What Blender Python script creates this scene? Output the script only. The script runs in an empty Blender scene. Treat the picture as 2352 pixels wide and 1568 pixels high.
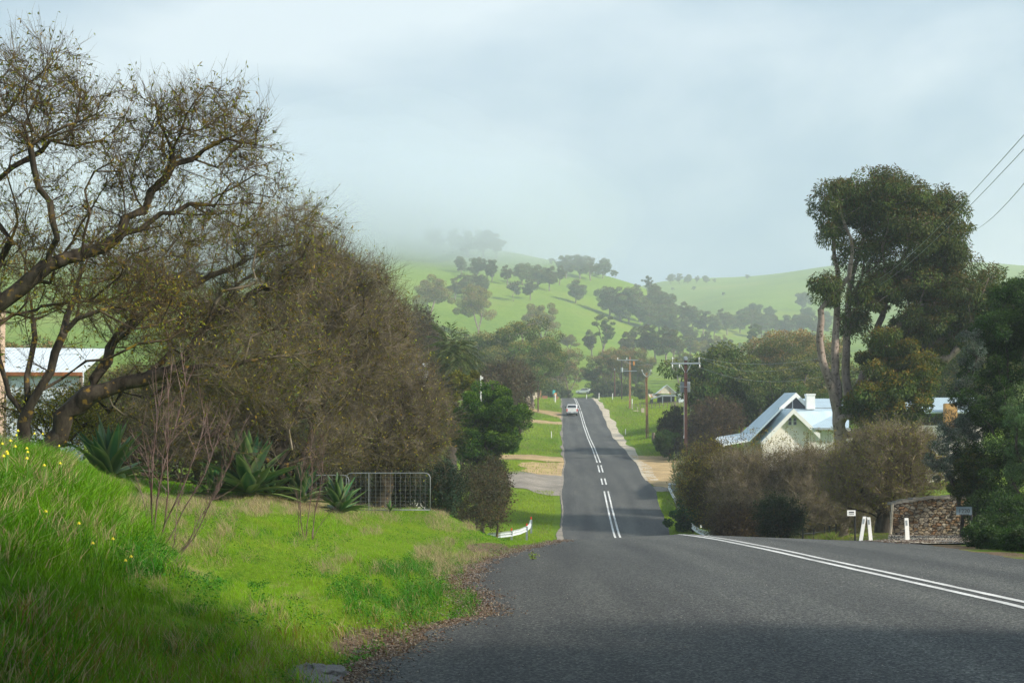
import bpy, math, random
import numpy as np
from mathutils import Vector, Matrix

# ------------------------------------------------------------------ camera, sky, sun
SC = bpy.context.scene
F = 3267.0            # focal length in pixels of a 2352 px wide picture
H = 1.6               # eye height
HZ = 1080.0           # row of the horizon
cam_d = bpy.data.cameras.new('camera')
cam = bpy.data.objects.new('camera', cam_d)
SC.collection.objects.link(cam)
cam.location = (0, 0, H)
cam.rotation_euler = (math.radians(90), 0, 0)
cam_d.sensor_width = 36.0
cam_d.lens = 36.0 * F / 2352.0
cam_d.shift_y = (HZ - 784.0) / 2352.0
cam_d.clip_start = 0.1
cam_d.clip_end = 9000
SC.camera = cam

SUN = Vector((0.75, -0.41, 0.52)).normalized()
W = bpy.data.worlds.new('World'); SC.world = W; W.use_nodes = True
nt = W.node_tree; nt.nodes.clear()
def N(nt, t, **kw):
    n = nt.nodes.new(t)
    for k, v in kw.items():
        if k.startswith('_'): setattr(n, k[1:], v)
        else: n.inputs[k.replace('__', ' ')].default_value = v
    return n
def ramp(nt, stops, interp='LINEAR'):
    n = nt.nodes.new('ShaderNodeValToRGB'); cr = n.color_ramp; cr.interpolation = interp
    while len(cr.elements) < len(stops): cr.elements.new(0.5)
    for e, (p, c) in zip(cr.elements, stops):
        e.position = p; e.color = (c[0], c[1], c[2], 1) if len(c) == 3 else c
    return n
sky = N(nt, 'ShaderNodeTexSky', _sky_type='NISHITA', _sun_disc=False)
sky.sun_elevation = math.asin(SUN.z); sky.sun_rotation = math.atan2(SUN.x, SUN.y)
sky.altitude = 300; sky.air_density = 1.0; sky.dust_density = 1.5
tc = N(nt, 'ShaderNodeTexCoord')
mp = N(nt, 'ShaderNodeMapping'); mp.inputs['Scale'].default_value = (1.0, 1.0, 2.3)
nt.links.new(tc.outputs['Generated'], mp.inputs['Vector'])
no = N(nt, 'ShaderNodeTexNoise', Scale=2.1, Detail=7.0, Roughness=0.5, Distortion=0.25)
nt.links.new(mp.outputs[0], no.inputs['Vector'])
no2 = N(nt, 'ShaderNodeTexNoise', Scale=1.35, Detail=3.0, Roughness=0.45, Distortion=0.3)
nt.links.new(mp.outputs[0], no2.inputs['Vector'])
cov = ramp(nt, [(0.38, (0.5, 0.5, 0.5)), (0.56, (0.97, 0.97, 0.97))])      # cloud cover
nt.links.new(no2.outputs['Fac'], cov.inputs[0])
CL = 9.5
ccol = ramp(nt, [(0.38, (0.20, 0.33, 0.49)), (0.5, (0.38, 0.50, 0.61)), (0.62, (0.66, 0.74, 0.80))])
nt.links.new(no.outputs['Fac'], ccol.inputs[0])
sc_ = N(nt, 'ShaderNodeVectorMath', _operation='SCALE'); sc_.inputs['Scale'].default_value = CL
nt.links.new(ccol.outputs[0], sc_.inputs[0])
mx = N(nt, 'ShaderNodeMix', _data_type='RGBA')
nt.links.new(cov.outputs[0], mx.inputs[0]); nt.links.new(sky.outputs[0], mx.inputs[6]); nt.links.new(sc_.outputs[0], mx.inputs[7])
bg = N(nt, 'ShaderNodeBackground'); bg.inputs['Strength'].default_value = 0.1
nt.links.new(mx.outputs[2], bg.inputs['Color'])
out = N(nt, 'ShaderNodeOutputWorld'); nt.links.new(bg.outputs[0], out.inputs['Surface'])

sl = bpy.data.lights.new('sun', 'SUN'); so = bpy.data.objects.new('sun', sl); SC.collection.objects.link(so)
sl.energy = 5.0; sl.angle = math.radians(3.5); sl.color = (1.0, 0.93, 0.82)
so.rotation_euler = SUN.to_track_quat('Z', 'Y').to_euler(); so.location = (40, -20, 60)
SC.view_settings.view_transform = 'Standard'; SC.view_settings.look = 'None'
SC.view_settings.exposure = 0.45; SC.view_settings.gamma = 1.0
SC.cycles.max_bounces = 5; SC.cycles.diffuse_bounces = 3; SC.cycles.transmission_bounces = 3
SC.cycles.volume_bounces = 3; SC.cycles.transparent_max_bounces = 6
SC.cycles.use_adaptive_sampling = True; SC.cycles.adaptive_threshold = 0.02
try:
    SC.cycles.use_denoising = True; SC.cycles.denoiser = 'OPENIMAGEDENOISE'
except Exception: pass

# ------------------------------------------------------------------ helpers
COL = SC.collection
rng = np.random.default_rng(7)
def P(u, v, Y):
    """world point seen at column u, row v (of a 2352 x 1568 picture) at distance Y"""
    return np.array([(u - 1176.0) * Y / F, Y, H + (HZ - v) * Y / F])
def tag(o, label=None, cat=None, group=None, kind=None):
    if label: o['label'] = label
    if cat: o['category'] = cat
    if group: o['group'] = group
    if kind: o['kind'] = kind
    return o
def empty(name, loc, label=None, cat=None, group=None, rz=0.0):
    o = bpy.data.objects.new(name, None); COL.objects.link(o); o.location = tuple(loc); o.rotation_euler = (0, 0, rz)
    o.empty_display_size = 0.3
    return tag(o, label, cat, group)
def mk(name, V, Fc, mat, parent=None, col=None, smooth=False, loc=None):
    """one mesh object from arrays; Fc a list of index arrays (k,3) or (k,4)"""
    me = bpy.data.meshes.new(name)
    V = np.asarray(V, dtype=np.float32)
    if not isinstance(Fc, list): Fc = [Fc]
    Fc = [np.asarray(f, dtype=np.int32) for f in Fc if len(f)]
    me.vertices.add(len(V)); me.vertices.foreach_set('co', V.ravel())
    li = np.concatenate([f.ravel() for f in Fc]); tot = np.concatenate([np.full(len(f), f.shape[1], np.int32) for f in Fc])
    st = np.concatenate([[0], np.cumsum(tot)[:-1]]).astype(np.int32)
    me.loops.add(len(li)); me.loops.foreach_set('vertex_index', li)
    me.polygons.add(len(tot)); me.polygons.foreach_set('loop_start', st)
    me.update(calc_edges=True)
    if smooth: me.polygons.foreach_set('use_smooth', np.ones(len(tot), dtype=bool))
    if col is not None:
        c = np.ones((len(V), 4), dtype=np.float32); c[:, :3] = col
        a = me.color_attributes.new('Col', 'FLOAT_COLOR', 'POINT'); a.data.foreach_set('color', c.ravel())
    if mat: me.materials.append(mat)
    o = bpy.data.objects.new(name, me); COL.objects.link(o)
    if parent: o.parent = parent
    if loc is not None: o.location = tuple(loc)
    return o
class MB:
    """collects simple solids into one mesh"""
    def __init__(s): s.v = []; s.f = []; s.n = 0
    def add(s, V, Fs):
        s.v.append(np.asarray(V, float))
        for f in Fs: s.f.append([i + s.n for i in f])
        s.n += len(V); return s
    def box(s, c, d, rz=0.0, R=None):
        x, y, z = d[0] / 2, d[1] / 2, d[2] / 2
        V = np.array([[i, j, k] for i in (-x, x) for j in (-y, y) for k in (-z, z)])
        if R is not None: V = V @ np.array(R).T
        elif rz:
            c_, s_ = math.cos(rz), math.sin(rz); V = V @ np.array([[c_, s_, 0], [-s_, c_, 0], [0, 0, 1]])
        return s.add(V + np.array(c), [(0, 1, 3, 2), (4, 6, 7, 5), (0, 4, 5, 1), (2, 3, 7, 6), (0, 2, 6, 4), (1, 5, 7, 3)])
    def tube(s, pts, r, k=8, cap=True):
        pts = np.asarray(pts, float); n = len(pts); r = np.broadcast_to(np.asarray(r, float), (n,))
        T = np.gradient(pts, axis=0); T /= np.linalg.norm(T, axis=1)[:, None] + 1e-9
        ref = np.array([0.31, 0.12, 0.94]) if abs(T[0][2]) < 0.8 else np.array([0.94, 0.2, 0.1])
        V = []
        for i in range(n):
            a = np.cross(T[i], ref); a /= np.linalg.norm(a); b = np.cross(T[i], a)
            for j in range(k):
                t = 2 * math.pi * j / k; V.append(pts[i] + r[i] * (math.cos(t) * a + math.sin(t) * b))
        Fs = [(i * k + j, i * k + (j + 1) % k, (i + 1) * k + (j + 1) % k, (i + 1) * k + j) for i in range(n - 1) for j in range(k)]
        if cap: Fs += [tuple(range(k))[::-1], tuple((n - 1) * k + j for j in range(k))]
        return s.add(V, Fs)
    def prism(s, poly, a, b):
        """poly: (n,3) outline; extruded by vector b-a"""
        poly = np.asarray(poly, float); n = len(poly)
        V = np.concatenate([poly + np.array(a), poly + np.array(b)])
        return s.add(V, [tuple(range(n))[::-1], tuple(range(n, 2 * n))] + [(i, (i + 1) % n, n + (i + 1) % n, n + i) for i in range(n)])
    def slab(s, quad, t):
        """a thick plate under a quad"""
        q = np.asarray(quad, float); nrm = np.cross(q[1] - q[0], q[2] - q[0]); nrm /= np.linalg.norm(nrm)
        if nrm[2] < 0: nrm = -nrm
        return s.prism(q, (0, 0, 0), -nrm * t)
    def build(s, name, mat, parent=None, smooth=False, bevel=0.0):
        me = bpy.data.meshes.new(name); me.from_pydata([tuple(x) for x in np.concatenate(s.v)], [], s.f); me.materials.append(mat)
        import bmesh
        bm = bmesh.new(); bm.from_mesh(me); bmesh.ops.recalc_face_normals(bm, faces=bm.faces); bm.to_mesh(me); bm.free()
        if smooth: me.polygons.foreach_set('use_smooth', [True] * len(me.polygons))
        o = bpy.data.objects.new(name, me); COL.objects.link(o)
        if bevel:
            m = o.modifiers.new('bevel', 'BEVEL'); m.width = bevel; m.segments = 2; m.limit_method = 'ANGLE'
        if parent: o.parent = parent
        return o
def copy_tree(o, parent=None, **kw):
    c = o.copy(); COL.objects.link(c); c.parent = parent
    for k, v in kw.items(): setattr(c, k, v)
    for ch in CHILDREN.get(o.name, []): copy_tree(ch, c)
    return c
CHILDREN = {}
def reg(root):
    for ch in [x for x in COL.objects if x.parent == root]:
        CHILDREN.setdefault(root.name, []).append(ch); reg(ch)
ORD = ['first', 'second', 'third', 'fourth', 'fifth', 'sixth', 'seventh', 'eighth', 'ninth', 'tenth', 'eleventh', 'twelfth', 'thirteenth', 'fourteenth', 'fifteenth', 'sixteenth', 'seventeenth', 'eighteenth', 'nineteenth', 'twentieth']
NUM = ['one', 'two', 'three', 'four', 'five', 'six', 'seven', 'eight', 'nine', 'ten', 'eleven', 'twelve', 'thirteen', 'fourteen', 'fifteen', 'sixteen', 'seventeen', 'eighteen', 'nineteen', 'twenty']

# ------------------------------------------------------------------ materials
def mat(name):
    m = bpy.data.materials.new(name); m.use_nodes = True
    t = m.node_tree; b = t.nodes['Principled BSDF']
    return m, t, b
def simple(name, c, rough=0.6, metal=0.0, noise=0.0, scale=8.0, bump=0.0, spec=0.5, stretch=(1, 1, 1)):
    m, t, b = mat(name)
    b.inputs['Roughness'].default_value = rough; b.inputs['Metallic'].default_value = metal
    b.inputs['Specular IOR Level'].default_value = spec
    if noise or bump:
        tcn = t.nodes.new('ShaderNodeTexCoord'); mpn = t.nodes.new('ShaderNodeMapping'); mpn.inputs['Scale'].default_value = stretch
        t.links.new(tcn.outputs['Object'], mpn.inputs[0])
        n = N(t, 'ShaderNodeTexNoise', Scale=scale, Detail=6.0, Roughness=0.6); t.links.new(mpn.outputs[0], n.inputs['Vector'])
        r = ramp(t, [(0.3, [x * (1 - noise) for x in c]), (0.7, [min(1, x * (1 + noise)) for x in c])])
        t.links.new(n.outputs['Fac'], r.inputs[0]); t.links.new(r.outputs[0], b.inputs['Base Color'])
        if bump:
            bp = N(t, 'ShaderNodeBump', Strength=bump, Distance=0.05); t.links.new(n.outputs['Fac'], bp.inputs['Height']); t.links.new(bp.outputs[0], b.inputs['Normal'])
    else: b.inputs['Base Color'].default_value = (*c, 1)
    return m
def corrugated(name, c, pitch=0.09, axis='X', noise=0.12, rough=0.45, metal=0.3, rust=None):
    m, t, b = mat(name); b.inputs['Roughness'].default_value = rough; b.inputs['Metallic'].default_value = metal
    tcn = t.nodes.new('ShaderNodeTexCoord')
    w = N(t, 'ShaderNodeTexWave', _wave_type='BANDS', _bands_direction=axis, Scale=0.314 / pitch); t.links.new(tcn.outputs['Object'], w.inputs['Vector'])
    n = N(t, 'ShaderNodeTexNoise', Scale=1.2, Detail=5.0); t.links.new(tcn.outputs['Object'], n.inputs['Vector'])
    r = ramp(t, [(0.3, [x * (1 - noise) for x in c]), (0.7, [min(1, x * (1 + noise)) for x in c])]); t.links.new(n.outputs['Fac'], r.inputs[0])
    col = r.outputs[0]
    if rust:
        n2 = N(t, 'ShaderNodeTexNoise', Scale=rust[1], Detail=3.0); mpn = t.nodes.new('ShaderNodeMapping'); mpn.inputs['Scale'].default_value = rust[2]
        t.links.new(tcn.outputs['Object'], mpn.inputs[0]); t.links.new(mpn.outputs[0], n2.inputs['Vector'])
        r2 = ramp(t, [(rust[3], (0, 0, 0)), (rust[3] + 0.06, (1, 1, 1))]); t.links.new(n2.outputs['Fac'], r2.inputs[0])
        x = N(t, 'ShaderNodeMix', _data_type='RGBA'); t.links.new(r2.outputs[0], x.inputs[0]); t.links.new(col, x.inputs[6]); x.inputs[7].default_value = (*rust[0], 1)
        col = x.outputs[2]
    t.links.new(col, b.inputs['Base Color'])
    bp = N(t, 'ShaderNodeBump', Strength=0.9, Distance=0.03); bp.inputs['Strength'].default_value = 0.35; t.links.new(w.outputs['Fac'], bp.inputs['Height']); t.links.new(bp.outputs[0], b.inputs['Normal'])
    return m
def foliage(name, transl=0.35, rough=0.55, vary=0.25, spec=0.25):
    m = bpy.data.materials.new(name); m.use_nodes = True; t = m.node_tree; t.nodes.clear()
    a = N(t, 'ShaderNodeAttribute', _attribute_name='Col')
    oi = t.nodes.new('ShaderNodeObjectInfo')
    mr = N(t, 'ShaderNodeMapRange'); mr.inputs['To Min'].default_value = 1 - vary; mr.inputs['To Max'].default_value = 1 + vary
    t.links.new(oi.outputs['Random'], mr.inputs['Value'])
    hs = N(t, 'ShaderNodeHueSaturation'); t.links.new(a.outputs['Color'], hs.inputs['Color']); t.links.new(mr.outputs[0], hs.inputs['Value'])
    b = N(t, 'ShaderNodeBsdfPrincipled', Roughness=rough); b.inputs['Specular IOR Level'].default_value = spec
    t.links.new(hs.outputs[0], b.inputs['Base Color'])
    tr = t.nodes.new('ShaderNodeBsdfTranslucent'); t.links.new(hs.outputs[0], tr.inputs['Color'])
    mxs = N(t, 'ShaderNodeMixShader', Fac=transl); t.links.new(b.outputs[0], mxs.inputs[1]); t.links.new(tr.outputs[0], mxs.inputs[2])
    o = t.nodes.new('ShaderNodeOutputMaterial'); t.links.new(mxs.outputs[0], o.inputs[0])
    return m
def barkmat(name, c1, c2, spot=None, sc=6.0, th=0.62):
    m, t, b = mat(name); b.inputs['Roughness'].default_value = 0.9; b.inputs['Specular IOR Level'].default_value = 0.15
    tcn = t.nodes.new('ShaderNodeTexCoord'); mpn = t.nodes.new('ShaderNodeMapping'); mpn.inputs['Scale'].default_value = (1, 1, 0.35)
    t.links.new(tcn.outputs['Object'], mpn.inputs[0])
    n = N(t, 'ShaderNodeTexNoise', Scale=sc, Detail=6.0, Roughness=0.65); t.links.new(mpn.outputs[0], n.inputs['Vector'])
    r = ramp(t, [(0.35, c1), (0.68, c2)]); t.links.new(n.outputs['Fac'], r.inputs[0]); col = r.outputs[0]
    if spot:
        n2 = N(t, 'ShaderNodeTexNoise', Scale=6.5, Detail=6.0); t.links.new(tcn.outputs['Object'], n2.inputs['Vector'])
        r2 = ramp(t, [(th, (0, 0, 0)), (th + 0.06, (1, 1, 1))]); t.links.new(n2.outputs['Fac'], r2.inputs[0])
        x = N(t, 'ShaderNodeMix', _data_type='RGBA'); t.links.new(r2.outputs[0], x.inputs[0]); t.links.new(col, x.inputs[6]); x.inputs[7].default_value = (*spot, 1); col = x.outputs[2]
    t.links.new(col, b.inputs['Base Color'])
    bp = N(t, 'ShaderNodeBump', Strength=0.7, Distance=0.03); t.links.new(n.outputs['Fac'], bp.inputs['Height']); t.links.new(bp.outputs[0], b.inputs['Normal'])
    return m
M = {}
M['leaf'] = foliage('leaves'); M['grass'] = foliage('grass_blades', 0.4, 0.5, 0.0, 0.2)
M['agave'] = foliage('agave_leaf', 0.1, 0.42, 0.0, 0.4)
M['bark_lichen'] = barkmat('lichen_bark', (0.018, 0.014, 0.010), (0.085, 0.07, 0.052), (0.22, 0.14, 0.03), 7.0, 0.6)
M['twig_grey'] = barkmat('grey_twig', (0.03, 0.025, 0.016), (0.27, 0.225, 0.165), (0.17, 0.14, 0.02), 3.0, 0.55)
M['twig_pale'] = barkmat('pale_twig', (0.06, 0.045, 0.03), (0.38, 0.315, 0.215), (0.22, 0.18, 0.03), 3.0, 0.57)
M['twig_brown'] = barkmat('brown_twig', (0.022, 0.017, 0.011), (0.15, 0.11, 0.07), (0.20, 0.14, 0.02), 3.0, 0.56)
M['twig_red'] = barkmat('red_twig', (0.10, 0.055, 0.045), (0.27, 0.19, 0.17), None, 6.0)
M['bark_gum'] = barkmat('pale_gum_bark', (0.17, 0.13, 0.105), (0.38, 0.31, 0.26), (0.10, 0.07, 0.05), 3.0, 0.58)
M['bark_dark'] = barkmat('dark_bark', (0.035, 0.028, 0.022), (0.10, 0.085, 0.07))
M['white'] = simple('white_paint', (0.8, 0.8, 0.76), 0.5, noise=0.05, scale=3)
M['cream'] = simple('cream_boards', (0.88, 0.82, 0.74), 0.6, noise=0.04, scale=2)
M['black'] = simple('black', (0.02, 0.02, 0.02), 0.5)
M['glass'] = simple('dark_glass', (0.015, 0.02, 0.03), 0.08, spec=0.8)
M['galv'] = simple('galvanised_steel', (0.36, 0.40, 0.42), 0.42, 0.6, noise=0.15, scale=6)
M['steel'] = simple('grey_steel', (0.32, 0.36, 0.38), 0.5, 0.4, noise=0.2, scale=5)
M['rail'] = simple('guard_rail_steel', (0.62, 0.66, 0.66), 0.5, 0.25, noise=0.12, scale=4)
M['pole_rust'] = simple('rusty_steel_pole', (0.10, 0.035, 0.022), 0.75, noise=0.4, scale=3, bump=0.3)
M['pole_tan'] = simple('tan_stobie_pole', (0.27, 0.15, 0.07), 0.8, noise=0.35, scale=2, bump=0.3)
M['wood'] = simple('weathered_timber', (0.20, 0.16, 0.12), 0.9, noise=0.4, scale=5, bump=0.5, stretch=(1, 1, 0.2))
M['concrete'] = simple('old_concrete', (0.22, 0.20, 0.17), 0.9, noise=0.4, scale=4, bump=0.6)
M['rust'] = simple('rusty_iron', (0.26, 0.10, 0.04), 0.85, noise=0.4, scale=5)
M['red'] = simple('red_reflector', (0.85, 0.03, 0.015), 0.35)
M['orange'] = simple('orange_plastic', (0.8, 0.28, 0.02), 0.5)
M['teal'] = simple('teal_sign_face', (0.05, 0.42, 0.42), 0.5)
M['blue'] = simple('blue_sign_face', (0.02, 0.16, 0.55), 0.5)
M['roof'] = corrugated('pale_blue_corrugated_iron', (0.50, 0.62, 0.68), 0.15, 'X', 0.08)
M['roofY'] = corrugated('pale_blue_corrugated_iron_side', (0.50, 0.62, 0.68), 0.15, 'Y', 0.08)
M['roofwhite'] = corrugated('pale_corrugated_iron', (0.72, 0.78, 0.80), 0.15, 'X', 0.06)
M['rustiron'] = corrugated('rust_streaked_iron', (0.62, 0.56, 0.40), 0.12, 'X', 0.2, 0.8, 0.0, ((0.42, 0.17, 0.05), 2.0, (1.0, 0.1, 0.12), 0.5))
M['boards'] = corrugated('white_boards', (0.75, 0.76, 0.68), 0.2, 'X', 0.04, 0.6, 0.0)
M['brick'] = simple('orange_brick', (0.42, 0.24, 0.08), 0.85, noise=0.3, scale=9)
M['tyre'] = simple('tyre_rubber', (0.02, 0.02, 0.02), 0.85)
M['carpaint'] = simple('white_car_paint', (0.82, 0.82, 0.82), 0.25, spec=0.6)
M['soil'] = simple('bare_soil', (0.20, 0.13, 0.08), 0.95, noise=0.3, scale=6, bump=0.5)

def ground_material():
    m, t, b = mat('ground_grass'); b.inputs['Roughness'].default_value = 0.95; b.inputs['Specular IOR Level'].default_value = 0.1
    g = t.nodes.new('ShaderNodeNewGeometry'); a = N(t, 'ShaderNodeAttribute', _attribute_name='Col')
    sp = t.nodes.new('ShaderNodeSeparateColor'); t.links.new(a.outputs['Color'], sp.inputs[0])
    n1 = N(t, 'ShaderNodeTexNoise', Scale=0.012, Detail=8.0, Roughness=0.62); n2 = N(t, 'ShaderNodeTexNoise', Scale=0.35, Detail=8.0, Roughness=0.65)
    n3 = N(t, 'ShaderNodeTexNoise', Scale=9.0, Detail=5.0, Roughness=0.7)
    for n in (n1, n2, n3): t.links.new(g.outputs['Position'], n.inputs['Vector'])
    r1 = ramp(t, [(0.3, (0.11, 0.20, 0.012)), (0.5, (0.18, 0.28, 0.02)), (0.72, (0.30, 0.31, 0.06))]); t.links.new(n1.outputs['Fac'], r1.inputs[0])
    r2 = ramp(t, [(0.28, (0.06, 0.12, 0.006)), (0.5, (0.14, 0.25, 0.01)), (0.66, (0.24, 0.30, 0.02)), (0.8, (0.32, 0.28, 0.10))]); t.links.new(n2.outputs['Fac'], r2.inputs[0])
    x = N(t, 'ShaderNodeMix', _data_type='RGBA'); x.inputs[0].default_value = 0.45
    t.links.new(r1.outputs[0], x.inputs[6]); t.links.new(r2.outputs[0], x.inputs[7])
    r3 = ramp(t, [(0.3, (0.55, 0.55, 0.5)), (0.7, (1.25, 1.25, 1.2))]); t.links.new(n3.outputs['Fac'], r3.inputs[0])
    y = N(t, 'ShaderNodeMix', _data_type='RGBA', _blend_type='MULTIPLY'); y.inputs[0].default_value = 1.0
    t.links.new(x.outputs[2], y.inputs[6]); t.links.new(r3.outputs[0], y.inputs[7])
    # dry grass (red channel), bare litter (green channel)
    ad = N(t, 'ShaderNodeMath', _operation='ADD'); t.links.new(sp.outputs[0], ad.inputs[0])
    s3 = N(t, 'ShaderNodeMath', _operation='MULTIPLY_ADD'); t.links.new(n2.outputs['Fac'], s3.inputs[0]); s3.inputs[1].default_value = 1.6; s3.inputs[2].default_value = -0.8; t.links.new(s3.outputs[0], ad.inputs[1])
    rd = ramp(t, [(0.35, (0, 0, 0)), (0.75, (1, 1, 1))]); t.links.new(ad.outputs[0], rd.inputs[0])
    z = N(t, 'ShaderNodeMix', _data_type='RGBA'); t.links.new(rd.outputs[0], z.inputs[0]); t.links.new(y.outputs[2], z.inputs[6]); z.inputs[7].default_value = (0.30, 0.24, 0.13, 1)
    ad2 = N(t, 'ShaderNodeMath', _operation='ADD'); t.links.new(sp.outputs[1], ad2.inputs[0]); t.links.new(s3.outputs[0], ad2.inputs[1])
    rs = ramp(t, [(0.4, (0, 0, 0)), (0.6, (1, 1, 1))]); t.links.new(ad2.outputs[0], rs.inputs[0])
    rl = ramp(t, [(0.35, (0.08, 0.055, 0.035)), (0.6, (0.22, 0.155, 0.10)), (0.75, (0.36, 0.30, 0.23))]); t.links.new(n3.outputs['Fac'], rl.inputs[0])
    w = N(t, 'ShaderNodeMix', _data_type='RGBA'); t.links.new(rs.outputs[0], w.inputs[0]); t.links.new(z.outputs[2], w.inputs[6]); t.links.new(rl.outputs[0], w.inputs[7])
    t.links.new(w.outputs[2], b.inputs['Base Color'])
    bp = N(t, 'ShaderNodeBump', Strength=0.8, Distance=0.12); t.links.new(n3.outputs['Fac'], bp.inputs['Height']); t.links.new(bp.outputs[0], b.inputs['Normal'])
    return m
def asphalt_material():
    m, t, b = mat('worn_asphalt'); b.inputs['Roughness'].default_value = 0.82; b.inputs['Specular IOR Level'].default_value = 0.3
    g = t.nodes.new('ShaderNodeNewGeometry')
    mq = t.nodes.new('ShaderNodeMapping'); mq.inputs['Scale'].default_value = (1, 0.12, 1); t.links.new(g.outputs['Position'], mq.inputs[0])
    n1 = N(t, 'ShaderNodeTexNoise', Scale=0.4, Detail=6.0, Roughness=0.6); t.links.new(mq.outputs[0], n1.inputs['Vector'])
    n2 = N(t, 'ShaderNodeTexVoronoi', Scale=48.0); t.links.new(g.outputs['Position'], n2.inputs['Vector'])
    n3 = N(t, 'ShaderNodeTexNoise', Scale=22.0, Detail=6.0, Roughness=0.8); t.links.new(g.outputs['Position'], n3.inputs['Vector'])
    mpn = t.nodes.new('ShaderNodeMapping'); mpn.inputs['Scale'].default_value = (1.2, 0.05, 1); t.links.new(g.outputs['Position'], mpn.inputs[0])
    n4 = N(t, 'ShaderNodeTexNoise', Scale=0.8, Detail=4.0); t.links.new(mpn.outputs[0], n4.inputs['Vector'])
    r1 = ramp(t, [(0.3, (0.042, 0.044, 0.045)), (0.7, (0.066, 0.068, 0.066))]); t.links.new(n1.outputs['Fac'], r1.inputs[0])
    r4 = ramp(t, [(0.35, (0.82, 0.82, 0.83)), (0.65, (1.22, 1.22, 1.18))]); t.links.new(n4.outputs['Fac'], r4.inputs[0])
    y = N(t, 'ShaderNodeMix', _data_type='RGBA', _blend_type='MULTIPLY'); y.inputs[0].default_value = 1.0
    t.links.new(r1.outputs[0], y.inputs[6]); t.links.new(r4.outputs[0], y.inputs[7])
    r2 = ramp(t, [(0.0, (0.45, 0.45, 0.45)), (0.3, (0.8, 0.8, 0.8)), (0.62, (1.5, 1.5, 1.45)), (0.9, (3.4, 3.3, 3.0))]); t.links.new(n2.outputs['Color'], r2.inputs[0])
    y2 = N(t, 'ShaderNodeMix', _data_type='RGBA', _blend_type='MULTIPLY'); y2.inputs[0].default_value = 0.95
    t.links.new(y.outputs[2], y2.inputs[6]); t.links.new(r2.outputs[0], y2.inputs[7])
    r3 = ramp(t, [(0.3, (0.6, 0.6, 0.6)), (0.7, (1.4, 1.4, 1.4))]); t.links.new(n3.outputs['Fac'], r3.inputs[0])
    y3 = N(t, 'ShaderNodeMix', _data_type='RGBA', _blend_type='MULTIPLY'); y3.inputs[0].default_value = 0.8
    t.links.new(y2.outputs[2], y3.inputs[6]); t.links.new(r3.outputs[0], y3.inputs[7])
    at = N(t, 'ShaderNodeAttribute', _attribute_name='Col'); sx = t.nodes.new('ShaderNodeSeparateColor'); t.links.new(at.outputs['Color'], sx.inputs[0])
    wob = N(t, 'ShaderNodeMath', _operation='MULTIPLY_ADD'); t.links.new(n1.outputs['Fac'], wob.inputs[0]); wob.inputs[1].default_value = 0.03; t.links.new(sx.outputs[0], wob.inputs[2])
    k = lambda m_: .5 + m_ / 12 + .015
    tr = ramp(t, [(k(-5.2), (.82, .80, .78)), (k(-2.9), (1.0, 1.0, 1.0)), (k(-2.4), (1.22, 1.21, 1.18)), (k(-1.7), (.9, .9, .9)), (k(-.9), (1.2, 1.19, 1.16)), (k(-.2), (.88, .88, .88)), (k(.9), (1.2, 1.19, 1.16)), (k(1.7), (.9, .9, .9)), (k(2.4), (1.22, 1.21, 1.18)), (k(2.9), (1, 1, 1)), (k(5.2), (.82, .8, .78))])
    t.links.new(wob.outputs[0], tr.inputs[0])
    y4 = N(t, 'ShaderNodeMix', _data_type='RGBA', _blend_type='MULTIPLY'); y4.inputs[0].default_value = 0.8
    t.links.new(y3.outputs[2], y4.inputs[6]); t.links.new(tr.outputs[0], y4.inputs[7])
    t.links.new(y4.outputs[2], b.inputs['Base Color'])
    bp = N(t, 'ShaderNodeBump', Strength=1.0, Distance=0.02); t.links.new(n3.outputs['Fac'], bp.inputs['Height']); t.links.new(bp.outputs[0], b.inputs['Normal'])
    return m
def gravel(name, c, sc=14.0):
    m, t, b = mat(name); b.inputs['Roughness'].default_value = 0.95; b.inputs['Specular IOR Level'].default_value = 0.15
    g = t.nodes.new('ShaderNodeNewGeometry')
    n1 = N(t, 'ShaderNodeTexNoise', Scale=0.5, Detail=6.0, Roughness=0.6); n3 = N(t, 'ShaderNodeTexNoise', Scale=sc, Detail=6.0, Roughness=0.8)
    t.links.new(g.outputs['Position'], n1.inputs['Vector']); t.links.new(g.outputs['Position'], n3.inputs['Vector'])
    r1 = ramp(t, [(0.3, [x * 0.72 for x in c]), (0.68, [x * 1.25 for x in c])]); t.links.new(n1.outputs['Fac'], r1.inputs[0])
    r3 = ramp(t, [(0.3, (0.6, 0.6, 0.6)), (0.7, (1.35, 1.35, 1.35))]); t.links.new(n3.outputs['Fac'], r3.inputs[0])
    y = N(t, 'ShaderNodeMix', _data_type='RGBA', _blend_type='MULTIPLY'); y.inputs[0].default_value = 1.0
    t.links.new(r1.outputs[0], y.inputs[6]); t.links.new(r3.outputs[0], y.inputs[7]); t.links.new(y.outputs[2], b.inputs['Base Color'])
    bp = N(t, 'ShaderNodeBump', Strength=0.8, Distance=0.03); t.links.new(n3.outputs['Fac'], bp.inputs['Height']); t.links.new(bp.outputs[0], b.inputs['Normal'])
    return m
M['ground'] = ground_material(); M['asphalt'] = asphalt_material()
M['gate'] = simple('dull_gate_tube', (0.19, 0.21, 0.22), 0.55, 0.3, noise=.2)
M['gravel_tan'] = gravel('tan_gravel', (0.46, 0.33, 0.17)); M['gravel_grey'] = gravel('grey_gravel', (0.27, 0.24, 0.20))
M['gravel_white'] = gravel('pale_gravel', (0.52, 0.45, 0.34)); M['line'] = gravel('line_paint', (0.70, 0.70, 0.67), 40.0)
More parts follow.
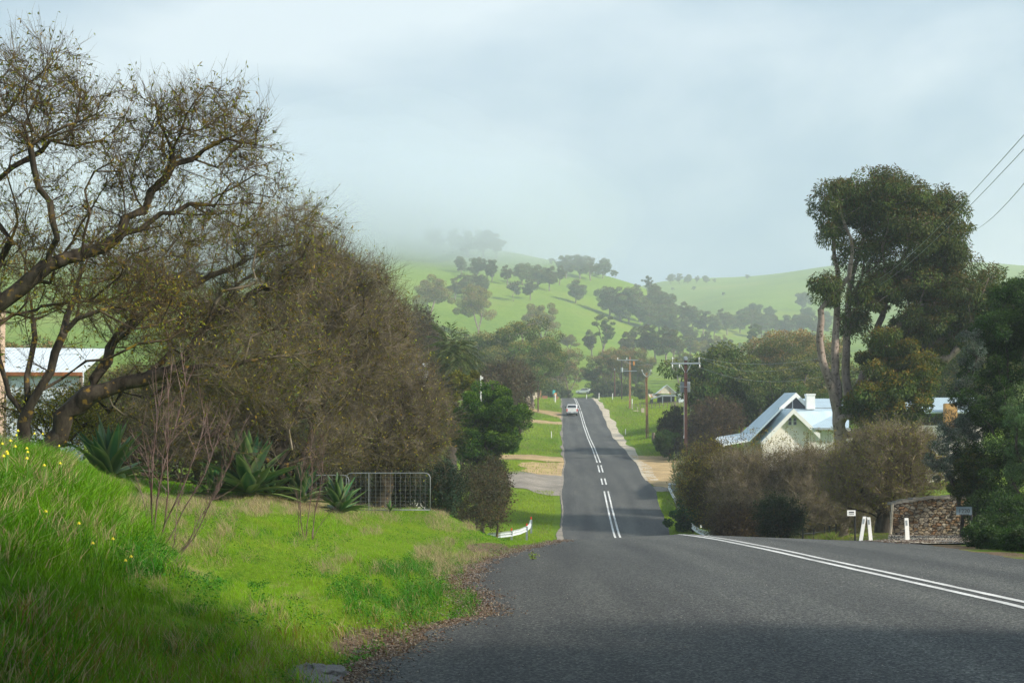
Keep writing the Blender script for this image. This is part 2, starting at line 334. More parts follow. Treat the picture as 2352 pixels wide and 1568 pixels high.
def wear(m):
    t = m.node_tree; b = t.nodes['Principled BSDF']; src = b.inputs['Base Color'].links[0].from_socket; g = t.nodes.new('ShaderNodeNewGeometry')
    n = N(t, 'ShaderNodeTexNoise', Scale=30.0, Detail=6.0, Roughness=0.75); t.links.new(g.outputs['Position'], n.inputs['Vector']); r = ramp(t, [(.33, (0, 0, 0)), (.43, (1, 1, 1))]); t.links.new(n.outputs['Fac'], r.inputs[0])
    x = N(t, 'ShaderNodeMix', _data_type='RGBA'); t.links.new(r.outputs[0], x.inputs[0]); x.inputs[6].default_value = (.10, .10, .10, 1); t.links.new(src, x.inputs[7]); t.links.new(x.outputs[2], b.inputs['Base Color'])
wear(M['line'])
def stone_material():
    m, t, b = mat('fieldstone'); b.inputs['Roughness'].default_value = 0.9
    tcn = t.nodes.new('ShaderNodeTexCoord'); mpn = t.nodes.new('ShaderNodeMapping'); mpn.inputs['Scale'].default_value = (1, 1, 1.5); t.links.new(tcn.outputs['Object'], mpn.inputs[0])
    nz = N(t, 'ShaderNodeTexNoise', Scale=5.0, Detail=3.0); t.links.new(mpn.outputs[0], nz.inputs['Vector'])
    va = N(t, 'ShaderNodeMix', _data_type='RGBA'); va.inputs[0].default_value = 0.12; t.links.new(mpn.outputs[0], va.inputs[6]); t.links.new(nz.outputs['Color'], va.inputs[7])
    v1 = N(t, 'ShaderNodeTexVoronoi', Scale=6.5); v2 = N(t, 'ShaderNodeTexVoronoi', _feature='DISTANCE_TO_EDGE', Scale=6.5)
    for v in (v1, v2): t.links.new(va.outputs[2], v.inputs['Vector'])
    sp = t.nodes.new('ShaderNodeSeparateColor'); t.links.new(v1.outputs['Color'], sp.inputs[0])
    r = ramp(t, [(0.0, (0.11, 0.08, 0.05)), (0.25, (0.26, 0.15, 0.07)), (0.45, (0.34, 0.27, 0.17)), (0.65, (0.20, 0.18, 0.15)), (0.82, (0.46, 0.40, 0.30)), (1.0, (0.15, 0.11, 0.07))]); t.links.new(sp.outputs[0], r.inputs[0])
    r2 = ramp(t, [(0.0, (0.10, 0.09, 0.08)), (0.09, (1, 1, 1))]); t.links.new(v2.outputs['Distance'], r2.inputs[0])
    y = N(t, 'ShaderNodeMix', _data_type='RGBA', _blend_type='MULTIPLY'); y.inputs[0].default_value = 1.0
    t.links.new(r.outputs[0], y.inputs[6]); t.links.new(r2.outputs[0], y.inputs[7]); t.links.new(y.outputs[2], b.inputs['Base Color'])
    bp = N(t, 'ShaderNodeBump', Strength=1.0, Distance=0.08); t.links.new(r2.outputs[0], bp.inputs['Height']); t.links.new(bp.outputs[0], b.inputs['Normal'])
    return m
M['stone'] = stone_material()

# ------------------------------------------------------------------ the lie of the land
_py = np.array([-60, -20, 10, 17, 24, 30, 38, 45, 52, 62, 72, 80, 88, 98, 112, 125, 138, 160, 187, 215, 243, 270, 305, 330, 350, 380, 420])
_pz = np.array([.1, .06, .05, 0, -.05, -.1, -.22, -.40, -.85, -1.7, -2.45, -2.6, -2.2, -1.35, 0.02, 1.25, 2.4, 4.1, 5.85, 8.5, 11.6, 14.1, 16.9, 18.4, 18.9, 18.9, 18.9])
_gy = np.arange(-60, 420, 0.5); _gz = np.interp(_gy, _py, _pz)
_k = np.hanning(13); _k /= _k.sum(); _gz = np.convolve(np.pad(_gz, 6, mode='edge'), _k, mode='valid')
def prof(Y): return np.interp(Y, _gy, _gz)
_c = np.array([(-60, 6.0), (17, 6.1), (27, 5.75), (45, 5.4), (85, 6.3), (112, 7.4), (138, 8.4), (187, 10.1), (243, 11.7), (300, 13.4), (345, 14.6), (420, 16.5)])
_l = np.array([(-60, -1.3), (10.7, -1.1), (11.9, -1.0), (13.75, -.74), (16.3, -.15), (20.9, -.74), (26.8, -.6), (36, .5), (44, 1.5), (60, 2.2), (85, 2.9), (98, 3.35), (112, 3.8), (138, 5.0), (187, 6.5), (243, 8.5), (300, 10.4), (345, 11.9), (420, 13)])
_r = np.array([(-60, 10), (20, 9.5), (30, 10.1), (40, 11.4), (47, 12.0), (56, 11), (70, 9.9), (85, 9.5), (98, 10.4), (112, 11.3), (122, 11.5), (138, 12.1), (157, 12.6), (187, 13.5), (215, 14.5), (243, 15.5), (300, 17.4), (345, 19), (420, 22)])
def xc(Y): return np.interp(Y, _c[:, 0], _c[:, 1])
def xl(Y): return np.interp(Y, _l[:, 0], _l[:, 1]) + np.clip(45 / np.maximum(Y, 1), 0, 1) ** 2 * (0.07 * np.sin(Y * 2.1) + 0.05 * np.sin(Y * 5.3)) + .05 * np.sin(Y * .33)
def xr(Y): return np.interp(Y, _r[:, 0], _r[:, 1]) + np.clip(45 / np.maximum(Y, 1), 0, 1) ** 2 * (0.06 * np.sin(Y * 1.7) + 0.05 * np.sin(Y * 4.1)) + .07 * np.sin(Y * .29)
def roadz(x, Y):
    w = np.interp(Y, [18, 44, 55, 85], [0, 1, 1, .25]); d = x - xc(Y)
    return prof(Y) - w * (0.05 * np.clip(-d, 0, 6) + 0.037 * np.clip(d, 0, 8))
_cp = []
def C(u, v, Y): _cp.append((u, math.log(Y), HZ - v))
def Z(x, z, Y): _cp.append((1176 + x * F / Y, math.log(Y), (z - H) * F / Y))
for y in (8, 12, 17, 24, 32, 40, 46, 60, 75, 88, 100, 112, 125, 140, 165, 190, 220, 250, 280, 310, 340):
    Z(float(xl(y)) - 0.8, float(roadz(xl(y), y)) - .02, y); Z(float(xr(y)) + 0.8, float(roadz(xr(y), y)) - .02, y)
for a in [(600, 1568, 9.8), (300, 1568, 8.8), (0, 1568, 7.6), (-300, 1568, 7), (0, 1400, 8.4), (300, 1400, 10.5), (600, 1400, 13), (800, 1400, 15),
          (0, 1200, 9.8), (200, 1200, 12), (-300, 1200, 9), (-300, 1050, 11), (0, 1075, 11.8), (100, 1075, 13), (330, 1160, 22), (450, 1176, 25), (0, 1050, 14), (0, 1052, 17), (100, 1058, 14.5), (100, 1062, 18), (180, 1086, 15.5), (180, 1086, 20), (230, 1113, 17), (280, 1138, 19), (330, 1152, 26), (400, 1178, 23), (250, 1112, 26),
          (-300, 1035, 20), (0, 1050, 18), (0, 1045, 25), (150, 1060, 25), (265, 1112, 31), (500, 1150, 36), (580, 1125, 38), (720, 1160, 41), (987, 1173, 44), (850, 1172, 44), (300, 1100, 45),
          (360, 1252, 18.6), (390, 1288, 17.6), (700, 1230, 27), (550, 1300, 20), (800, 1350, 18), (1000, 1270, 31), (950, 1190, 42), (1060, 1198, 44), (1100, 1222, 45), (1140, 1240, 45.5),
          (600, 1150, 60), (850, 1190, 60), (0, 1045, 60), (1100, 1262, 72), (1150, 1252, 80), (1000, 1215, 85), (1215, 1240, 84), (1250, 1180, 97), (1180, 1160, 101), (1120, 1140, 108), (1180, 1098, 117), (1220, 1045, 146), (1100, 1090, 125),
          (900, 1080, 130), (600, 1050, 150), (0, 1000, 160), (1250, 1000, 195), (1230, 958, 228), (1215, 918, 290), (1100, 945, 250), (800, 940, 250),
          (2300, 1263, 33), (2200, 1250, 40), (2100, 1238, 49), (2100, 1230, 55), (1900, 1236, 52), (2200, 1225, 60), (1700, 1275, 62), (1620, 1275, 72), (1680, 1265, 80), (1590, 1232, 86), (1700, 1230, 92),
          (1560, 1150, 105), (1600, 1060, 140), (1700, 1060, 140), (1650, 1110, 115), (2000, 1130, 110), (2352, 1130, 90), (2700, 1200, 50), (1550, 1000, 178), (1500, 948, 235), (1555, 925, 262), (1630, 930, 250), (1800, 960, 200), (2200, 960, 200), (2700, 960, 200),
          (1300, 911, 350), (1400, 911, 350), (1480, 912, 330), (1340, 898, 400), (1200, 890, 400), (1500, 890, 400), (1330, 850, 470), (1330, 815, 530), (1300, 780, 590), (1200, 740, 650), (1100, 800, 540), (1000, 760, 560),
          (1000, 640, 760), (1200, 700, 700), (1330, 690, 760), (1450, 730, 760), (1550, 740, 800), (1450, 800, 640), (1560, 830, 560), (1700, 860, 480), (1900, 840, 480), (2200, 850, 450), (2200, 920, 300), (1800, 900, 330),
          (940, 545, 1000), (1040, 560, 990), (1180, 580, 960), (1300, 605, 950), (1400, 635, 950), (1480, 662, 960), (1540, 700, 980), (1600, 720, 1000), (1650, 780, 800), (1750, 720, 1050), (1850, 700, 1150), (1900, 790, 750), (1700, 690, 1200),
          (1520, 656, 1500), (1600, 652, 1500), (1700, 650, 1500), (1800, 634, 1500), (1900, 615, 1500), (2080, 601, 1500), (2260, 604, 1500), (2352, 611, 1500), (2700, 640, 1500), (2300, 700, 1000), (2300, 800, 650), (1650, 690, 1250),
          (1000, 590, 880), (1200, 630, 850), (1350, 655, 860), (1480, 760, 1150), (1400, 730, 1200), (1250, 700, 1250),
          (750, 520, 1000), (400, 610, 950), (0, 560, 850), (-400, 560, 850), (0, 700, 500), (0, 850, 300), (500, 850, 300), (500, 720, 600), (700, 600, 850), (-400, 850, 300), (-400, 700, 500)]: C(*a)
for u in range(-400, 2800, 320):
    s = 1000 if u < 1450 else 1500
    C(u, 720 if u < 1450 else 700, s * 1.55); C(u, 880, 3400)
_cp = np.array(_cp); _X = np.column_stack([(_cp[:, 0] - 1176) / 600, _cp[:, 1] * 1.5])
def _tps(d2): return 0.5 * d2 * np.log(d2 + 1e-12)
_n = len(_X); _d = ((_X[:, None] - _X[None]) ** 2).sum(2)
_A = np.zeros((_n + 3, _n + 3)); _A[:_n, :_n] = _tps(_d) + 2e-3 * np.eye(_n); _A[:_n, _n] = 1; _A[:_n, _n + 1:] = _X; _A[_n:, :_n] = _A[:_n, _n:].T
_W = np.linalg.solve(_A, np.concatenate([_cp[:, 2], np.zeros(3)]))
def ground(x, Y):
    x = np.atleast_1d(np.asarray(x, float)); Y = np.atleast_1d(np.asarray(Y, float)); x, Y = np.broadcast_arrays(x, Y); sh = x.shape
    x = x.ravel(); Y = Y.ravel(); Yc = np.clip(Y, 7.0, 3400)
    u = np.clip(1176 + x * F / Yc, -400, 2760)
    q = np.empty(len(x))
    for i in range(0, len(x), 20000):
        s = slice(i, i + 20000); a = np.column_stack([(u[s] - 1176) / 600, np.log(Yc[s]) * 1.5])
        d2 = ((a[:, None] - _X[None]) ** 2).sum(2); q[s] = _tps(d2) @ _W[:_n] + _W[_n] + a @ _W[_n + 1:]
    z = H + q * Yc / F
    L = xl(Y); R = xr(Y); d = np.maximum(np.maximum(L - x, x - R), 0)
    fw = np.where(x < xc(Y), np.interp(Y, [10, 25, 45, 80], [0.7, 1.0, 1.6, 3.0]), np.interp(Y, [10, 45, 80], [2.5, 2.5, 3.5]))
    w = np.clip(1 - d / fw, 0, 1); w = w * w * (3 - 2 * w); w = w * np.clip((400 - Y) / 40, 0, 1)
    rz = roadz(np.clip(x, L, R), Y) - 0.006 - 0.04 * np.clip(np.minimum(x - L, R - x) / .45, 0, 1)
    z = w * rz + (1 - w) * z
    z = z + (1 - w) * (np.sin(x * 1.3 + Y * .7) * np.sin(Y * 0.9 - x * .4) * 0.025 + np.sin(x * 3.9) * np.sin(Y * 3.1) * 0.01)
    return z.reshape(sh)
def gz(x, Y): return float(ground(x, Y)[0])
def hit(u, v, Y0=8.0, Y1=2500.0):
    """first point of the ground seen at (u, v) beyond distance Y0"""
    Ys = np.geomspace(Y0, Y1, 700); x = (u - 1176) * Ys / F; z = H + (HZ - v) * Ys / F
    g = ground(x, Ys); k = np.argmax(g >= z)
    if not (g >= z).any(): k = int(np.argmin(z - g))
    return np.array([x[k], Ys[k], g[k]])

def smask(x, Y, cu, cv, ru, rv):
    z = ground(x, Y); v = HZ - (z - H) * F / Y; u = 1176 + x * F / Y
    return np.clip(1.2 - ((u - cu) / ru) ** 2 - ((v - cv) / rv) ** 2, 0, 1)
# ground sheet
ys = np.concatenate([np.arange(-60, 6, 1.5), np.geomspace(6, 1950, 560)])
a_ = np.concatenate([np.linspace(-1.6, -0.42, 50)[:-1], np.linspace(-0.42, 0.42, 400), np.linspace(0.42, 1.6, 50)[1:]])
YY, AA = np.meshgrid(ys, a_, indexing='ij'); XX = AA * (np.maximum(YY, 0) + 10)
GZ = ground(XX, YY)
V = np.stack([XX, YY, GZ], -1).reshape(-1, 3); nr, nc = XX.shape
idx = np.arange(nr * nc).reshape(nr, nc)
Fg = np.stack([idx[:-1, :-1], idx[:-1, 1:], idx[1:, 1:], idx[1:, :-1]], -1).reshape(-1, 4)
gc = np.zeros((nr * nc, 3), np.float32)
Yf = np.maximum(V[:, 1], 6.0); uu = 1176 + V[:, 0] * F / Yf; vv = HZ - (V[:, 2] - H) * F / Yf
def el(cu, cv, ru, rv, y0, y1): return np.clip(1.3 - ((uu - cu) / ru) ** 2 - ((vv - cv) / rv) ** 2, 0, 1) * ((Yf > y0) & (Yf < y1))
near = V[:, 1] < 60
dl = np.interp(Yf, _l[:, 0], _l[:, 1]) - V[:, 0]
gc[:, 1] = np.maximum(np.clip(1.1 - dl / 0.55, 0, 1) * near * (dl > -.5), el(850, 1480, 120, 45, 8, 20) * .8)
gc[:, 1] = np.maximum(gc[:, 1], el(1120, 1258, 60, 14, 25, 50))
gc[:, 1] = np.maximum(gc[:, 1], 0.6 * ((V[:, 0] > np.interp(Yf, _r[:, 0], _r[:, 1]) - .3) & (V[:, 0] < np.interp(Yf, _r[:, 0], _r[:, 1]) + .9) & (V[:, 1] < 62) & (V[:, 1] > 5)))
gc[:, 0] = np.maximum.reduce([el(600, 1160, 220, 22, 22, 60) * .6, el(1050, 1195, 90, 30, 30, 60) * .5, el(450, 1260, 60, 60, 15, 25) * .3, el(1130, 790, 60, 30, 300, 700) * .6])
tag(mk('ground', V, Fg, M['ground'], col=gc, smooth=True), kind='structure')

def strip(name, Ys, fl, fr, zf, mt, n=8, off=0.0):
    Ys = np.asarray(Ys, float); a = np.linspace(0, 1, n); L = fl(Ys); R = fr(Ys)
    X = L[:, None] + (R - L)[:, None] * a[None]; Yg = np.repeat(Ys[:, None], n, 1)
    Zg = zf(X, Yg) + off
    V = np.stack([X, Yg, Zg], -1).reshape(-1, 3); i = np.arange(len(Ys) * n).reshape(len(Ys), n)
    return mk(name, V, np.stack([i[:-1, :-1], i[:-1, 1:], i[1:, 1:], i[1:, :-1]], -1).reshape(-1, 4), mt, smooth=True)
YR = np.concatenate([np.arange(-55, 8, 1.0), np.arange(8, 110, 0.25), np.arange(110, 372, 0.7)])
rd_ = tag(strip('road', YR, xl, xr, roadz, M['asphalt'], 44), kind='structure')
co_ = np.empty(len(rd_.data.vertices) * 3, np.float32); rd_.data.vertices.foreach_get('co', co_); co_ = co_.reshape(-1, 3); cl_ = np.ones((len(co_), 4), np.float32); cl_[:, 0] = (co_[:, 0] - xc(co_[:, 1])) / 12 + .5
at_ = rd_.data.color_attributes.new('Col', 'FLOAT_COLOR', 'POINT'); at_.data.foreach_set('color', cl_.ravel())
tag(strip('cross_road', np.arange(352, 361, 1.0), lambda y: xl(y) * 0 - 60.0, lambda y: xl(y) * 0 + 90.0, lambda X, Y: np.where(np.abs(X - 16) < 7, roadz(X, Y) + .01, ground(X, Y) + .12), M['asphalt'], 160), kind='structure')
# centre lines
def line(y0, y1, dx, w=0.12):
    n = max(3, int((y1 - y0) / 0.4)); Yl = np.linspace(y0, y1, n)
    A = []
    for i, y in enumerate(Yl):
        c = float(xc(y)) + dx
        for e in (-w / 2, w / 2):
            xx = c + e + rng.normal(0, 0.004); A.append((xx, y, float(roadz(xx, y)) + 0.006))
    i = np.arange(n - 1) * 2
    return np.array(A), np.stack([i, i + 1, i + 3, i + 2], -1)
Vl, Fl, o_ = [], [], 0
for (y0, y1) in [(4, 111.5), (116.5, 121.5), (127, 134.5), (137.5, 246), (250, 335)]:
    for dx in (-0.15, 0.15):
        v_, f_ = line(y0, y1, dx); Vl.append(v_); Fl.append(f_ + o_); o_ += len(v_)
for k in range(7):
    x0 = 14.9 + k * 1.1; A = [(x0, 349.2), (x0 + .6, 349.2), (x0 + .6, 349.8), (x0, 349.8)]
    Vl.append(np.array([(x, y, float(roadz(x, y)) + 0.012) for x, y in A])); Fl.append(np.array([[0, 1, 2, 3]]) + o_); o_ += 4
tag(mk('road_marking', np.concatenate(Vl), np.concatenate(Fl), M['line']), kind='structure')

# gravel and dirt: irregular draped sheets
def drape(name, quad, mt, n=40, off=0.035, jag=0.25):
    """quad: four (x, Y) corners; edges wobble"""
    q = np.array(quad, float); a = np.linspace(0, 1, n)
    s, t = np.meshgrid(a, a, indexing='ij')
    p = ((1 - s) * (1 - t))[..., None] * q[0] + (s * (1 - t))[..., None] * q[1] + (s * t)[..., None] * q[2] + ((1 - s) * t)[..., None] * q[3]
    e = jag * (np.sin(s * 17 + q[0][0]) + np.sin(s * 41 + 1.3) * .5) * (2 * t - 1); e2 = jag * (np.sin(t * 13 + q[0][1]) + np.sin(t * 37) * .5) * (2 * s - 1)
    p = p + np.stack([e2, e], -1)
    z = ground(p[..., 0], p[..., 1]) + off
    z = np.where((p[..., 0] > xl(p[..., 1])) & (p[..., 0] < xr(p[..., 1])), z - 0.05, z)
    i = np.arange(n * n).reshape(n, n)
    return mk(name, np.concatenate([p, z[..., None]], -1).reshape(-1, 3), np.stack([i[:-1, :-1], i[:-1, 1:], i[1:, 1:], i[1:, :-1]], -1).reshape(-1, 4), mt, smooth=True)
def g_(u, v): p = hit(u, v, 60); return (p[0], p[1])
tag(drape('gravel_driveway', [g_(1120, 1088), g_(1310, 1094), g_(1310, 1143), g_(1060, 1120)], M['gravel_grey'], jag=.35), kind='structure')
tag(drape('dirt_track', [g_(1130, 1046), g_(1310, 1052), g_(1310, 1062), g_(1130, 1056)], M['gravel_tan'], jag=.12), kind='structure')
tag(drape('dirt_patch', [g_(1190, 1062), g_(1310, 1062), g_(1310, 1094), g_(1215, 1092)], M['gravel_tan'], jag=.3, off=.03), kind='structure')
tag(drape('dirt_track', [g_(1200, 937), g_(1300, 950), g_(1300, 964), g_(1200, 942)], M['gravel_tan'], jag=.15), kind='structure')
tag(drape('dirt_track', [g_(1195, 964), g_(1296, 971), g_(1296, 976), g_(1195, 970)], M['gravel_tan'], jag=.1), kind='structure')
tag(drape('gravel_apron', [g_(1440, 1047), g_(1640, 1052), g_(1640, 1128), g_(1490, 1118)], M['gravel_tan'], jag=.3), kind='structure')
tag(drape('gravel_verge', [g_(1490, 1118), g_(1560, 1120), g_(1560, 1128), g_(1495, 1132)], M['gravel_grey'], jag=.2), kind='structure')
YS = np.arange(120, 345, 0.6)
tag(strip('gravel_shoulder', YS, lambda y: xr(y) - .15, lambda y: xr(y) + np.interp(y, [120, 150, 200, 300, 345], [0.9, 0.75, 1.2, .8, .7]) + .2 * np.sin(y * .21) + .1 * np.sin(y * .43 + 1), ground, M['gravel_white'], 6, .035), kind='structure')
YS = np.arange(66, 345, 0.6)
tag(strip('gravel_edge', YS, lambda y: xl(y) + .05 - .3 * np.clip(np.sin(y * .17) + .5 * np.sin(y * .39), 0, 1), lambda y: xl(y) + .15, ground, M['gravel_grey'], 4, .03), kind='structure')
tag(strip('gravel_margin', np.arange(38, 56, .3), lambda y: xr(y) - .1, lambda y: xr(y) + 5 + .3 * np.sin(y * 2), ground, M['gravel_white'], 14, .05), kind='structure')

# ------------------------------------------------------------------ plant builders
def skeleton(seeds, targets, step=0.5, droop=0.0, wob=0.12, tip=0.006, pw=0.5, r=None, pathw=0.25):
    """branching skeleton: seed polylines (first starts at the base) joined to every target. Returns points, parents, radii"""
    g = r or np.random.default_rng(1)
    cap = sum(len(s) for s in seeds) + int(len(targets) * 12) + 50
    Pn = np.zeros((cap, 3)); par = np.full(cap, -1, int); pl = np.zeros(cap); n = 0
    for s in seeds:
        s = np.asarray(s, float)
        # refine
        L = np.linalg.norm(np.diff(s, axis=0), axis=1); t = np.concatenate([[0], np.cumsum(L)]); m = max(2, int(t[-1] / step) + 1)
        tt = np.linspace(0, t[-1], m); q = np.stack([np.interp(tt, t, s[:, k]) for k in range(3)], 1)
        q[1:-1] += g.normal(0, wob * step * 0.5, q[1:-1].shape)
        start = -1
        if n: start = int(np.argmin(((Pn[:n] - q[0]) ** 2).sum(1)))
        for i, p in enumerate(q):
            if n + 1 >= cap: break
            Pn[n] = p; par[n] = start if i == 0 else n - 1; pl[n] = 0 if par[n] < 0 else pl[par[n]] + np.linalg.norm(p - Pn[par[n]]); n += 1
    T = np.asarray(targets, float); order = np.argsort(np.linalg.norm(T - Pn[0], axis=1) + g.normal(0, step, len(T)))
    ends = []
    for ti in order:
        t = T[ti]; d = np.sqrt(((Pn[:n] - t) ** 2).sum(1)); c = d + pathw * pl[:n]; b = int(np.argmin(c)); dist = d[b]
        k = max(1, min(10, int(dist / step))); p0 = Pn[b].copy()
        d0 = (p0 - Pn[par[b]]) if par[b] >= 0 else (t - p0); d0 = d0 / (np.linalg.norm(d0) + 1e-9) * dist * 0.35
        prev = b
        for j in range(1, k + 1):
            s = j / k; p = (1 - s) ** 2 * p0 + 2 * s * (1 - s) * (p0 + d0) + s * s * t
            if j < k: p = p + g.normal(0, wob * dist / k, 3); p[2] -= droop * dist * s * (1 - s)
            if n >= cap - 1: break
            Pn[n] = p; par[n] = prev; pl[n] = pl[prev] + np.linalg.norm(p - Pn[prev]); prev = n; n += 1
        ends.append(prev)
    Pn = Pn[:n]; par = par[:n]; w = np.zeros(n); w[ends] += 1
    for i in range(n - 1, 0, -1):
        if par[i] >= 0: w[par[i]] += w[i]
    rad = tip * np.maximum(w, 1) ** pw
    return Pn, par, rad, np.array(ends)
REFV = np.array([0.37, 0.83, 0.41])
def frames(T):
    a = np.cross(T, REFV); a /= np.linalg.norm(a, axis=1)[:, None] + 1e-9; b = np.cross(T, a); return a, b
def limb_mesh(Pn, par, rad, k=6, rmin=0.0, maxr=None):
    i = np.where((par >= 0) & (rad >= rmin))[0]; p = par[i]
    T = Pn[i] - Pn[p]; T /= np.linalg.norm(T, axis=1)[:, None] + 1e-9
    Tn = np.zeros_like(Pn); Tn[i] = T; Tp = Tn[p].copy(); z = np.linalg.norm(Tp, axis=1) < .5; Tp[z] = T[z]
    main = rad[i] > 0.72 * rad[p]
    T0 = np.where(main[:, None], Tp, T); R0 = np.where(main, rad[p], rad[i] * 1.1)
    V = []
    for (c, t, r_) in ((Pn[p], T0, R0), (Pn[i], T, rad[i])):
        a, b = frames(t)
        for j in range(k):
            an = 2 * math.pi * j / k; V.append(c + r_[:, None] * (math.cos(an) * a + math.sin(an) * b))
    V = np.stack(V, 1); m = len(i); base = (np.arange(m) * 2 * k)[:, None]
    Fq = np.stack([base + np.array([j, (j + 1) % k, k + (j + 1) % k, k + j])[None] for j in range(k)], 1).reshape(-1, 4)
    return V.reshape(-1, 3), Fq
def twig_lines(st, d, L, nseg, wander, up, g):
    n = len(st); pts = np.zeros((n, nseg + 1, 3)); pts[:, 0] = st; d = d / (np.linalg.norm(d, axis=1)[:, None] + 1e-9)
    for i in range(nseg):
        d = d + g.normal(0, wander, (n, 3)); d[:, 2] += up; d /= np.linalg.norm(d, axis=1)[:, None]
        pts[:, i + 1] = pts[:, i] + d * (L / nseg)[:, None]
    return pts
def twig_mesh(pts, r0, r1=0.3):
    n, m, _ = pts.shape; T = np.zeros_like(pts); T[:, :-1] = np.diff(pts, axis=1); T[:, -1] = T[:, -2]
    T /= np.linalg.norm(T, axis=2)[..., None] + 1e-9
    a = np.cross(T, REFV); a /= np.linalg.norm(a, axis=2)[..., None] + 1e-9; b = np.cross(T, a)
    rr = np.broadcast_to(np.asarray(r0), (n,))[:, None] * np.linspace(1, r1, m)[None]
    V = np.stack([pts + rr[..., None] * (math.cos(t) * a + math.sin(t) * b) for t in (0, 2.094, 4.189)], 2)
    i = (np.arange(n) * m * 3)[:, None] + (np.arange(m - 1) * 3)[None]; i = i.reshape(-1, 1)
    Fq = np.concatenate([i + np.array([j, (j + 1) % 3, 3 + (j + 1) % 3, 3 + j])[None] for j in range(3)])
    return V.reshape(-1, 3), Fq
def leaf_mesh(c, L, W_, g, d=None, cols=None, jit=0.25, droop=0.0, flat=0.0):
    """diamond leaves at c, lengths L (array), widths W_, optional direction d; cols (k,3) palette"""
    n = len(c)
    if d is None: d = g.normal(0, 1, (n, 3))
    else: d = d + g.normal(0, 0.45, (n, 3))
    d = d.copy(); d[:, 2] -= droop; d /= np.linalg.norm(d, axis=1)[:, None] + 1e-9
    s = np.cross(d, g.normal(0, 1, (n, 3)) * (1, 1, 1 - flat) + np.array([0, 0, flat * 3])); s /= np.linalg.norm(s, axis=1)[:, None] + 1e-9
    L = np.broadcast_to(L, (n,))[:, None] * g.uniform(.7, 1.3, (n, 1)); W_ = np.broadcast_to(W_, (n,))[:, None] * g.uniform(.8, 1.2, (n, 1)) * .5
    nn = np.cross(d, s)
    V = np.stack([c, c + d * L * .45 + s * W_ + nn * W_ * .25, c + d * L, c + d * L * .45 - s * W_ + nn * W_ * .25], 1).reshape(-1, 3)
    Fq = np.arange(n * 4).reshape(n, 4)
    cols = np.asarray(cols, float); k = cols[g.integers(0, len(cols), n)] * g.uniform(1 - jit, 1 + jit, (n, 1)) * g.uniform(.9, 1.1, (n, 3))
    return V, Fq, np.repeat(k, 4, 0)
def merge(parts):
    V, Fs, Cs, o = [], [], [], 0
    for p in parts:
        V.append(p[0]); Fs.append(p[1] + o); o += len(p[0])
        if len(p) > 2: Cs.append(p[2])
    return np.concatenate(V), np.concatenate(Fs), (np.concatenate(Cs) if Cs else None)
def in_ell(n, ells, g, shell=0.0):
    """n random points inside a union of ellipsoids [(c3, r3, weight)]"""
    w = np.array([e[2] if len(e) > 2 else e[1][0] * e[1][1] * e[1][2] for e in ells], float); w /= w.sum()
    k = g.choice(len(ells), n, p=w); d = g.normal(0, 1, (n, 3)); d /= np.linalg.norm(d, axis=1)[:, None]
    u = g.uniform(shell ** 3, 1, n) ** (1 / 3)
    c = np.array([e[0] for e in ells], float)[k]; r_ = np.array([e[1] for e in ells], float)[k]
    return c + d * u[:, None] * r_
def clumps_to_leaves(cc, cr, n_per, L, W_, g, cols, droop=0.0, topcols=None, flat=0.75, shell=.35):
    """leaf clumps: centres cc (k,3), radii cr (k,)"""
    k = len(cc); n = k * n_per; i = np.repeat(np.arange(k), n_per)
    d = g.normal(0, 1, (n, 3)); d /= np.linalg.norm(d, axis=1)[:, None]
    u = g.uniform(shell ** 3, 1, n) ** (1 / 3)
    off = d * u[:, None] * cr[i][:, None]; off[:, 2] *= flat
    c = cc[i] + off
    V, Fq, col = leaf_mesh(c, L, W_, g, d=d * .6, cols=cols, droop=droop)
    tint = g.uniform(.75, 1.25, (k, 1)) * g.uniform(.92, 1.08, (k, 3))
    col = col * np.repeat(tint[i], 4, 0)
    if topcols is not None:                      # new growth at the outside of each clump has its own colour
        tcol = np.asarray(topcols, float); m = (d[:, 2] + g.normal(0, .35, n) > 0.55)
        tc_ = tcol[g.integers(0, len(tcol), n)] * g.uniform(.8, 1.2, (n, 1)); col = np.where(np.repeat(m, 4)[:, None], np.repeat(tc_, 4, 0), col)
    return V, Fq, col
def spread(n, ells, g, dmin, shell=0.0):
    """points in ellipsoids kept apart"""
    p = in_ell(n * 6, ells, g, shell); keep = [p[0]]
    for q in p[1:]:
        if len(keep) >= n: break
        if min(((np.array(keep) - q) ** 2).sum(1)) > dmin * dmin: keep.append(q)
    return np.array(keep)
def plant(name, base, label, cat, wood, leaves, wm, lm=None, group=None, extra=None):
    """wood/leaves are lists of (V, F[, col]) in world coordinates; origin put at base"""
    root = empty(name, base, label, cat, group); b = np.asarray(base, float)
    if wood:
        V, Fq, _ = merge(wood); mk('trunk', V - b, Fq, wm, root, smooth=True)
    if leaves:
        V, Fq, c = merge(leaves); mk('crown', V - b, Fq, lm or M['leaf'], root, col=c)
    if extra: extra(root)
    return root

GUM = [(0.14, 0.20, 0.07), (0.18, 0.24, 0.085), (0.11, 0.165, 0.06), (0.23, 0.27, 0.10)]
GUM_O = [(0.14, 0.09, 0.03), (0.11, 0.10, 0.025), (0.16, 0.12, 0.04)]
OLIVE = [(0.15, 0.17, 0.035), (0.20, 0.21, 0.04), (0.11, 0.14, 0.03)]
GOLD = [(0.40, 0.33, 0.06), (0.32, 0.29, 0.06), (0.22, 0.24, 0.05)]
DARK = [(0.018, 0.045, 0.012), (0.03, 0.065, 0.015), (0.02, 0.038, 0.014)]
PINE = [(0.012, 0.035, 0.018), (0.02, 0.045, 0.02)]
BROWN = [(0.10, 0.06, 0.035), (0.07, 0.06, 0.03), (0.13, 0.09, 0.05)]

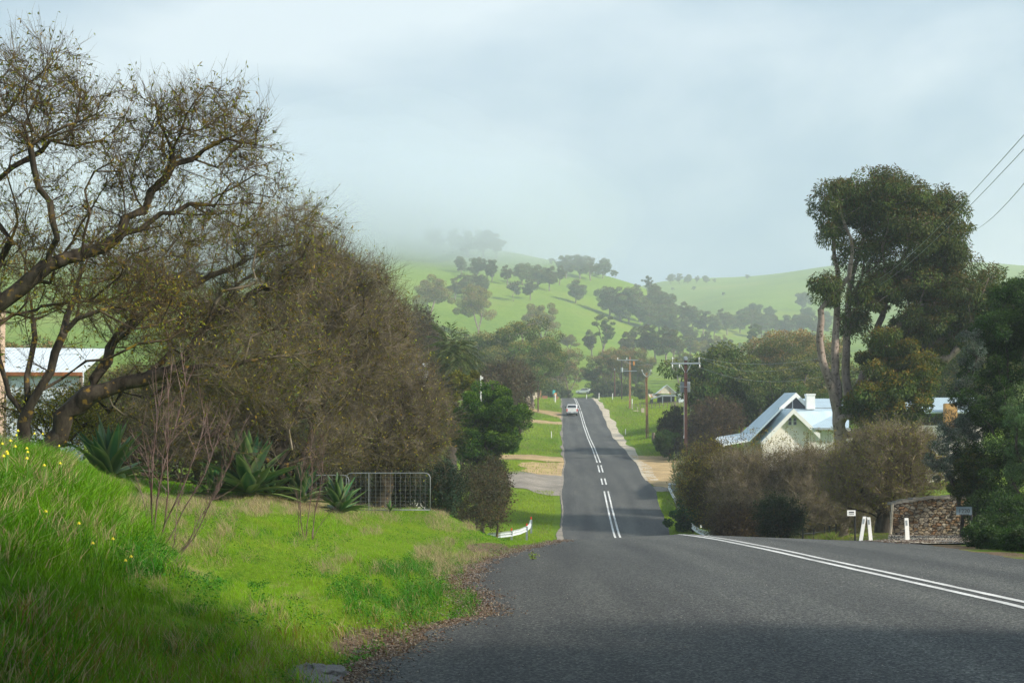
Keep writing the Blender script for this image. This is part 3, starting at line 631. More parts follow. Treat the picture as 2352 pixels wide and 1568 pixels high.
def gum_proto(seed, Ht, Wd, ncl=36, npl=340, L=0.42, cols=GUM, top=GUM_O, open_=0.42, multi=2, crown0=0.38, name='gum_tree', bark=None, dead=False):
    """a eucalypt of height Ht and crown width Wd at the origin"""
    g = np.random.default_rng(seed)
    c0 = Ht * (crown0 + 1) / 2; ells = []
    for k in range(5):
        a = g.uniform(0, 6.28); rr = Wd * .22 * g.uniform(.4, 1)
        ells.append(((rr * math.cos(a), rr * math.sin(a), c0 + g.uniform(-.16, .18) * Ht), (Wd * .3 * g.uniform(.8, 1.15), Wd * .3 * g.uniform(.8, 1.15), Ht * (1 - crown0) * .33 * g.uniform(.8, 1.1))))
    cc = spread(ncl, ells, g, Wd * .085, .3); cr = Wd * g.uniform(.075, .125, len(cc))
    lean = g.uniform(-.12, .12, 2) * Ht; fork = Ht * g.uniform(.16, .28)
    seeds = [[(0, 0, -0.4), (lean[0] * .2, lean[1] * .2, fork * .6), (lean[0] * .35, lean[1] * .35, fork)]]
    for m in range(multi + 1):
        a = 6.28 * m / (multi + 1) + g.uniform(-.5, .5); e = Wd * .17
        seeds.append([(lean[0] * .35, lean[1] * .35, fork), (lean[0] * .5 + e * .6 * math.cos(a), lean[1] * .5 + e * .6 * math.sin(a), fork + (c0 - fork) * .5), (lean[0] * .6 + e * math.cos(a), lean[1] * .6 + e * math.sin(a), c0 * .97)])
    Pn, par, rad, ends = skeleton(seeds, cc, step=Ht * .05, wob=.12, tip=Ht * .0035, pw=.52, r=g)
    root = plant(name, (0, 0, 0), None, None, [limb_mesh(Pn, par, rad, 5)], None if dead else [clumps_to_leaves(cc, cr, npl, L, L * .42, g, cols, .5, top, .7)], bark or M['bark_gum'])
    return root
PROTOS = {}
def proto(key, *a, **k):
    r_ = gum_proto(*a, **k); cr_ = [o for o in COL.objects if o.parent == r_ and o.name.startswith('crown')][0]
    co = np.empty(len(cr_.data.vertices) * 3, np.float32); cr_.data.vertices.foreach_get('co', co)
    PROTOS[key] = (r_, k.get('name', 'gum_tree'), float(np.percentile(co.reshape(-1, 3)[:, 2], 99.5))); return PROTOS[key]
proto('gumA', 11, 12.0, 13, ncl=60, npl=420, L=.36, cols=GUM + OLIVE[:1], crown0=.22)
proto('gumB', 23, 13.0, 11, ncl=46, npl=420, L=.36, cols=GUM + OLIVE, crown0=.3)
proto('gumC', 37, 11.0, 12, ncl=44, npl=420, L=.36, cols=GUM, crown0=.15)
proto('gumD', 51, 14.0, 10, ncl=46, npl=430, L=.34, cols=OLIVE, top=GUM_O, crown0=.25)
proto('gold', 61, 13.0, 13, ncl=36, npl=560, L=.32, cols=GOLD + OLIVE, top=[(0.26, 0.19, 0.06)])
proto('dark', 71, 12.0, 12, ncl=40, npl=520, L=.27, cols=[(.10, .15, .03), (.13, .18, .035), (.07, .115, .025)], top=[(.24, .22, .05)], crown0=.15)
proto('tall', 81, 14.0, 8, ncl=30, npl=360, L=.27, cols=[(.085, .125, .04), (.11, .15, .05)], top=OLIVE, crown0=.3, multi=3)
proto('brown', 91, 12.0, 13, ncl=40, npl=420, L=.27, cols=[(.12, .15, .035), (.17, .15, .045), (.085, .12, .03)], top=[(.30, .20, .07)], crown0=.2)
proto('round', 101, 8.0, 9, ncl=44, npl=460, L=.24, cols=[(.08, .14, .028), (.11, .17, .035), (.06, .10, .022)], top=OLIVE, crown0=.02, name='dense_tree')
proto('bush', 111, 4.0, 5.5, ncl=26, npl=300, L=.22, cols=[(.08, .14, .04), (.11, .16, .05), (.06, .10, .03)], top=OLIVE, crown0=-.1, name='shrub')
proto('small', 121, 6.0, 6, ncl=12, npl=130, L=.5, cols=GUM, crown0=.2)
def put(key, u, v, hpx, label, Y=None, wide=1.0, group=None, y0=60.0, cat='tree', dv=0.0):
    """a tree whose foot is seen at (u, v) and whose height is hpx rows"""
    src, nm, Ht = PROTOS[key]
    if Y is None: p = hit(u, v, y0)
    else: x = (u - 1176) * Y / F; p = np.array([x, Y, gz(x, Y)])
    vt = v - hpx
    h = (hpx * p[1] / F * 1.12) if Y is None else (H + (HZ - vt) * Y / F - p[2]) * 1.0
    h = max(h, 1.0); s = h / Ht * 1.0; wide = wide * 1.0
    if len(label.split()) > 16: print('LONG', label)
    r_ = empty(nm, p - np.array([0, 0, .15]), label, cat, group, rz=rng.uniform(0, 6.28)); r_.scale = (s * wide, s * wide, s)
    for ch in [o for o in COL.objects if o.parent == src]:
        c = ch.copy(); COL.objects.link(c); c.parent = r_
    return r_
def drop_protos():
    for k, (src, nm, h) in PROTOS.items():
        for ch in [o for o in COL.objects if o.parent == src]: bpy.data.objects.remove(ch)
        bpy.data.objects.remove(src)

# ------------------------------------------------------------------ hills and valley trees
def row(cluster, lst, y0=60.0, group=None, adj=''):
    """lst of (key, u, v, hpx[, Y]); labels count from the left"""
    lst = sorted(lst, key=lambda a: a[1]); n = len(lst)
    for i, a in enumerate(lst):
        lab = (f'{ORD[i]} from the left of {NUM[n-1]} {cluster}' if n > 1 else cluster)
        put(a[0], a[1], a[2], a[3], lab, Y=a[4] if len(a) > 4 else None, group=group or cluster, y0=y0)
row('misty gums along the ridge skyline below the cloud', [('gumA', 1000, 575, 45), ('gumB', 1040, 582, 50), ('gumC', 1075, 590, 52), ('gumA', 1110, 592, 55), ('gumD', 1140, 596, 52)], 700)
row('dark gums on the crest of the green hill', [('small', 1268, 612, 18), ('gumB', 1300, 640, 48), ('gumA', 1332, 642, 50), ('gumD', 1356, 645, 50), ('gumC', 1385, 640, 40), ('small', 1412, 642, 20)], 700)
row('hazy gums in the band across the upper slope', [('gumC', 1060, 628, 34), ('gumA', 1095, 640, 42), ('gumB', 1130, 648, 45), ('gumD', 1165, 655, 40), ('gumA', 1200, 655, 45), ('gumC', 1235, 660, 46), ('gumB', 1262, 668, 50), ('gumD', 1285, 655, 40)], 560)
row('pale gums standing on the left of the hillside', [('gumD', 1045, 690, 46), ('gumB', 1065, 692, 55), ('gumA', 1085, 688, 50), ('gumC', 1105, 680, 42)], 500)
row('lone gums on the open middle slope', [('small', 1180, 692, 42), ('gumB', 1218, 690, 44), ('gumC', 1322, 696, 48)], 500)
row('small bushes dotted over the far right ridge', [('small', 1545, 670, 9), ('small', 1594, 670, 11), ('small', 1662, 682, 10), ('small', 1718, 645, 13)], 900)
row('silhouetted gums on the far skyline', [('gumA', 1540, 652, 20), ('gumB', 1560, 652, 21), ('gumC', 1580, 652, 19), ('gumD', 1600, 652, 17), ('gumA', 1622, 652, 17), ('small', 1640, 652, 11)], 900)
row('grey gums clumped at the hill shoulder', [('gumA', 1400, 728, 60), ('gumB', 1425, 738, 68), ('gumC', 1445, 745, 72), ('gumA', 1470, 742, 60), ('tall', 1486, 690, 50), ('gumD', 1460, 700, 42), ('gumB', 1500, 720, 58), ('gumA', 1520, 735, 55)], 600)
row('grey gums strung down the right hill side', [('gumC', 1490, 760, 58), ('gumA', 1515, 765, 60), ('gumB', 1540, 745, 55), ('gumD', 1565, 750, 50), ('gumA', 1590, 760, 50), ('gumC', 1545, 775, 50), ('gumB', 1615, 770, 50), ('gumA', 1570, 780, 45)], 600)
row('gums in the hazy valley under the right ridge', [('gumA', 1640, 775, 45), ('gumB', 1670, 770, 45), ('gumC', 1700, 765, 48), ('gumD', 1725, 760, 45), ('gumA', 1750, 775, 48), ('gumB', 1780, 770, 42), ('gumC', 1810, 775, 45), ('gumA', 1840, 772, 45), ('gumB', 1865, 775, 45), ('gumD', 1660, 755, 40), ('gumC', 1890, 770, 48)], 560)
row('round dark trees on the far right slope', [('round', 1735, 742, 40), ('round', 1768, 738, 30), ('round', 1842, 714, 38), ('round', 1852, 744, 34), ('round', 1832, 748, 22)], 700)
row('sunlit gums along the valley floor', [('gumD', 1560, 830, 48), ('gumB', 1585, 825, 50), ('gold', 1612, 832, 46), ('gumD', 1640, 835, 50), ('gumB', 1668, 828, 45), ('gold', 1690, 835, 42), ('gumD', 1775, 828, 40), ('gumB', 1800, 825, 45), ('gold', 1655, 812, 38), ('gumA', 1590, 800, 38), ('gumD', 1620, 805, 40), ('gumB', 1760, 805, 38), ('gumA', 1820, 810, 40), ('gumC', 1870, 815, 45)], 430)
row('tall gums behind the lower paddock', [('tall', 1455, 828, 70), ('gumD', 1480, 832, 75), ('tall', 1505, 835, 78), ('gumB', 1530, 838, 75), ('tall', 1550, 838, 70), ('gumD', 1445, 830, 60)], 380)
put('gold', 988, 745, 98, 'tall gum with a golden crown at the left foot of the hill', y0=400, wide=1.05)
put('gold', 1098, 780, 110, 'pale olive gum with a bushy crown beside the golden gum', y0=380, wide=.9)
put('gold', 1248, 800, 92, 'golden yellow gum rising behind the dark green trees', y0=380, wide=1.0)
put('gold', 1308, 812, 40, 'small yellow gum at the bottom of the sunlit slope', y0=400, wide=1.3)
put('tall', 1382, 826, 92, 'tall upright gum with a bare trunk beside the lower paddock', y0=380, wide=1.25)
put('gumD', 1360, 820, 55, 'short gum leaning beside the tall upright gum', y0=380)
put('tall', 1735, 835, 82, 'slender pale gum with a forked trunk above the round bush', y0=300, wide=1.0)
row('dark bushy trees at the left end of the valley', [('dark', 935, 850, 85, 300), ('dark', 975, 845, 60, 330), ('dark', 1060, 850, 85, 290), ('brown', 1020, 845, 70, 310)], 200)
row('dark green gums between the palm and the road', [('dark', 1110, 860, 100, 262), ('dark', 1150, 870, 128, 250), ('dark', 1190, 872, 145, 245), ('dark', 1225, 880, 120, 255), ('dark', 1170, 885, 90, 235), ('dark', 1120, 890, 80, 230)], 200)
row('brownish gums beyond the left verge', [('brown', 1255, 912, 115, 330), ('brown', 1280, 912, 112, 335), ('brown', 1305, 912, 80, 345), ('brown', 1238, 910, 90, 325)], 200)
row('dark gums in the round stand beyond the crest', [('dark', 1372, 905, 85, 365), ('brown', 1400, 908, 108, 360), ('brown', 1430, 910, 112, 365), ('dark', 1460, 905, 90, 380), ('dark', 1345, 890, 40, 440), ('dark', 1330, 893, 28, 430), ('brown', 1480, 900, 80, 380)], 300)
row('grey green shrubs along the far fence', [('bush', 1380, 913, 32, 352), ('bush', 1400, 914, 42, 350), ('bush', 1422, 914, 44, 348), ('bush', 1443, 915, 36, 345), ('bush', 1465, 918, 38, 330), ('bush', 1478, 922, 34, 290)], 300)
row('green shrubs on the left verge behind the sign', [('bush', 1246, 905, 42, 330), ('bush', 1262, 905, 35, 335), ('bush', 1290, 908, 22, 345), ('bush', 1225, 905, 45, 322)], 300)
row('dark trees closing the valley behind the shed', [('dark', 1560, 880, 65, 420), ('dark', 1590, 885, 75, 400), ('tall', 1570, 900, 85, 380), ('dark', 1600, 900, 60, 330), ('gumD', 1575, 860, 50, 430), ('gumD', 1610, 860, 50, 430)], 300)
row('reddish brown gums above the white house', [('brown', 1770, 905, 120, 190), ('brown', 1810, 905, 140, 185), ('brown', 1850, 905, 145, 190), ('brown', 1885, 905, 130, 195), ('brown', 1740, 910, 90, 200)], 150)
row('dark trees in the garden behind the white house', [('dark', 1700, 930, 85, 160), ('dark', 1740, 935, 95, 155), ('dark', 1800, 940, 110, 150), ('dark', 1850, 940, 115, 148), ('dark', 1895, 940, 100, 150), ('dark', 1780, 935, 80, 165)], 120)
put('round', 1672, 985, 190, 'big rounded dark green tree left of the white house', Y=150, wide=1.05)
put('round', 1735, 985, 140, 'lower olive green tree leaning on the big rounded tree', Y=146, wide=.9)
put('dark', 1625, 960, 115, 'dark leafy tree just behind the rusty steel pole', Y=175, wide=.55)
row('dark trees at the right beyond the tall eucalyptus', [('dark', 2060, 980, 190, 135), ('dark', 2130, 990, 240, 130), ('dark', 2190, 990, 260, 128), ('dark', 2000, 980, 150, 140), ('brown', 2100, 980, 170, 138), ('dark', 2240, 1000, 330, 120)], 100)
row('evergreens behind the bare trees on the left', [('dark', 560, 1050, 180, 105), ('dark', 700, 1060, 200, 100), ('dark', 820, 1070, 230, 98), ('dark', 900, 1080, 200, 95), ('dark', 400, 1040, 150, 110), ('dark', 250, 1030, 230, 100), ('brown', 130, 1010, 220, 104), ('dark', 20, 1000, 230, 108), ('dark', 980, 1050, 150, 120), ('dark', 1060, 1050, 110, 125)], 80)
drop_protos()
# ------------------------------------------------------------------ the bare trees on the left
def pell(u, v, ru, rv, Y, rY, w=None):
    c = P(u, v, Y); e = (c, np.array([ru * Y / F, rY, rv * Y / F]))
    return e if w is None else e + (w,)
def bare_tree(name, label, seeds_px, ells, ntar, seed, base, step=0.35, tip=0.0045, ntw=10, twL=0.55, twr=0.0026, bark='bark_lichen', twig='twig_grey',
              leafn=0, leafL=0.07, leafc=None, droop=.1, up=.05, rmax_thin=.012, cat='tree', sub=True, pw=.555, group=None, leafz=None, wander=.13):
    g = np.random.default_rng(seed)
    seeds = [[P(*q) if len(q) == 3 else np.array(q[:3]) for q in s] for s in seeds_px]
    T = in_ell(ntar, ells, g, .15)
    zg = ground(T[:, 0], T[:, 1]); T[:, 2] = np.maximum(T[:, 2], zg + .25)
    Pn, par, rad, ends = skeleton(seeds, T, step=step, droop=droop, wob=.22, tip=tip, pw=pw, r=g)
    root = empty(name, base, label, cat, group); b = np.array(base, float)
    i = rad > .03
    V1, F1 = limb_mesh(Pn, par, np.where(i, rad, 0), 8, .03)
    mk('trunk', V1 - b, F1, M[bark], root, smooth=True)
    sel = np.where((par >= 0) & (rad <= .03), rad, 0)
    V2, F2 = limb_mesh(Pn, np.where(rad <= .03, par, -1), rad, 4)
    # twigs from the thin wood
    thin = np.where((par >= 0) & (rad < tip * 4.5))[0]
    k = thin[g.integers(0, len(thin), ntar * ntw)]
    d = Pn[k] - Pn[par[k]]; d /= np.linalg.norm(d, axis=1)[:, None] + 1e-9
    st = Pn[par[k]] + (Pn[k] - Pn[par[k]]) * g.uniform(0, 1, (len(k), 1))
    d = d * .75 + g.normal(0, .5, d.shape)
    L = twL * g.uniform(.3, 1.25, len(k))
    t1 = twig_lines(st, d, L, 4, wander, up, g)
    parts = [(V2, F2), twig_mesh(t1, twr * g.uniform(.8, 1.5, len(k)))]
    if sub:
        m = g.integers(0, len(k), int(len(k) * 1.35)); s_ = g.integers(1, 4, len(m)); st2 = t1[m, s_]; d2 = (t1[m, s_ + 1] - t1[m, s_]); d2 = d2 / (np.linalg.norm(d2, axis=1)[:, None] + 1e-9) + g.normal(0, .55, (len(m), 3))
        t2 = twig_lines(st2, d2, L[m] * g.uniform(.25, .6, len(m)), 2, wander, up, g)
        parts.append(twig_mesh(t2, twr * .75))
    V, Fq, _ = merge(parts); mk('branches', V - b, Fq, M[twig], root)
    if leafn:
        m = g.integers(0, len(k), leafn); s_ = g.integers(1, 5, leafn); c = t1[m, s_]
        if leafz is not None:
            kz = leafz(c, g); c = c[kz]; m = m[kz]
        V, Fq, cc = leaf_mesh(c, leafL, leafL * .32, g, cols=leafc, droop=.5)
        mk('leaves', V - b, Fq, M['leaf'], root, col=cc)
    return root
YG = [(0.20, 0.22, 0.015), (0.28, 0.27, 0.02), (0.13, 0.18, 0.015), (0.26, 0.17, 0.02)]
# the nearest: thick limbs entering from the left edge
b1 = np.array([-7.9 - 1.5, 20.5, 0.0]); b1[2] = gz(b1[0], b1[1]) - .1
bare_tree('almond_tree', 'nearest bare almond tree, thick lichened limbs entering from the left edge of the photo',
    [[tuple(b1) + (0,), (-300, 900, 20.5), (-160, 760, 20.3), (0, 690, 20), (110, 620, 20), (250, 560, 20.2), (330, 480, 20.4), (400, 380, 20.5), (520, 320, 20.6), (640, 345, 20.6)],
     [(110, 620, 20), (130, 500, 19.6), (90, 420, 19.4), (60, 300, 19.2), (110, 120, 19.2)], [(250, 560, 20.2), (420, 470, 20.6), (600, 470, 20.8), (720, 520, 21)],
     [(0, 690, 20), (-80, 480, 19.8), (-100, 250, 19.6)], [(330, 480, 20.4), (300, 400, 21), (330, 330, 21.2)],
     [(0, 745, 20.2), (120, 705, 20.4), (260, 690, 20.6), (400, 650, 21)], [(-160, 760, 20.3), (0, 745, 20.2)]],
    [pell(90, 230, 110, 150, 19.6, 1.5, 4.2), pell(-120, 350, 130, 250, 19.5, 1.5, 2.5), pell(300, 330, 150, 130, 20.2, 1.4, 3), pell(480, 290, 140, 95, 20.6, 1.1, 3), pell(575, 440, 110, 100, 20.8, 1.1, 2.2), pell(250, 500, 260, 130, 20.4, 1.5, 4), pell(150, 640, 240, 90, 20.5, 1.3, 2)],
    760, 5, b1, step=.26, tip=.0036, ntw=11, twL=.48, twr=.0026, twig='twig_brown', leafn=9000, leafL=.07, leafc=YG, up=.09)
b2 = P(60, 1005, 24); b2[2] = gz(b2[0], b2[1]) - .15
bare_tree('almond_tree', 'bare tree with several dark leaning trunks standing behind the grassy mound at the left',
    [[tuple(b2) + (0,), (55, 950, 24), (100, 880, 24), (150, 760, 24), (180, 640, 24.2), (240, 520, 24.4)], [(55, 950, 24), (10, 880, 24), (-20, 760, 23.8), (-60, 600, 23.6)], [(60, 960, 24), (75, 820, 24.3), (70, 700, 24.4), (40, 560, 24.5)],
     [(55, 950, 24), (-60, 900, 24), (-160, 820, 24)]],
    [pell(200, 600, 200, 130, 24.6, 1.6, 3), pell(0, 600, 160, 150, 24.2, 1.6, 2), pell(60, 800, 160, 120, 24.5, 1.5, 1), pell(330, 700, 160, 90, 24.8, 1.4, 2)],
    260, 6, b2, step=.32, tip=.005, ntw=12, twL=.55, twr=.003, twig='twig_brown', leafn=2600, leafL=.08, leafc=YG)
b3 = P(105, 1005, 26); b3[2] = gz(b3[0], b3[1]) - .15
bare_tree('almond_tree', 'bare tree whose low crooked limb arches right over the first agave',
    [[tuple(b3) + (0,), (150, 950, 26), (215, 905, 26), (300, 880, 26), (400, 850, 26.2), (520, 845, 26.4), (620, 820, 26.6), (760, 800, 27)], [(215, 905, 26), (240, 820, 26.2), (300, 740, 26.5), (420, 660, 26.8), (560, 600, 27)],
     [(400, 850, 26.2), (470, 740, 26.6), (600, 660, 27)], [(300, 740, 26.5), (290, 640, 26.6), (330, 560, 26.7)]],
    [pell(520, 620, 260, 150, 27, 1.8, 4.5), pell(680, 570, 130, 105, 27.3, 1.6, 2.4), pell(350, 700, 180, 110, 26.8, 1.6, 2), pell(560, 820, 260, 120, 27, 1.8, 3.5), pell(420, 900, 200, 90, 27, 1.6, 1.2)],
    900, 7, b3, step=.32, tip=.0044, ntw=14, twL=.6, twr=.003, twig='twig_grey', leafn=8000, leafL=.08, leafc=YG)
b4 = P(640, 1120, 37); b4[2] = gz(b4[0], b4[1]) - .15
bare_tree('almond_tree', 'dense grey leafless tree behind the second agave with twigs sweeping down to the ground',
    [[tuple(b4) + (0,), (640, 1000, 37), (620, 850, 37), (680, 700, 37.5), (760, 600, 38)], [(640, 1000, 37), (720, 880, 37.5), (860, 760, 38)], [(640, 1000, 37), (540, 850, 37), (470, 720, 37)], [(270, 940, 36.5), (360, 970, 36.8), (470, 960, 37), (640, 1000, 37)]],
    [pell(730, 680, 130, 120, 38, 2.3, 2.8), pell(640, 820, 240, 170, 37.5, 2.4, 4.5), pell(820, 760, 130, 170, 38, 2.2, 3), pell(600, 990, 260, 130, 37, 2.2, 4), pell(430, 930, 170, 140, 37, 2, 1.6)],
    1500, 8, b4, step=.42, tip=.0056, ntw=15, twL=.75, twr=.0042, twig='twig_grey', leafn=9000, leafL=.09, leafc=YG)
b5 = P(880, 1120, 48); b5[2] = gz(b5[0], b5[1]) - .15
bare_tree('almond_tree', 'rounded grey twiggy tree above the farm gate, rightmost of the bare trees on the left',
    [[tuple(b5) + (0,), (880, 1020, 48), (870, 900, 48), (890, 780, 48.5), (900, 660, 49)], [(880, 1020, 48), (950, 930, 48.5), (1010, 880, 49)], [(880, 1020, 48), (800, 900, 48), (760, 800, 48)]],
    [pell(835, 700, 70, 60, 48.5, 2.4, 1), pell(850, 770, 100, 110, 48.5, 2.4, 2), pell(880, 880, 122, 110, 48.5, 2.8, 3), pell(940, 965, 105, 115, 48.5, 2.6, 3.2), pell(860, 1000, 150, 90, 47.5, 2.4, 2.4)],
    1200, 9, b5, step=.5, tip=.0066, ntw=15, twL=.85, twr=.0052, twig='twig_grey', leafn=8000, leafL=.1, leafc=YG)
# brown scrub closing the view under and behind them
def scrub(label, ells, base, n, seed, cols, L=.12, ntar=260, twig='twig_brown', ntw=14, twL=.6, twr=.005, name='shrub', group=None, step=.45, dens=.9, tip=.006):
    g = np.random.default_rng(seed); root = empty(name, base, label, 'shrub', group); b = np.array(base, float)
    T = in_ell(ntar, ells, g, .2); zg = ground(T[:, 0], T[:, 1]); T[:, 2] = np.maximum(T[:, 2], zg + .15)
    Pn, par, rad, ends = skeleton([[b, b + np.array([0, 0, .5])]], T, step=step, wob=.2, tip=tip, pw=.48, r=g)
    V1, F1 = limb_mesh(Pn, par, rad, 4)
    k = np.where(par >= 0)[0]; k = k[rad[k] < tip * 5]; k = k[g.integers(0, len(k), ntar * ntw)]
    d = Pn[k] - Pn[par[k]]; d /= np.linalg.norm(d, axis=1)[:, None] + 1e-9
    t1 = twig_lines(Pn[k], d * .6 + g.normal(0, .6, d.shape), twL * g.uniform(.3, 1.2, len(k)), 3, .15, .06, g)
    V, Fq, _ = merge([(V1, F1), twig_mesh(t1, twr)]); mk('branches', V - b, Fq, M[twig], root)
    if n:
        m = g.integers(0, len(k), n); c = t1[m, g.integers(1, 4, n)] + g.normal(0, .04, (n, 3))
        V, Fq, cc = leaf_mesh(c, L, L * .45, g, cols=cols, droop=.2); cl = np.repeat(.6 + .8 * (np.sin(c[:, 0] * 2.1) * np.sin(c[:, 2] * 2.7 + c[:, 1]) > 0), 4)[:, None] * .5 + .5
        mk('leaves', V - b, Fq, M['leaf'], root, col=cc * cl)
    return root
def gbase(u, Y, v=None):
    x = (u - 1176) * Y / F; return np.array([x, Y, gz(x, Y) - .1])
scrub('brown twiggy scrub in the dark behind the agaves', [pell(450, 1010, 230, 130, 52, 3)], gbase(450, 52), 9000, 21, [(.05, .05, .02), (.08, .06, .03), (.11, .1, .03)], .16, 380)
scrub('dull green scrub seen through the farm gate', [pell(850, 1090, 170, 90, 56, 3)], gbase(860, 56), 34000, 22, [(.035, .06, .02), (.05, .07, .025), (.07, .075, .03)], .15, 620)
scrub('yellow flowering bush behind the leaning trunks at the far left', [pell(130, 960, 130, 70, 30, 1.2)], gbase(130, 30), 9000, 23, [(.35, .30, .02), (.20, .20, .02), (.10, .12, .02)], .06, 160, twr=.003, twL=.35)
scrub('mixed brown scrub filling the gap below the arching limb', [pell(330, 960, 190, 120, 44, 2.2)], gbase(330, 44), 9000, 24, [(.07, .06, .02), (.10, .09, .02), (.05, .06, .02)], .12, 300)
scrub('bluish green bush at the right end of the farm gate', [pell(1010, 1120, 55, 60, 52, 1.2)], gbase(1010, 52), 12000, 25, [(.025, .06, .03), (.035, .075, .04)], .08, 180, twr=.003, twL=.4)
scrub('brown and green bush spilling over the creek bank beside the left guard rail', [pell(1085, 1150, 70, 80, 70, 1.8), pell(1130, 1110, 40, 60, 72, 1.4)], gbase(1100, 71), 9000, 26, [(.05, .055, .02), (.075, .06, .025), (.035, .05, .018)], .12, 240, ntw=18)
scrub('reddish brown shrub below the dark conifer', [pell(1135, 1140, 36, 70, 76, 1.2)], gbase(1140, 76), 5000, 27, [(.12, .06, .04), (.09, .07, .03)], .13, 160)
# dark conifer, yellow bush, bare shrubs and palm right of the bare trees
def leafy(name, label, cat, ells, base, ncl, npl, L, cols, top=None, crel=.2, seed=1, trunk=None, wm='bark_dark', asp=.4, dmin=None, droop=.1, tip=.008, group=None, shell=.3, clr=None):
    g = np.random.default_rng(seed); R = np.mean([e[1][0] for e in ells])
    cc = spread(ncl, ells, g, dmin or R * .16, shell); cr = (clr or R * crel) * g.uniform(.7, 1.3, len(cc))
    b = np.array(base, float); seeds = trunk or [[b, b + np.array([0, 0, .6])]]
    Pn, par, rad, ends = skeleton(seeds, cc, step=max(.3, R * .12), wob=.15, tip=tip, pw=.5, r=g)
    return plant(name, b, label, cat, [limb_mesh(Pn, par, rad, 6)], [clumps_to_leaves(cc, cr, npl, L, L * asp, g, cols, droop, top, .8)], M[wm], group=group)
leafy('conifer', 'dark green bushy conifer overhanging the left verge before the driveway', 'tree', [pell(1100, 1030, 50, 60, 80, 1.3), pell(1130, 965, 80, 80, 80, 1.9), pell(1080, 985, 60, 60, 80, 1.5), pell(1165, 990, 48, 50, 80, 1.3), pell(1115, 910, 45, 35, 80, 1.1), pell(1110, 1070, 45, 60, 80, 1.1), pell(1105, 1140, 30, 50, 80, .9)], gbase(1112, 80), 190, 420, .13, [(.03, .085, .008), (.05, .12, .01), (.07, .15, .014), (.02, .05, .008)], [(.13, .21, .015), (.08, .16, .012)], seed=31, crel=.27, dmin=.34)
leafy('yellow_bush', 'yellow green bush behind the dark conifer', 'shrub', [pell(1065, 885, 40, 35, 92, 1.2), pell(1040, 920, 35, 40, 92, 1.2)], gbase(1062, 92), 40, 260, .16, [(.30, .27, .02), (.22, .22, .02), (.13, .15, .02)], seed=32)
for i, (u, v, ru, rv, Y, lab) in enumerate([(1150, 870, 50, 35, 150, 'bare grey brown shrub rising above the dark conifer'), (1185, 880, 45, 45, 165, 'brown leafless tree just left of the stone wall by the far verge'), (1110, 905, 40, 30, 140, 'tangled brown shrub between the yellow bush and the conifer top'),
        (1000, 860, 60, 40, 120, 'brown twiggy tree crown left of the palm'), (940, 760, 60, 60, 140, 'dull brown bare tree at the edge of the valley above the bare crowns'), (985, 775, 40, 30, 190, 'small grey bare tree above the palm')]):
    scrub(lab, [pell(u, v, ru, rv, Y, 3), pell(u, v + rv * 1.6, ru * .8, rv, Y, 2.5)], gbase(u, Y), 3500, 40 + i, [(.07, .075, .03), (.10, .08, .04)], .3, 260, ntw=16, twL=1.2, twr=.016, name='bare_shrub', step=.8, tip=.016)
def palm(u, v, Y, label):
    g = np.random.default_rng(77); c = P(u, v, Y); b = gbase(u, Y); root = empty('palm_tree', b, label, 'tree')
    m = MB(); n = 12; m.tube([b + (c - b) * t for t in np.linspace(0, 1, n)], [.42 - .08 * t + .04 * (i % 2) for i, t in enumerate(np.linspace(0, 1, n))], 10)
    t_ = m.build('trunk', M['bark_dark'], root, True); t_.location = -Vector(b)
    parts = []
    for k in range(64):
        a = g.uniform(0, 6.28); e = g.uniform(-.45, 1.45); L = g.uniform(1.9, 2.5)
        d = np.array([math.cos(a) * math.cos(e), math.sin(a) * math.cos(e), math.sin(e)]); pts = [c + np.array([0, 0, .1])]
        for i in range(9):
            d = d + np.array([0, 0, -.13 - .05 * i * .3]); d /= np.linalg.norm(d); pts.append(pts[-1] + d * L / 9)
        pts = np.array(pts); parts.append(twig_mesh(pts[None], .035) + (np.tile([.10, .12, .03], (10 * 3, 1)),))
        s = np.cross(d, [0, 0, 1]); s /= np.linalg.norm(s); q = np.repeat(pts[1:], 10, 0) + np.tile(np.linspace(0, 1, 10)[:, None], (9, 1)) * np.repeat(np.vstack([np.diff(pts[1:], axis=0), [d * L / 9]]), 10, 0)
        dirs = np.tile(s, (len(q), 1)) * np.where(np.arange(len(q)) % 2, 1, -1)[:, None] + d * .8
        parts.append(leaf_mesh(q, .5, .045, g, d=dirs * 3, cols=[(.08, .13, .035), (.11, .16, .04), (.15, .17, .05)], droop=.25))
    V, Fq, cc = merge(parts); mk('fronds', V - b, Fq, M['leaf'], root, col=cc)
palm(1036, 820, 100, 'date palm with arching fronds left of the dark gums')

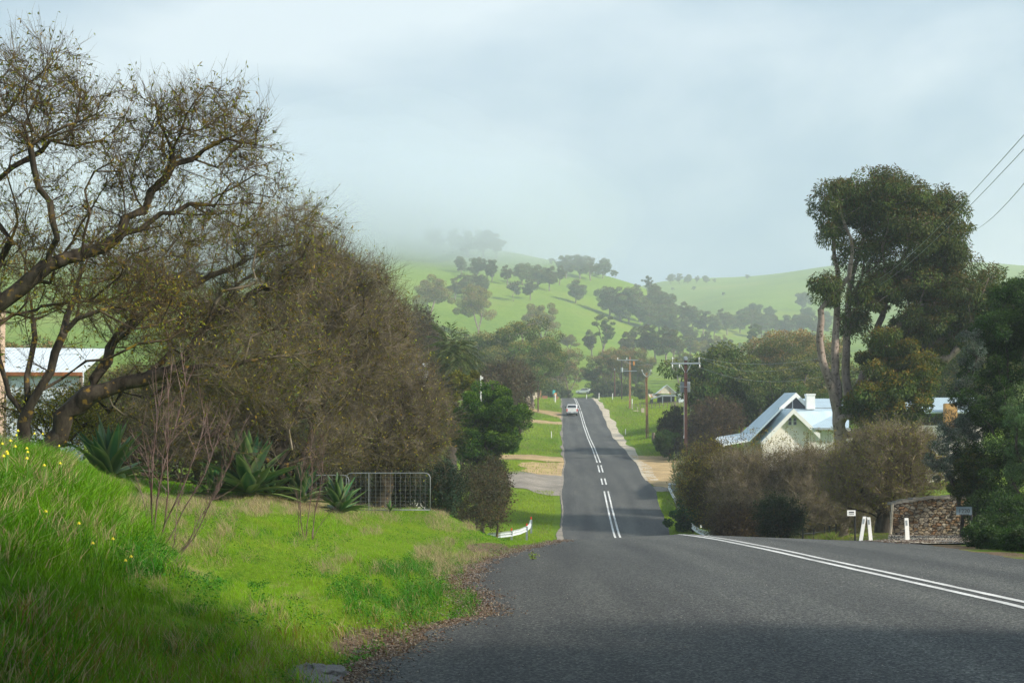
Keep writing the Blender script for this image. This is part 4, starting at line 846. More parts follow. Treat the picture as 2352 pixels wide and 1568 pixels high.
# ------------------------------------------------------------------ right side: the tall eucalyptus
gE = np.random.default_rng(88); YE = 82.0
bE = gbase(1935, YE)
tr_ = [[bE, P(1928, 980, YE), P(1915, 900, YE), P(1888, 830, YE), P(1882, 770, YE), P(1886, 710, YE), P(1920, 665, YE), P(1950, 640, YE - .5), P(1960, 560, YE - .7), P(1935, 500, YE - 1)],
       [P(1928, 980, YE), P(1922, 900, YE + .5), P(1916, 830, YE + .8), P(1920, 740, YE + 1), P(1925, 640, YE + 1), P(1912, 560, YE + 1), P(1915, 470, YE + 1)],
       [P(1928, 985, YE), P(1950, 930, YE + 1), P(1942, 850, YE + 1.5), P(1945, 760, YE + 1.5), P(1950, 660, YE + 1.5), P(1980, 560, YE + 1), P(2000, 470, YE)],
       [P(1950, 930, YE + 1), P(1985, 860, YE + 2), P(2010, 780, YE + 2), P(2035, 690, YE + 1.5), P(2070, 600, YE + 1), P(2120, 520, YE), P(2160, 470, YE)],
       [P(2035, 690, YE + 1.5), P(2080, 650, YE + 1), P(2120, 560, YE + 1), P(2150, 500, YE + 1)],
       [P(1985, 860, YE + 2), P(2050, 760, YE + .5), P(2090, 715, YE)],
       [P(2030, 980, YE + 2), P(2060, 880, YE + 1), P(2120, 810, YE), P(2180, 770, YE), P(2200, 700, YE)], [P(1945, 1000, YE + 1), P(2030, 980, YE + 2)],
       [P(2120, 810, YE), P(2170, 830, YE - .5), P(2200, 800, YE - .5)]]
ells_E = [pell(1930, 470, 60, 50, YE, 2, 2.2), pell(2000, 450, 85, 50, YE, 2.5, 3.4), pell(2060, 490, 80, 55, YE, 2.6, 3), pell(2150, 500, 70, 55, YE, 2.4, 3), pell(2180, 570, 55, 50, YE, 2.2, 2.2), pell(2080, 570, 110, 60, YE + 1, 3, 4), pell(1980, 570, 60, 50, YE + 1, 2, 1.5),
          pell(2210, 660, 80, 55, YE, 2.5, 3), pell(2120, 660, 90, 60, YE + 1.5, 3, 3.4), pell(2010, 670, 60, 50, YE + 1, 2, 1.8), pell(1900, 665, 35, 28, YE, 1.2, .9), pell(1960, 740, 22, 40, YE + 1.5, 1.2, .6), pell(2140, 750, 90, 50, YE + 1, 2.8, 3), pell(2220, 740, 60, 50, YE, 2, 1.8),
          pell(2020, 800, 40, 45, YE - 1, 1.6, 1.2), pell(2080, 850, 60, 55, YE - 1, 2, 2), pell(2010, 900, 48, 60, YE - 1.5, 1.8, 2.0), pell(2060, 920, 70, 55, YE - 1.5, 2, 2.4), pell(1990, 965, 28, 30, YE - 1.5, 1.2, .8), pell(1905, 520, 30, 30, YE, 1.2, .7)]
ells_E = [(a, b * np.array([1.1, 1.1, 1.12]), w) for a, b, w in ells_E] + [pell(2060, 460, 65, 42, YE, 2.2, 2.2), pell(2110, 530, 60, 45, YE - 1, 2, 1.8), pell(2235, 700, 60, 55, YE, 2, 1.6), pell(2190, 690, 90, 55, YE + 2, 2.4, 2.6), pell(2110, 800, 80, 50, YE + 2, 2.4, 2)]
ccE = spread(540, ells_E, gE, .46); crE = gE.uniform(.42, .9, len(ccE))
Pn, par, rad, ends = skeleton(tr_, ccE, step=.6, wob=.1, tip=.021, pw=.42, r=gE)
nS = int((sum(np.linalg.norm(np.diff(np.array(q), axis=0), axis=1).sum() for q in tr_)) / .6) + 8; rad[:nS] = np.maximum(rad[:nS] * 1.2, np.interp(Pn[:nS, 2], [0, P(0, 900, YE)[2], P(0, 640, YE)[2], P(0, 480, YE)[2]], [.34, .27, .15, .05]))
low = ccE[:, 2] < P(0, 780, YE)[2]
plant('eucalyptus_tree', bE, 'tall eucalyptus with pale curving trunks standing in front of the white house', 'tree', [limb_mesh(Pn, par, rad, 9)],
      [clumps_to_leaves(ccE[~low], crE[~low], 360, .2, .062, gE, [(.085, .13, .03), (.12, .17, .04), (.055, .09, .022), (.15, .17, .035)], .6, [(.13, .085, .02), (.09, .09, .02)]),
       clumps_to_leaves(ccE[low], crE[low], 560, .18, .07, gE, [(.08, .12, .02), (.11, .14, .02), (.06, .09, .015)], .5, [(.26, .17, .02), (.18, .17, .02)])], M['bark_gum'])
# hedges and shrubs right of the road
DG = [(.03, .065, .012), (.045, .085, .015), (.02, .045, .01)]
leafy('hedge', 'tall dark rounded hedge at the left end of the garden boundary', 'hedge', [pell(1545, 965, 32, 30, 150, 2.5), pell(1530, 1000, 25, 40, 148, 2.2), pell(1560, 1000, 30, 45, 150, 2.4)], gbase(1545, 150), 90, 240, .22, [(.035, .055, .012), (.05, .07, .015), (.07, .06, .02)], seed=51, crel=.3)
leafy('hedge', 'bright green clipped hedge in front of the dark rounded hedge', 'hedge', [pell(1528, 1015, 22, 28, 142, 1.6), pell(1550, 1022, 18, 28, 141, 1.4)], gbase(1538, 141), 70, 240, .18, [(.05, .11, .015), (.07, .13, .02)], seed=52, crel=.3)
leafy('hedge', 'small dark square hedge against the timber post', 'hedge', [pell(1562, 1030, 11, 24, 138, .9)], gbase(1562, 138), 40, 240, .16, [(.035, .04, .02), (.05, .055, .02)], seed=53, crel=.35)
scrub('bare purple brown tree behind the steel pole', [pell(1645, 965, 60, 48, 142, 3.5), pell(1625, 1005, 50, 35, 142, 3)], gbase(1640, 142), 2500, 54, [(.10, .07, .05), (.14, .10, .05)], .3, 420, ntw=18, twL=1.1, twr=.014, name='bare_tree', step=.7, tip=.014)
TW = dict(twr=.0062, twL=.8, step=.5, tip=.007, ntw=18)
scrub('olive yellow shrub at the left end of the twiggy thicket, above the guard rail', [pell(1630, 1070, 65, 55, 74, 2), pell(1600, 1120, 45, 60, 73, 1.8), pell(1660, 1160, 60, 70, 73, 2)], gbase(1640, 74), 16000, 61, [(.24, .20, .02), (.16, .15, .02), (.28, .23, .03), (.10, .12, .02)], .1, 420, **TW)
scrub('brown leafless thicket directly below the white house', [pell(u, v, 58, 46, Y, 1.6) for u in range(1690, 1860, 40) for v, Y in ((1080, 70), (1140, 69), (1192, 67))], gbase(1760, 69), 9000, 62, [(.16, .14, .03), (.11, .12, .02)], .08, 1300, twig='twig_pale', **TW)
scrub('purple grey leafless thicket beneath the eucalyptus trunks', [pell(u, v, 58, 46, Y, 1.6) for u in range(1850, 2010, 40) for v, Y in ((1078, 68), (1138, 67), (1188, 65))], gbase(1880, 67), 9000, 63, [(.16, .14, .03), (.11, .12, .02)], .08, 1300, twig='twig_pale', **TW)
scrub('dark olive broom bush low in front of the thicket', [pell(1790, 1190, 55, 50, 62, 1.2)], gbase(1790, 62), 14000, 64, [(.03, .06, .018), (.045, .07, .02)], .09, 160, twr=.004, twL=.5)
scrub('rust brown dry brush behind the end of the right guard rail', [pell(1700, 1205, 70, 40, 66, 1.4)], gbase(1700, 66), 3000, 65, [(.10, .055, .03), (.07, .055, .02)], .1, 260, **TW)
bT = gbase(2030, 57)
bare_tree('old_fruit_tree', 'spreading half bare tree with a stout dark trunk left of the stone wall',
    [[tuple(bT) + (0,), (2030, 1190, 57), (2040, 1150, 57), (2060, 1100, 57), (2090, 1020, 57.5)], [(2030, 1190, 57), (1990, 1150, 57), (1940, 1110, 57), (1900, 1060, 57)], [(2040, 1150, 57), (2000, 1080, 57), (1990, 1000, 57)], [(2060, 1100, 57), (2120, 1060, 57), (2150, 1020, 57)], [(2020, 1190, 57), (1960, 1170, 56.5), (1930, 1170, 56)]],
    [pell(2050, 1020, 100, 42, 57.5, 2.4, 3.0), pell(1980, 1090, 95, 75, 57, 2.3, 3), pell(2100, 1080, 80, 65, 57.5, 2.2, 2.5), pell(2040, 1130, 90, 40, 57, 2, 1.4)],
    1100, 66, bT, step=.45, tip=.008, ntw=16, twL=.7, twr=.0052, bark='bark_dark', twig='twig_pale', leafn=20000, leafL=.09, leafc=[(.20, .22, .02), (.27, .25, .03), (.12, .16, .02)])
# upright shoots along the top of the thicket
def shoots(label, u0, u1, vt, vb, Y, n, seed, cols, name='shrub'):
    g = np.random.default_rng(seed); x0, x1 = P(u0, 0, Y)[0], P(u1, 0, Y)[0]; st = np.column_stack([g.uniform(x0, x1, n), g.uniform(Y - .8, Y + .8, n), np.full(n, P(0, vb, Y)[2] - .3)])
    st[:, 2] = gz((x0 + x1) / 2, Y) + 2.2 + g.uniform(-.5, .3, n)
    topz = P(0, vt, Y)[2]; L = (topz - st[:, 2]) * g.uniform(.62, 1.03, n); t = twig_lines(st, np.tile([0, 0, 1.0], (n, 1)) + g.normal(0, .05, (n, 3)), L, 6, .045, .05, g)
    b = np.array([(x0 + x1) / 2, Y, gz((x0 + x1) / 2, Y)]); root = empty(name, b, label, 'shrub')
    lo = twig_lines(np.column_stack([b[0] + (st[:, 0] - b[0]) * .6, st[:, 1], np.full(n, b[2])]), (st - np.column_stack([b[0] + (st[:, 0] - b[0]) * .6, st[:, 1], np.full(n, b[2])])), st[:, 2] - b[2], 4, .05, 0, g)
    V, Fq, _ = merge([twig_mesh(t, .010), twig_mesh(lo, .012, .8)]); mk('stems', V - b, Fq, M['twig_brown'], root)
    m = g.integers(0, n, n * 34); c = t[m, g.integers(2, 7, len(m))] + g.normal(0, .07, (len(m), 3)); V, Fq, cc = leaf_mesh(c, .1, .04, g, cols=cols, droop=-.3); mk('leaves', V - b, Fq, M['leaf'], root, col=cc)
shoots('row of upright rusty shoots sprouting above the thicket in front of the house gable', 1700, 1930, 988, 1015, 71, 200, 67, [(.20, .13, .015), (.15, .14, .02), (.24, .20, .03), (.12, .08, .015)])
shoots('sparse dark upright shoots in front of the verandah roof', 1645, 1720, 975, 1010, 72, 26, 68, [(.10, .06, .02)])
# reeds and ivy by the right guard rail
def reeds(label, u0, u1, Y, hgt, n, seed, cols):
    g = np.random.default_rng(seed); x0, x1 = P(u0, 0, Y)[0], P(u1, 0, Y)[0]; x = g.uniform(x0, x1, n); y = g.uniform(Y - 1.5, Y + 1.5, n); st = np.column_stack([x, y, ground(x, y)])
    t = twig_lines(st, np.tile([0, 0, 1.0], (n, 1)) + g.normal(0, .1, (n, 3)), hgt * g.uniform(.6, 1.05, n), 6, .05, 0, g); b = np.array([(x0 + x1) / 2, Y, gz((x0 + x1) / 2, Y)])
    root = empty('reed_clump', b, label, 'reeds'); V, Fq = twig_mesh(t, .012); mk('stems', V - b, Fq, M['twig_grey'], root)
    m = np.repeat(np.arange(n), 16); c = t[m, g.integers(1, 7, len(m))]; V, Fq, cc = leaf_mesh(c, .42, .05, g, d=np.column_stack([g.normal(0, .6, len(m)), g.normal(0, .6, len(m)), np.full(len(m), .8)]) * 2, cols=cols, droop=.1); mk('leaves', V - b, Fq, M['leaf'], root, col=cc)
leafy('shrub', 'low dark leafy undergrowth at the road edge in the extreme right corner', 'shrub', [pell(u, v, 60, 34, Y, .8) for u, v, Y in ((2275, 1240, 36), (2320, 1245, 34), (2370, 1250, 32.5), (2430, 1250, 31.5), (2300, 1215, 38), (2390, 1215, 36))], gbase(2370, 34), 220, 300, .07, DG, seed=86, crel=.3)
reeds('pale green reeds growing behind the long guard rail', 1556, 1640, 97, 3.9, 420, 71, [(.17, .24, .08), (.24, .28, .12), (.09, .16, .04), (.32, .32, .16)])
leafy('ivy_clump', 'dark glossy ivy clump between the two right guard rails', 'shrub', [pell(1590, 1180, 40, 35, 88, 1.3), pell(1560, 1198, 28, 18, 88, 1), pell(1630, 1195, 30, 30, 86, 1.1)], gbase(1592, 88), 70, 240, .13, [(.02, .07, .015), (.03, .10, .02), (.06, .15, .03)], seed=72, asp=.8, crel=.28)
# dark shrubbery at the right edge
bR = gbase(2330, 49.5)
leafy('dense_shrub', 'tall very dark leafy bush filling the right edge of the photo', 'shrub', [pell(2290, 790, 75, 90, 50.5, 1.4, 2), pell(2340, 720, 80, 80, 50.5, 1.4, 2), pell(2400, 800, 120, 160, 50.5, 1.8, 4), pell(2280, 930, 85, 110, 50, 1.5, 3), pell(2400, 1020, 120, 150, 49.5, 1.8, 4), pell(2290, 1060, 90, 110, 49, 1.4, 3), pell(2310, 1180, 70, 70, 48.5, 1.1, 2), pell(2250, 1130, 50, 60, 49, 1, 1), pell(2330, 1195, 60, 60, 43, 1, 1.4), pell(2290, 1225, 42, 32, 43, .8, .8), pell(2380, 1225, 55, 40, 40, 1, 1)], bR, 330, 430, .085, [(.015, .045, .008), (.025, .065, .01), (.04, .09, .012), (.012, .03, .008)], [(.05, .10, .015)], seed=81, crel=.3, tip=.006)
leafy('silvery_shrub', 'silvery leaved bush lit at the edge of the very dark bush', 'shrub', [pell(2235, 800, 30, 50, 50, .7), pell(2225, 900, 28, 60, 50, .7), pell(2190, 985, 35, 45, 50, .8), pell(2165, 1060, 40, 60, 50, .8), pell(2215, 1010, 40, 60, 50, .8)], gbase(2210, 50), 130, 260, .075, [(.20, .25, .19), (.12, .17, .11), (.30, .34, .27), (.07, .12, .06)], seed=82, crel=.34, tip=.006, asp=.28)
leafy('shrub', 'olive green bush overhanging the stone wall and number sign', 'shrub', [pell(2240, 1080, 50, 55, 49.5, .9), pell(2225, 1120, 45, 30, 49.8, .8)], gbase(2255, 49.5), 90, 300, .07, [(.06, .10, .012), (.09, .13, .015), (.03, .06, .01)], [(.14, .14, .02)], seed=83, crel=.3)
leafy('light_shrub', 'lighter grey green bush protruding at the extreme right edge', 'shrub', [pell(2345, 960, 45, 50, 46, .8), pell(2350, 1060, 32, 60, 46, .8), pell(2390, 1000, 60, 110, 46, .9)], gbase(2370, 46), 120, 300, .07, [(.09, .16, .05), (.13, .21, .08), (.06, .11, .03)], seed=84, crel=.3, asp=.3)
leafy('shrub', 'bright olive treetop above the very dark bush at the upper right', 'shrub', [pell(2330, 690, 60, 40, 60, 1.6), pell(2300, 760, 50, 60, 60, 1.6)], gbase(2320, 60), 90, 320, .12, [(.05, .09, .02), (.08, .12, .02), (.03, .06, .01)], [(.11, .13, .02)], seed=85, crel=.28)
# ------------------------------------------------------------------ built things (modelled in world metres, origin moved to the base)
class Thing:
    def __init__(s, name, base, label, cat, group=None):
        s.b = Vector([float(c) for c in base]); s.root = empty(name, s.b, label, cat, group)
    def part(s, name, mb, m, parent=None, smooth=False, bevel=0.0, label=None):
        o = mb.build(name, m, parent or s.root, smooth, bevel)
        if parent is None: o.location = -s.b
        if label: o['label'] = label
        return o
    def text(s, txt, loc, size, m, parent=None):
        cu = bpy.data.curves.new('lettering', 'FONT'); cu.body = txt; cu.size = size; cu.align_x = 'CENTER'; cu.align_y = 'CENTER'; cu.extrude = 0.003
        cu.materials.append(m); o = bpy.data.objects.new('lettering', cu); COL.objects.link(o); o.rotation_euler = (math.pi / 2, 0, 0); o.parent = parent or s.root
        o.location = Vector(loc) - (s.b if parent is None else Vector((0, 0, 0)))
        bpy.context.view_layer.update(); me = bpy.data.meshes.new_from_object(o.evaluated_get(bpy.context.evaluated_depsgraph_get())); o2 = bpy.data.objects.new('lettering', me); COL.objects.link(o2); o2.parent = o.parent; o2.location = o.location; o2.rotation_euler = o.rotation_euler; bpy.data.objects.remove(o); return o2
def loc_of(u, v, y0=60): return hit(u, v, y0)

# guide posts
def guide_post(u, v, hgt, label, Y=None, lean=(0, 0), w=.1, refl=True, group='white roadside guide posts', top=None):
    p = hit(u, v, 20) if Y is None else gbase(u, Y) + np.array([0, 0, .1])
    t = Thing('guide_post', p, label, 'guide post', group); m = MB()
    q = np.array([[-w / 2, 0, 0], [w / 2, 0, 0], [w / 2, 0, hgt], [-w / 2 + .012, 0, hgt]]); q[:, 0] += q[:, 2] * lean[0]; q[:, 1] += q[:, 2] * lean[1]
    m.prism(q + p - np.array([0, 0, .1]) * 1, (0, -.02, 0), (0, .02, 0)); t.part('post', m, M['white'], bevel=.004)
    if refl:
        m = MB(); r_ = np.array([[-.027, 0, -.16], [.027, 0, -.16], [.027, 0, 0], [-.027, 0, 0]]); r_[:, 0] += (r_[:, 2] + hgt - .08) * lean[0]; r_[:, 2] += hgt - .18; r_[:, 1] += hgt * lean[1]
        m.prism(r_ + p + np.array([0, -.025, 0]), (0, -.004, 0), (0, .004, 0)); t.part('reflector', m, M['steel'])
    return t
guide_post(1975, 1240, .98, 'white guide post leaning right, left one of the crossed pair by the gravel driveway', Y=47, lean=(.15, 0), w=.125)
guide_post(2001, 1238, .95, 'white guide post leaning left, right one of the crossed pair by the gravel driveway', Y=47.5, lean=(-.10, 0), w=.125)
guide_post(2085, 1243, .88, 'white guide post standing alone in front of the stone wall', Y=46, lean=(-.06, 0), w=.14)
for a in [(1436.7, 1000, .95, 'white guide post in the dry grass on the right verge'), (1266.5, 1007, 1.0, 'white guide post in the middle of the left verge'), (1376, 918, 1.5, 'white post left of two on the grass beyond the crest'), (1407, 918, 1.5, 'white post right of two on the grass beyond the crest'), (1347.5, 916, 1.1, 'short white post at the far end of the road'), (1452, 940, 1.9, 'white post touching the foot of the tan pole')]:
    guide_post(a[0], a[1], a[2], a[3], refl=False, w=.16 if a[1] < 950 else .11)
t = Thing('fence_post', hit(1500.5, 1013, 60), 'short thick weathered timber post at the corner of the green paddock', 'post'); m = MB(); p = np.array(t.b); m.tube([p + [0, 0, -.2], p + [0, 0, 1.05]], .2, 10); t.part('post', m, M['wood'])
# timber yard fence by the steel pole
pf = np.array(hit(1585, 1060, 60)); t = Thing('timber_fence', pf, 'weathered timber fence running right from the foot of the rusty steel pole', 'fence')
m = MB(); m.box(pf + [-.55, .4, .75], (.5, .3, 1.9)); t.part('post', m, M['wood'])
m = MB()
for i in range(9): m.box(pf + [.5 + i * .45, -.25 - i * .9, .62 + rng.uniform(-.06, .06) - i * .12], (.42, .05, 1.5), rz=-1.1)
t.part('palings', m, M['wood'])
# poles
def ins(m, c, r=.06, h=.28, up_=1): m.tube([c, c + np.array([0, 0, h * .5 * up_]), c + np.array([0, 0, h * up_])], [r * .5, r, r * .7], 8)
def wires(name, pts, label, sag=.6, r=.012):
    t = Thing(name, pts[0][0], label, 'cable'); m = MB()
    for a, b in pts:
        a = np.array(a); b = np.array(b); s = np.linspace(0, 1, 18)[:, None]; q = a + (b - a) * s; q[:, 2] -= (sag * 4 * s * (1 - s)).ravel(); m.tube(q, r, 4)
    t.part('wire', m, M['steel'])
p1 = np.array(hit(1575.5, 1062, 60)); Y1 = p1[1]
def at(Y): return lambda u, v: P(u, v, Y)
A1 = at(Y1)
t = Thing('power_pole', p1, 'rusty red steel power pole with crossarm beside the tan gravel apron', 'power pole')
m = MB(); top = A1(1574.5, 824)
for dx in (-.17, .17): m.box((p1 + top) / 2 + [dx * .62, 0, 0], (.07, .2, top[2] - p1[2] + .4), R=None)
m.box((p1 + top) / 2, (.2, .12, top[2] - p1[2] + .3)); t.part('pole', m, M['pole_rust'])
m = MB(); c = A1(1574.5, 834.5); m.box(c + [0, -.16, 0], (2.9, .12, .15)); t.part('crossarm', m, M['galv'])
m = MB()
for s_ in (-1, 1):
    m.tube([c + [s_ * .55, -.14, -.05], c + [s_ * .08, -.14, -.9]], .03, 6)
t.part('brace', m, M['galv'])
for dx in (-1.28, 1.3): m = MB(); ins(m, c + [dx, -.16, .3], .07, .3); m.tube([c + [dx, -.16, .05], c + [dx, -.16, .35]], .025, 6); t.part('insulator', m, M['white'], smooth=True)
for dx in (-1.3, -.62, 1.35): m = MB(); ins(m, c + [dx, -.2, -.1], .075, .36, -1); t.part('insulator', m, M['white'], smooth=True)
m = MB(); cc_ = A1(1574.5, 823); m.tube([cc_ + [0, -.18, 0], cc_ + [0, -.05, 0]], .21, 16); m.tube([cc_ + [0, -.24, 0], cc_ + [0, -.18, 0]], .13, 16); t.part('lamp_cap', m, M['galv'])
m = MB(); tc_ = A1(1574.5, 888); m.box(tc_ + [-.0, .42, 0], (.95, .5, 1.0)); 
for k in range(9): m.box(tc_ + [-.42 + k * .105, .15, -.05], (.02, .08, .8))
tr = t.part('transformer', m, M['steel'], bevel=.02)
for dx in (-.34, .34):
    m = MB(); ins(m, tc_ + [dx, .42, .5], .07, .36); t.part('bushing', m, M['black'], tr, True)
m = MB(); m.tube([tc_ + [-.7, -.16, 0], tc_ + [.14, -.16, -.02]], .035, 6); t.part('bracket', m, M['galv'])
m = MB(); m.tube([A1(1571.5, 906), A1(1571.8, 1000)], .045, 8); m.box(A1(1571.6, 1003), (.14, .14, .3)); t.part('conduit', m, M['white'])
p2 = np.array(hit(1486.6, 1007, 100)); A2 = at(p2[1]); t = Thing('power_pole', p2, 'brown steel pole with a V shaped head standing on the right verge', 'power pole')
m = MB(); tp = A2(1484.6, 858)
for dx in (-.09, .09): m.prism(np.array([p2 + [dx * 1.6 - .04, -.12, -.3], p2 + [dx * 1.6 + .04, -.12, -.3], tp + [dx * .8 + .04, -.1, 0], tp + [dx * .8 - .04, -.1, 0]]), (0, 0, 0), (0, .24, 0))
m.box((p2 + tp) / 2, (.16, .12, tp[2] - p2[2] + .3)); t.part('pole', m, M['pole_tan'])
for s_ in (-1, 1): m = MB(); m.tube([tp + [0, -.1, -.4], tp + [s_ * .38, -.1, -.05], tp + [s_ * .52, -.1, .32]], .04, 6); t.part('arm', m, M['galv']); m = MB(); ins(m, tp + [s_ * .56, -.1, .3], .06, .22); t.part('insulator', m, M['white'])
p3 = np.array(hit(1447.3, 939, 100)); A3 = at(p3[1]); t = Thing('power_pole', p3, 'tan power pole with two crossarms at the far right verge', 'power pole')
m = MB(); tp = A3(1446.6, 822); m.box((p3 + tp) / 2, (.34, .26, tp[2] - p3[2] + .4)); t.part('pole', m, M['pole_tan'])
m = MB(); c3a = A3(1442, 827); m.box(c3a + [0, -.2, 0], (3.7, .12, .13)); t.part('crossarm', m, M['galv'])
m = MB(); c3b = A3(1446, 852); m.box(c3b + [.1, -.2, 0], (2.3, .12, .12)); t.part('crossarm', m, M['galv'])
m = MB(); m.tube([c3a + [-.7, -.2, 0], A3(1446.6, 835) + [0, -.2, 0]], .03, 5); t.part('brace', m, M['galv'])
for dx in (-1.8, -.2): m = MB(); ins(m, c3a + [dx, -.2, .05], .08, .4); t.part('insulator', m, M['white'])
m = MB(); ins(m, c3a + [1.05, -.2, -.2], .13, .75, -1); t.part('insulator', m, M['orange'], label='amber coloured hanging insulator')
Y4 = 300.; p4 = gbase(1428, Y4); A4 = at(Y4); t = Thing('power_pole', p4, 'thin dark power pole carrying a pale cylindrical transformer', 'power pole')
m = MB(); tp = A4(1428, 826); m.tube([p4, tp], [.16, .12], 8); t.part('pole', m, M['bark_dark'])
m = MB(); q = A4(1428, 849); m.tube([q + [0, -.3, -.5], q + [0, -.3, .45]], .28, 12); t.part('transformer', m, M['galv']); m = MB(); m.box(A4(1431, 848) + [.2, -.2, 0], (1.6, .08, .08)); t.part('crossarm', m, M['galv'])
p5 = gbase(1411.8, 335); A5 = at(335.); t = Thing('power_pole', p5, 'distant short reddish pole just visible before the dark gums', 'power pole'); m = MB(); tp = A5(1411.8, 851); m.tube([p5, tp], .14, 8); t.part('pole', m, M['pole_rust']); m = MB(); ins(m, tp, .12, .5); t.part('insulator', m, M['galv'])
pL = np.array(hit(1236, 945, 100)); AL = at(pL[1]); t = Thing('power_pole', pL, 'slim dark red pole standing on the left verge', 'power pole'); m = MB(); tp = AL(1235, 835); m.tube([pL, tp], [.12, .1], 8); t.part('pole', m, M['pole_rust'])
t = Thing('power_pole', gbase(1241, 300), 'pale edged brown pole behind the slim dark red pole', 'power pole'); m = MB(); A_ = at(300.); m.tube([np.array(t.b), A_(1240.5, 838)], .16, 8); m.box((A_(1243, 860) + A_(1243, 905)) / 2, (.1, .1, 4.5)); t.part('pole', m, M['pole_tan'])
t = Thing('light_pole', gbase(1105, 105), 'small white pole poking out above the dark conifer', 'pole'); m = MB(); A_ = at(105.); m.tube([np.array(t.b), A_(1104, 862)], .05, 6); m.box(A_(1106.5, 868), (.2, .1, .16)); t.part('pole', m, M['white'])
wires('power_line', [(c + [-1.28, -.16, .6], c3a + [-1.8, -.2, .4]), (c + [1.3, -.16, .6], c3a + [1.7, -.2, .1]), (c + [-.62, -.2, -.4], tp * 0 + A2(1482, 848)), (c + [1.35, -.2, -.4], A2(1489, 848))], 'thin power lines running from the rusty steel pole to the poles up the right verge', 1.0, .012)
wires('power_line', [(c + [1.3, -.16, .6], P(1840, 840, 128)), (c + [1.35, -.2, -.4], P(1900, 862, 120)), (c + [1.3, -.1, .6], P(1980, 800, 105))], 'thin sagging power lines leading from the rusty steel pole towards the tall eucalyptus', .9, .012)
wires('power_line', [(P(2020, 640, 72), P(2352, 310, 26)), (P(2020, 655, 72), P(2375, 318, 26)), (P(2215, 535, 60), P(2360, 412, 27))], 'overhead wires crossing the sky at the upper right', .25, .0075)
wires('power_line', [(A3(1446, 860), A4(1428, 862)), (c3b + [-1, -.2, .1], P(1250, 868, 300)), (A4(1428, 862), P(1180, 880, 330))], 'thin line strung across the far end of the road', .7, .015)

# guard rails with a W profile
def wrail(t, path, name='rail', h0=.42, m_=None, flare=True):
    """path of (x, y, zground)"""
    path = np.array(path, float); prof_ = np.array([(0, 0), (.035, .045), (.085, .075), (.085, .115), (.02, .155), (.085, .195), (.085, .235), (.035, .265), (0, .31)]); m = MB()
    T = np.gradient(path, axis=0); T[:, 2] = 0; T /= np.linalg.norm(T, axis=1)[:, None]; Nn = np.column_stack([T[:, 1], -T[:, 0], np.zeros(len(T))])
    n, k = len(path), len(prof_); Vv = []
    for off in (0, -.012):
        for i in range(n):
            for (d, z) in prof_: Vv.append(path[i] + Nn[i] * (d + off) + np.array([0, 0, h0 + z]))
    Fs = []
    for i in range(n - 1):
        for j in range(k - 1):
            a = i * k + j; Fs.append((a, a + 1, a + k + 1, a + k)); a += n * k; Fs.append((a, a + k, a + k + 1, a + 1))
        for j in (0, k - 1): a = i * k + j; Fs.append((a, a + k, a + k + n * k, a + n * k))
    for i in (0, n - 1):
        for j in range(k - 1): a = i * k + j; Fs.append((a, a + 1, a + 1 + n * k, a + n * k))
    m.add(Vv, Fs); return t.part(name, m, m_ or M['rail'])
def railpost(t, p, n_=(0, 1), red=True, hgt=.78):
    m = MB(); m.box(np.array(p) + [n_[0] * -.12, n_[1] * .12, hgt / 2 - .1], (.12, .12, hgt)); t.part('post', m, M['galv'])
    if red: m = MB(); m.box(np.array(p) + [0, -.03, .80], (.075, .03, .14)); t.part('reflector', m, M['red'], bevel=.01)
def gp(u, Y, dz=0): x = (u - 1176) * Y / F; return np.array([x, Y, gz(x, Y) + dz])
lev = P(1170, 1236, 79.5)[2] - .42 + .02
pts = [(1122, 79.2), (1150, 79), (1175, 79.2), (1195, 79.8), (1210, 80.9), (1218, 82.3), (1220, 83.8)]
path = [np.array([(u - 1176) * Y / F, Y, lev + .04 * i + (.01 * i * i)]) for i, (u, Y) in enumerate(pts)]
t = Thing('guard_rail', gp(1170, 79.5), 'curved white guard rail with three red reflectors at the left of the road', 'guard rail', 'curved guard rails at the creek crossing')
wrail(t, path[::-1])
for i in (2, 4, 6): railpost(t, path[i] + [0, 0, 0])
m = MB(); q = path[0]; m.box(q + [-.3, 0, .52], (.7, .04, .3)); t.part('end_plate', m, M['galv'])
t = Thing('guard_rail', gp(1175, 95), 'dark grey backside of a second guard rail behind the curved left one', 'guard rail')
pb = [np.array([(u - 1176) * 93 / F, 93 + (u - 1140) * .012, P(0, 1214 - (u - 1140) * .05, 93)[2] - .62]) for u in (1118, 1140, 1165, 1190, 1212)]
wrail(t, pb, m_=M['steel']); 
for i in (1, 3): m = MB(); m.box(pb[i] + [0, -.12, .45], (.3, .2, .6)); t.part('post', m, M['galv'])
t = Thing('guard_rail', gp(1550, 108), 'long straight guard rail running away along the right edge of the road', 'guard rail')
pr = [P(1560, 1166, 96), P(1548, 1142, 103), P(1538, 1122, 110), P(1534, 1114, 113)]; pr = [q - np.array([0, 0, .62]) for q in pr] + [P(1537, 1112, 114.3) - np.array([0, 0, .62]), P(1546, 1113, 114.6) - np.array([0, 0, .62]), P(1556, 1114, 114.4) - np.array([0, 0, .62])]
wrail(t, [q for q in pr]); wrail(t, [q + np.array([.42, 0, 0]) for q in pr[:4]], name='rear_rail', m_=M['galv'])
for i in (0, 1, 2, 3): m = MB(); m.box(pr[i] + [.2, 0, .25], (.14, .14, .85)); t.part('post', m, M['galv'])
t = Thing('guard_rail', gp(1620, 82), 'curved guard rail sweeping right behind the road crest', 'guard rail', 'curved guard rails at the creek crossing')
pc = [P(u, v, Y) for (u, v, Y) in [(1588, 1203, 84), (1596, 1210, 82.6), (1607, 1216, 81.6), (1620, 1220, 81), (1634, 1222, 80.8)]]; pc = [q - np.array([0, 0, .66]) for q in pc]
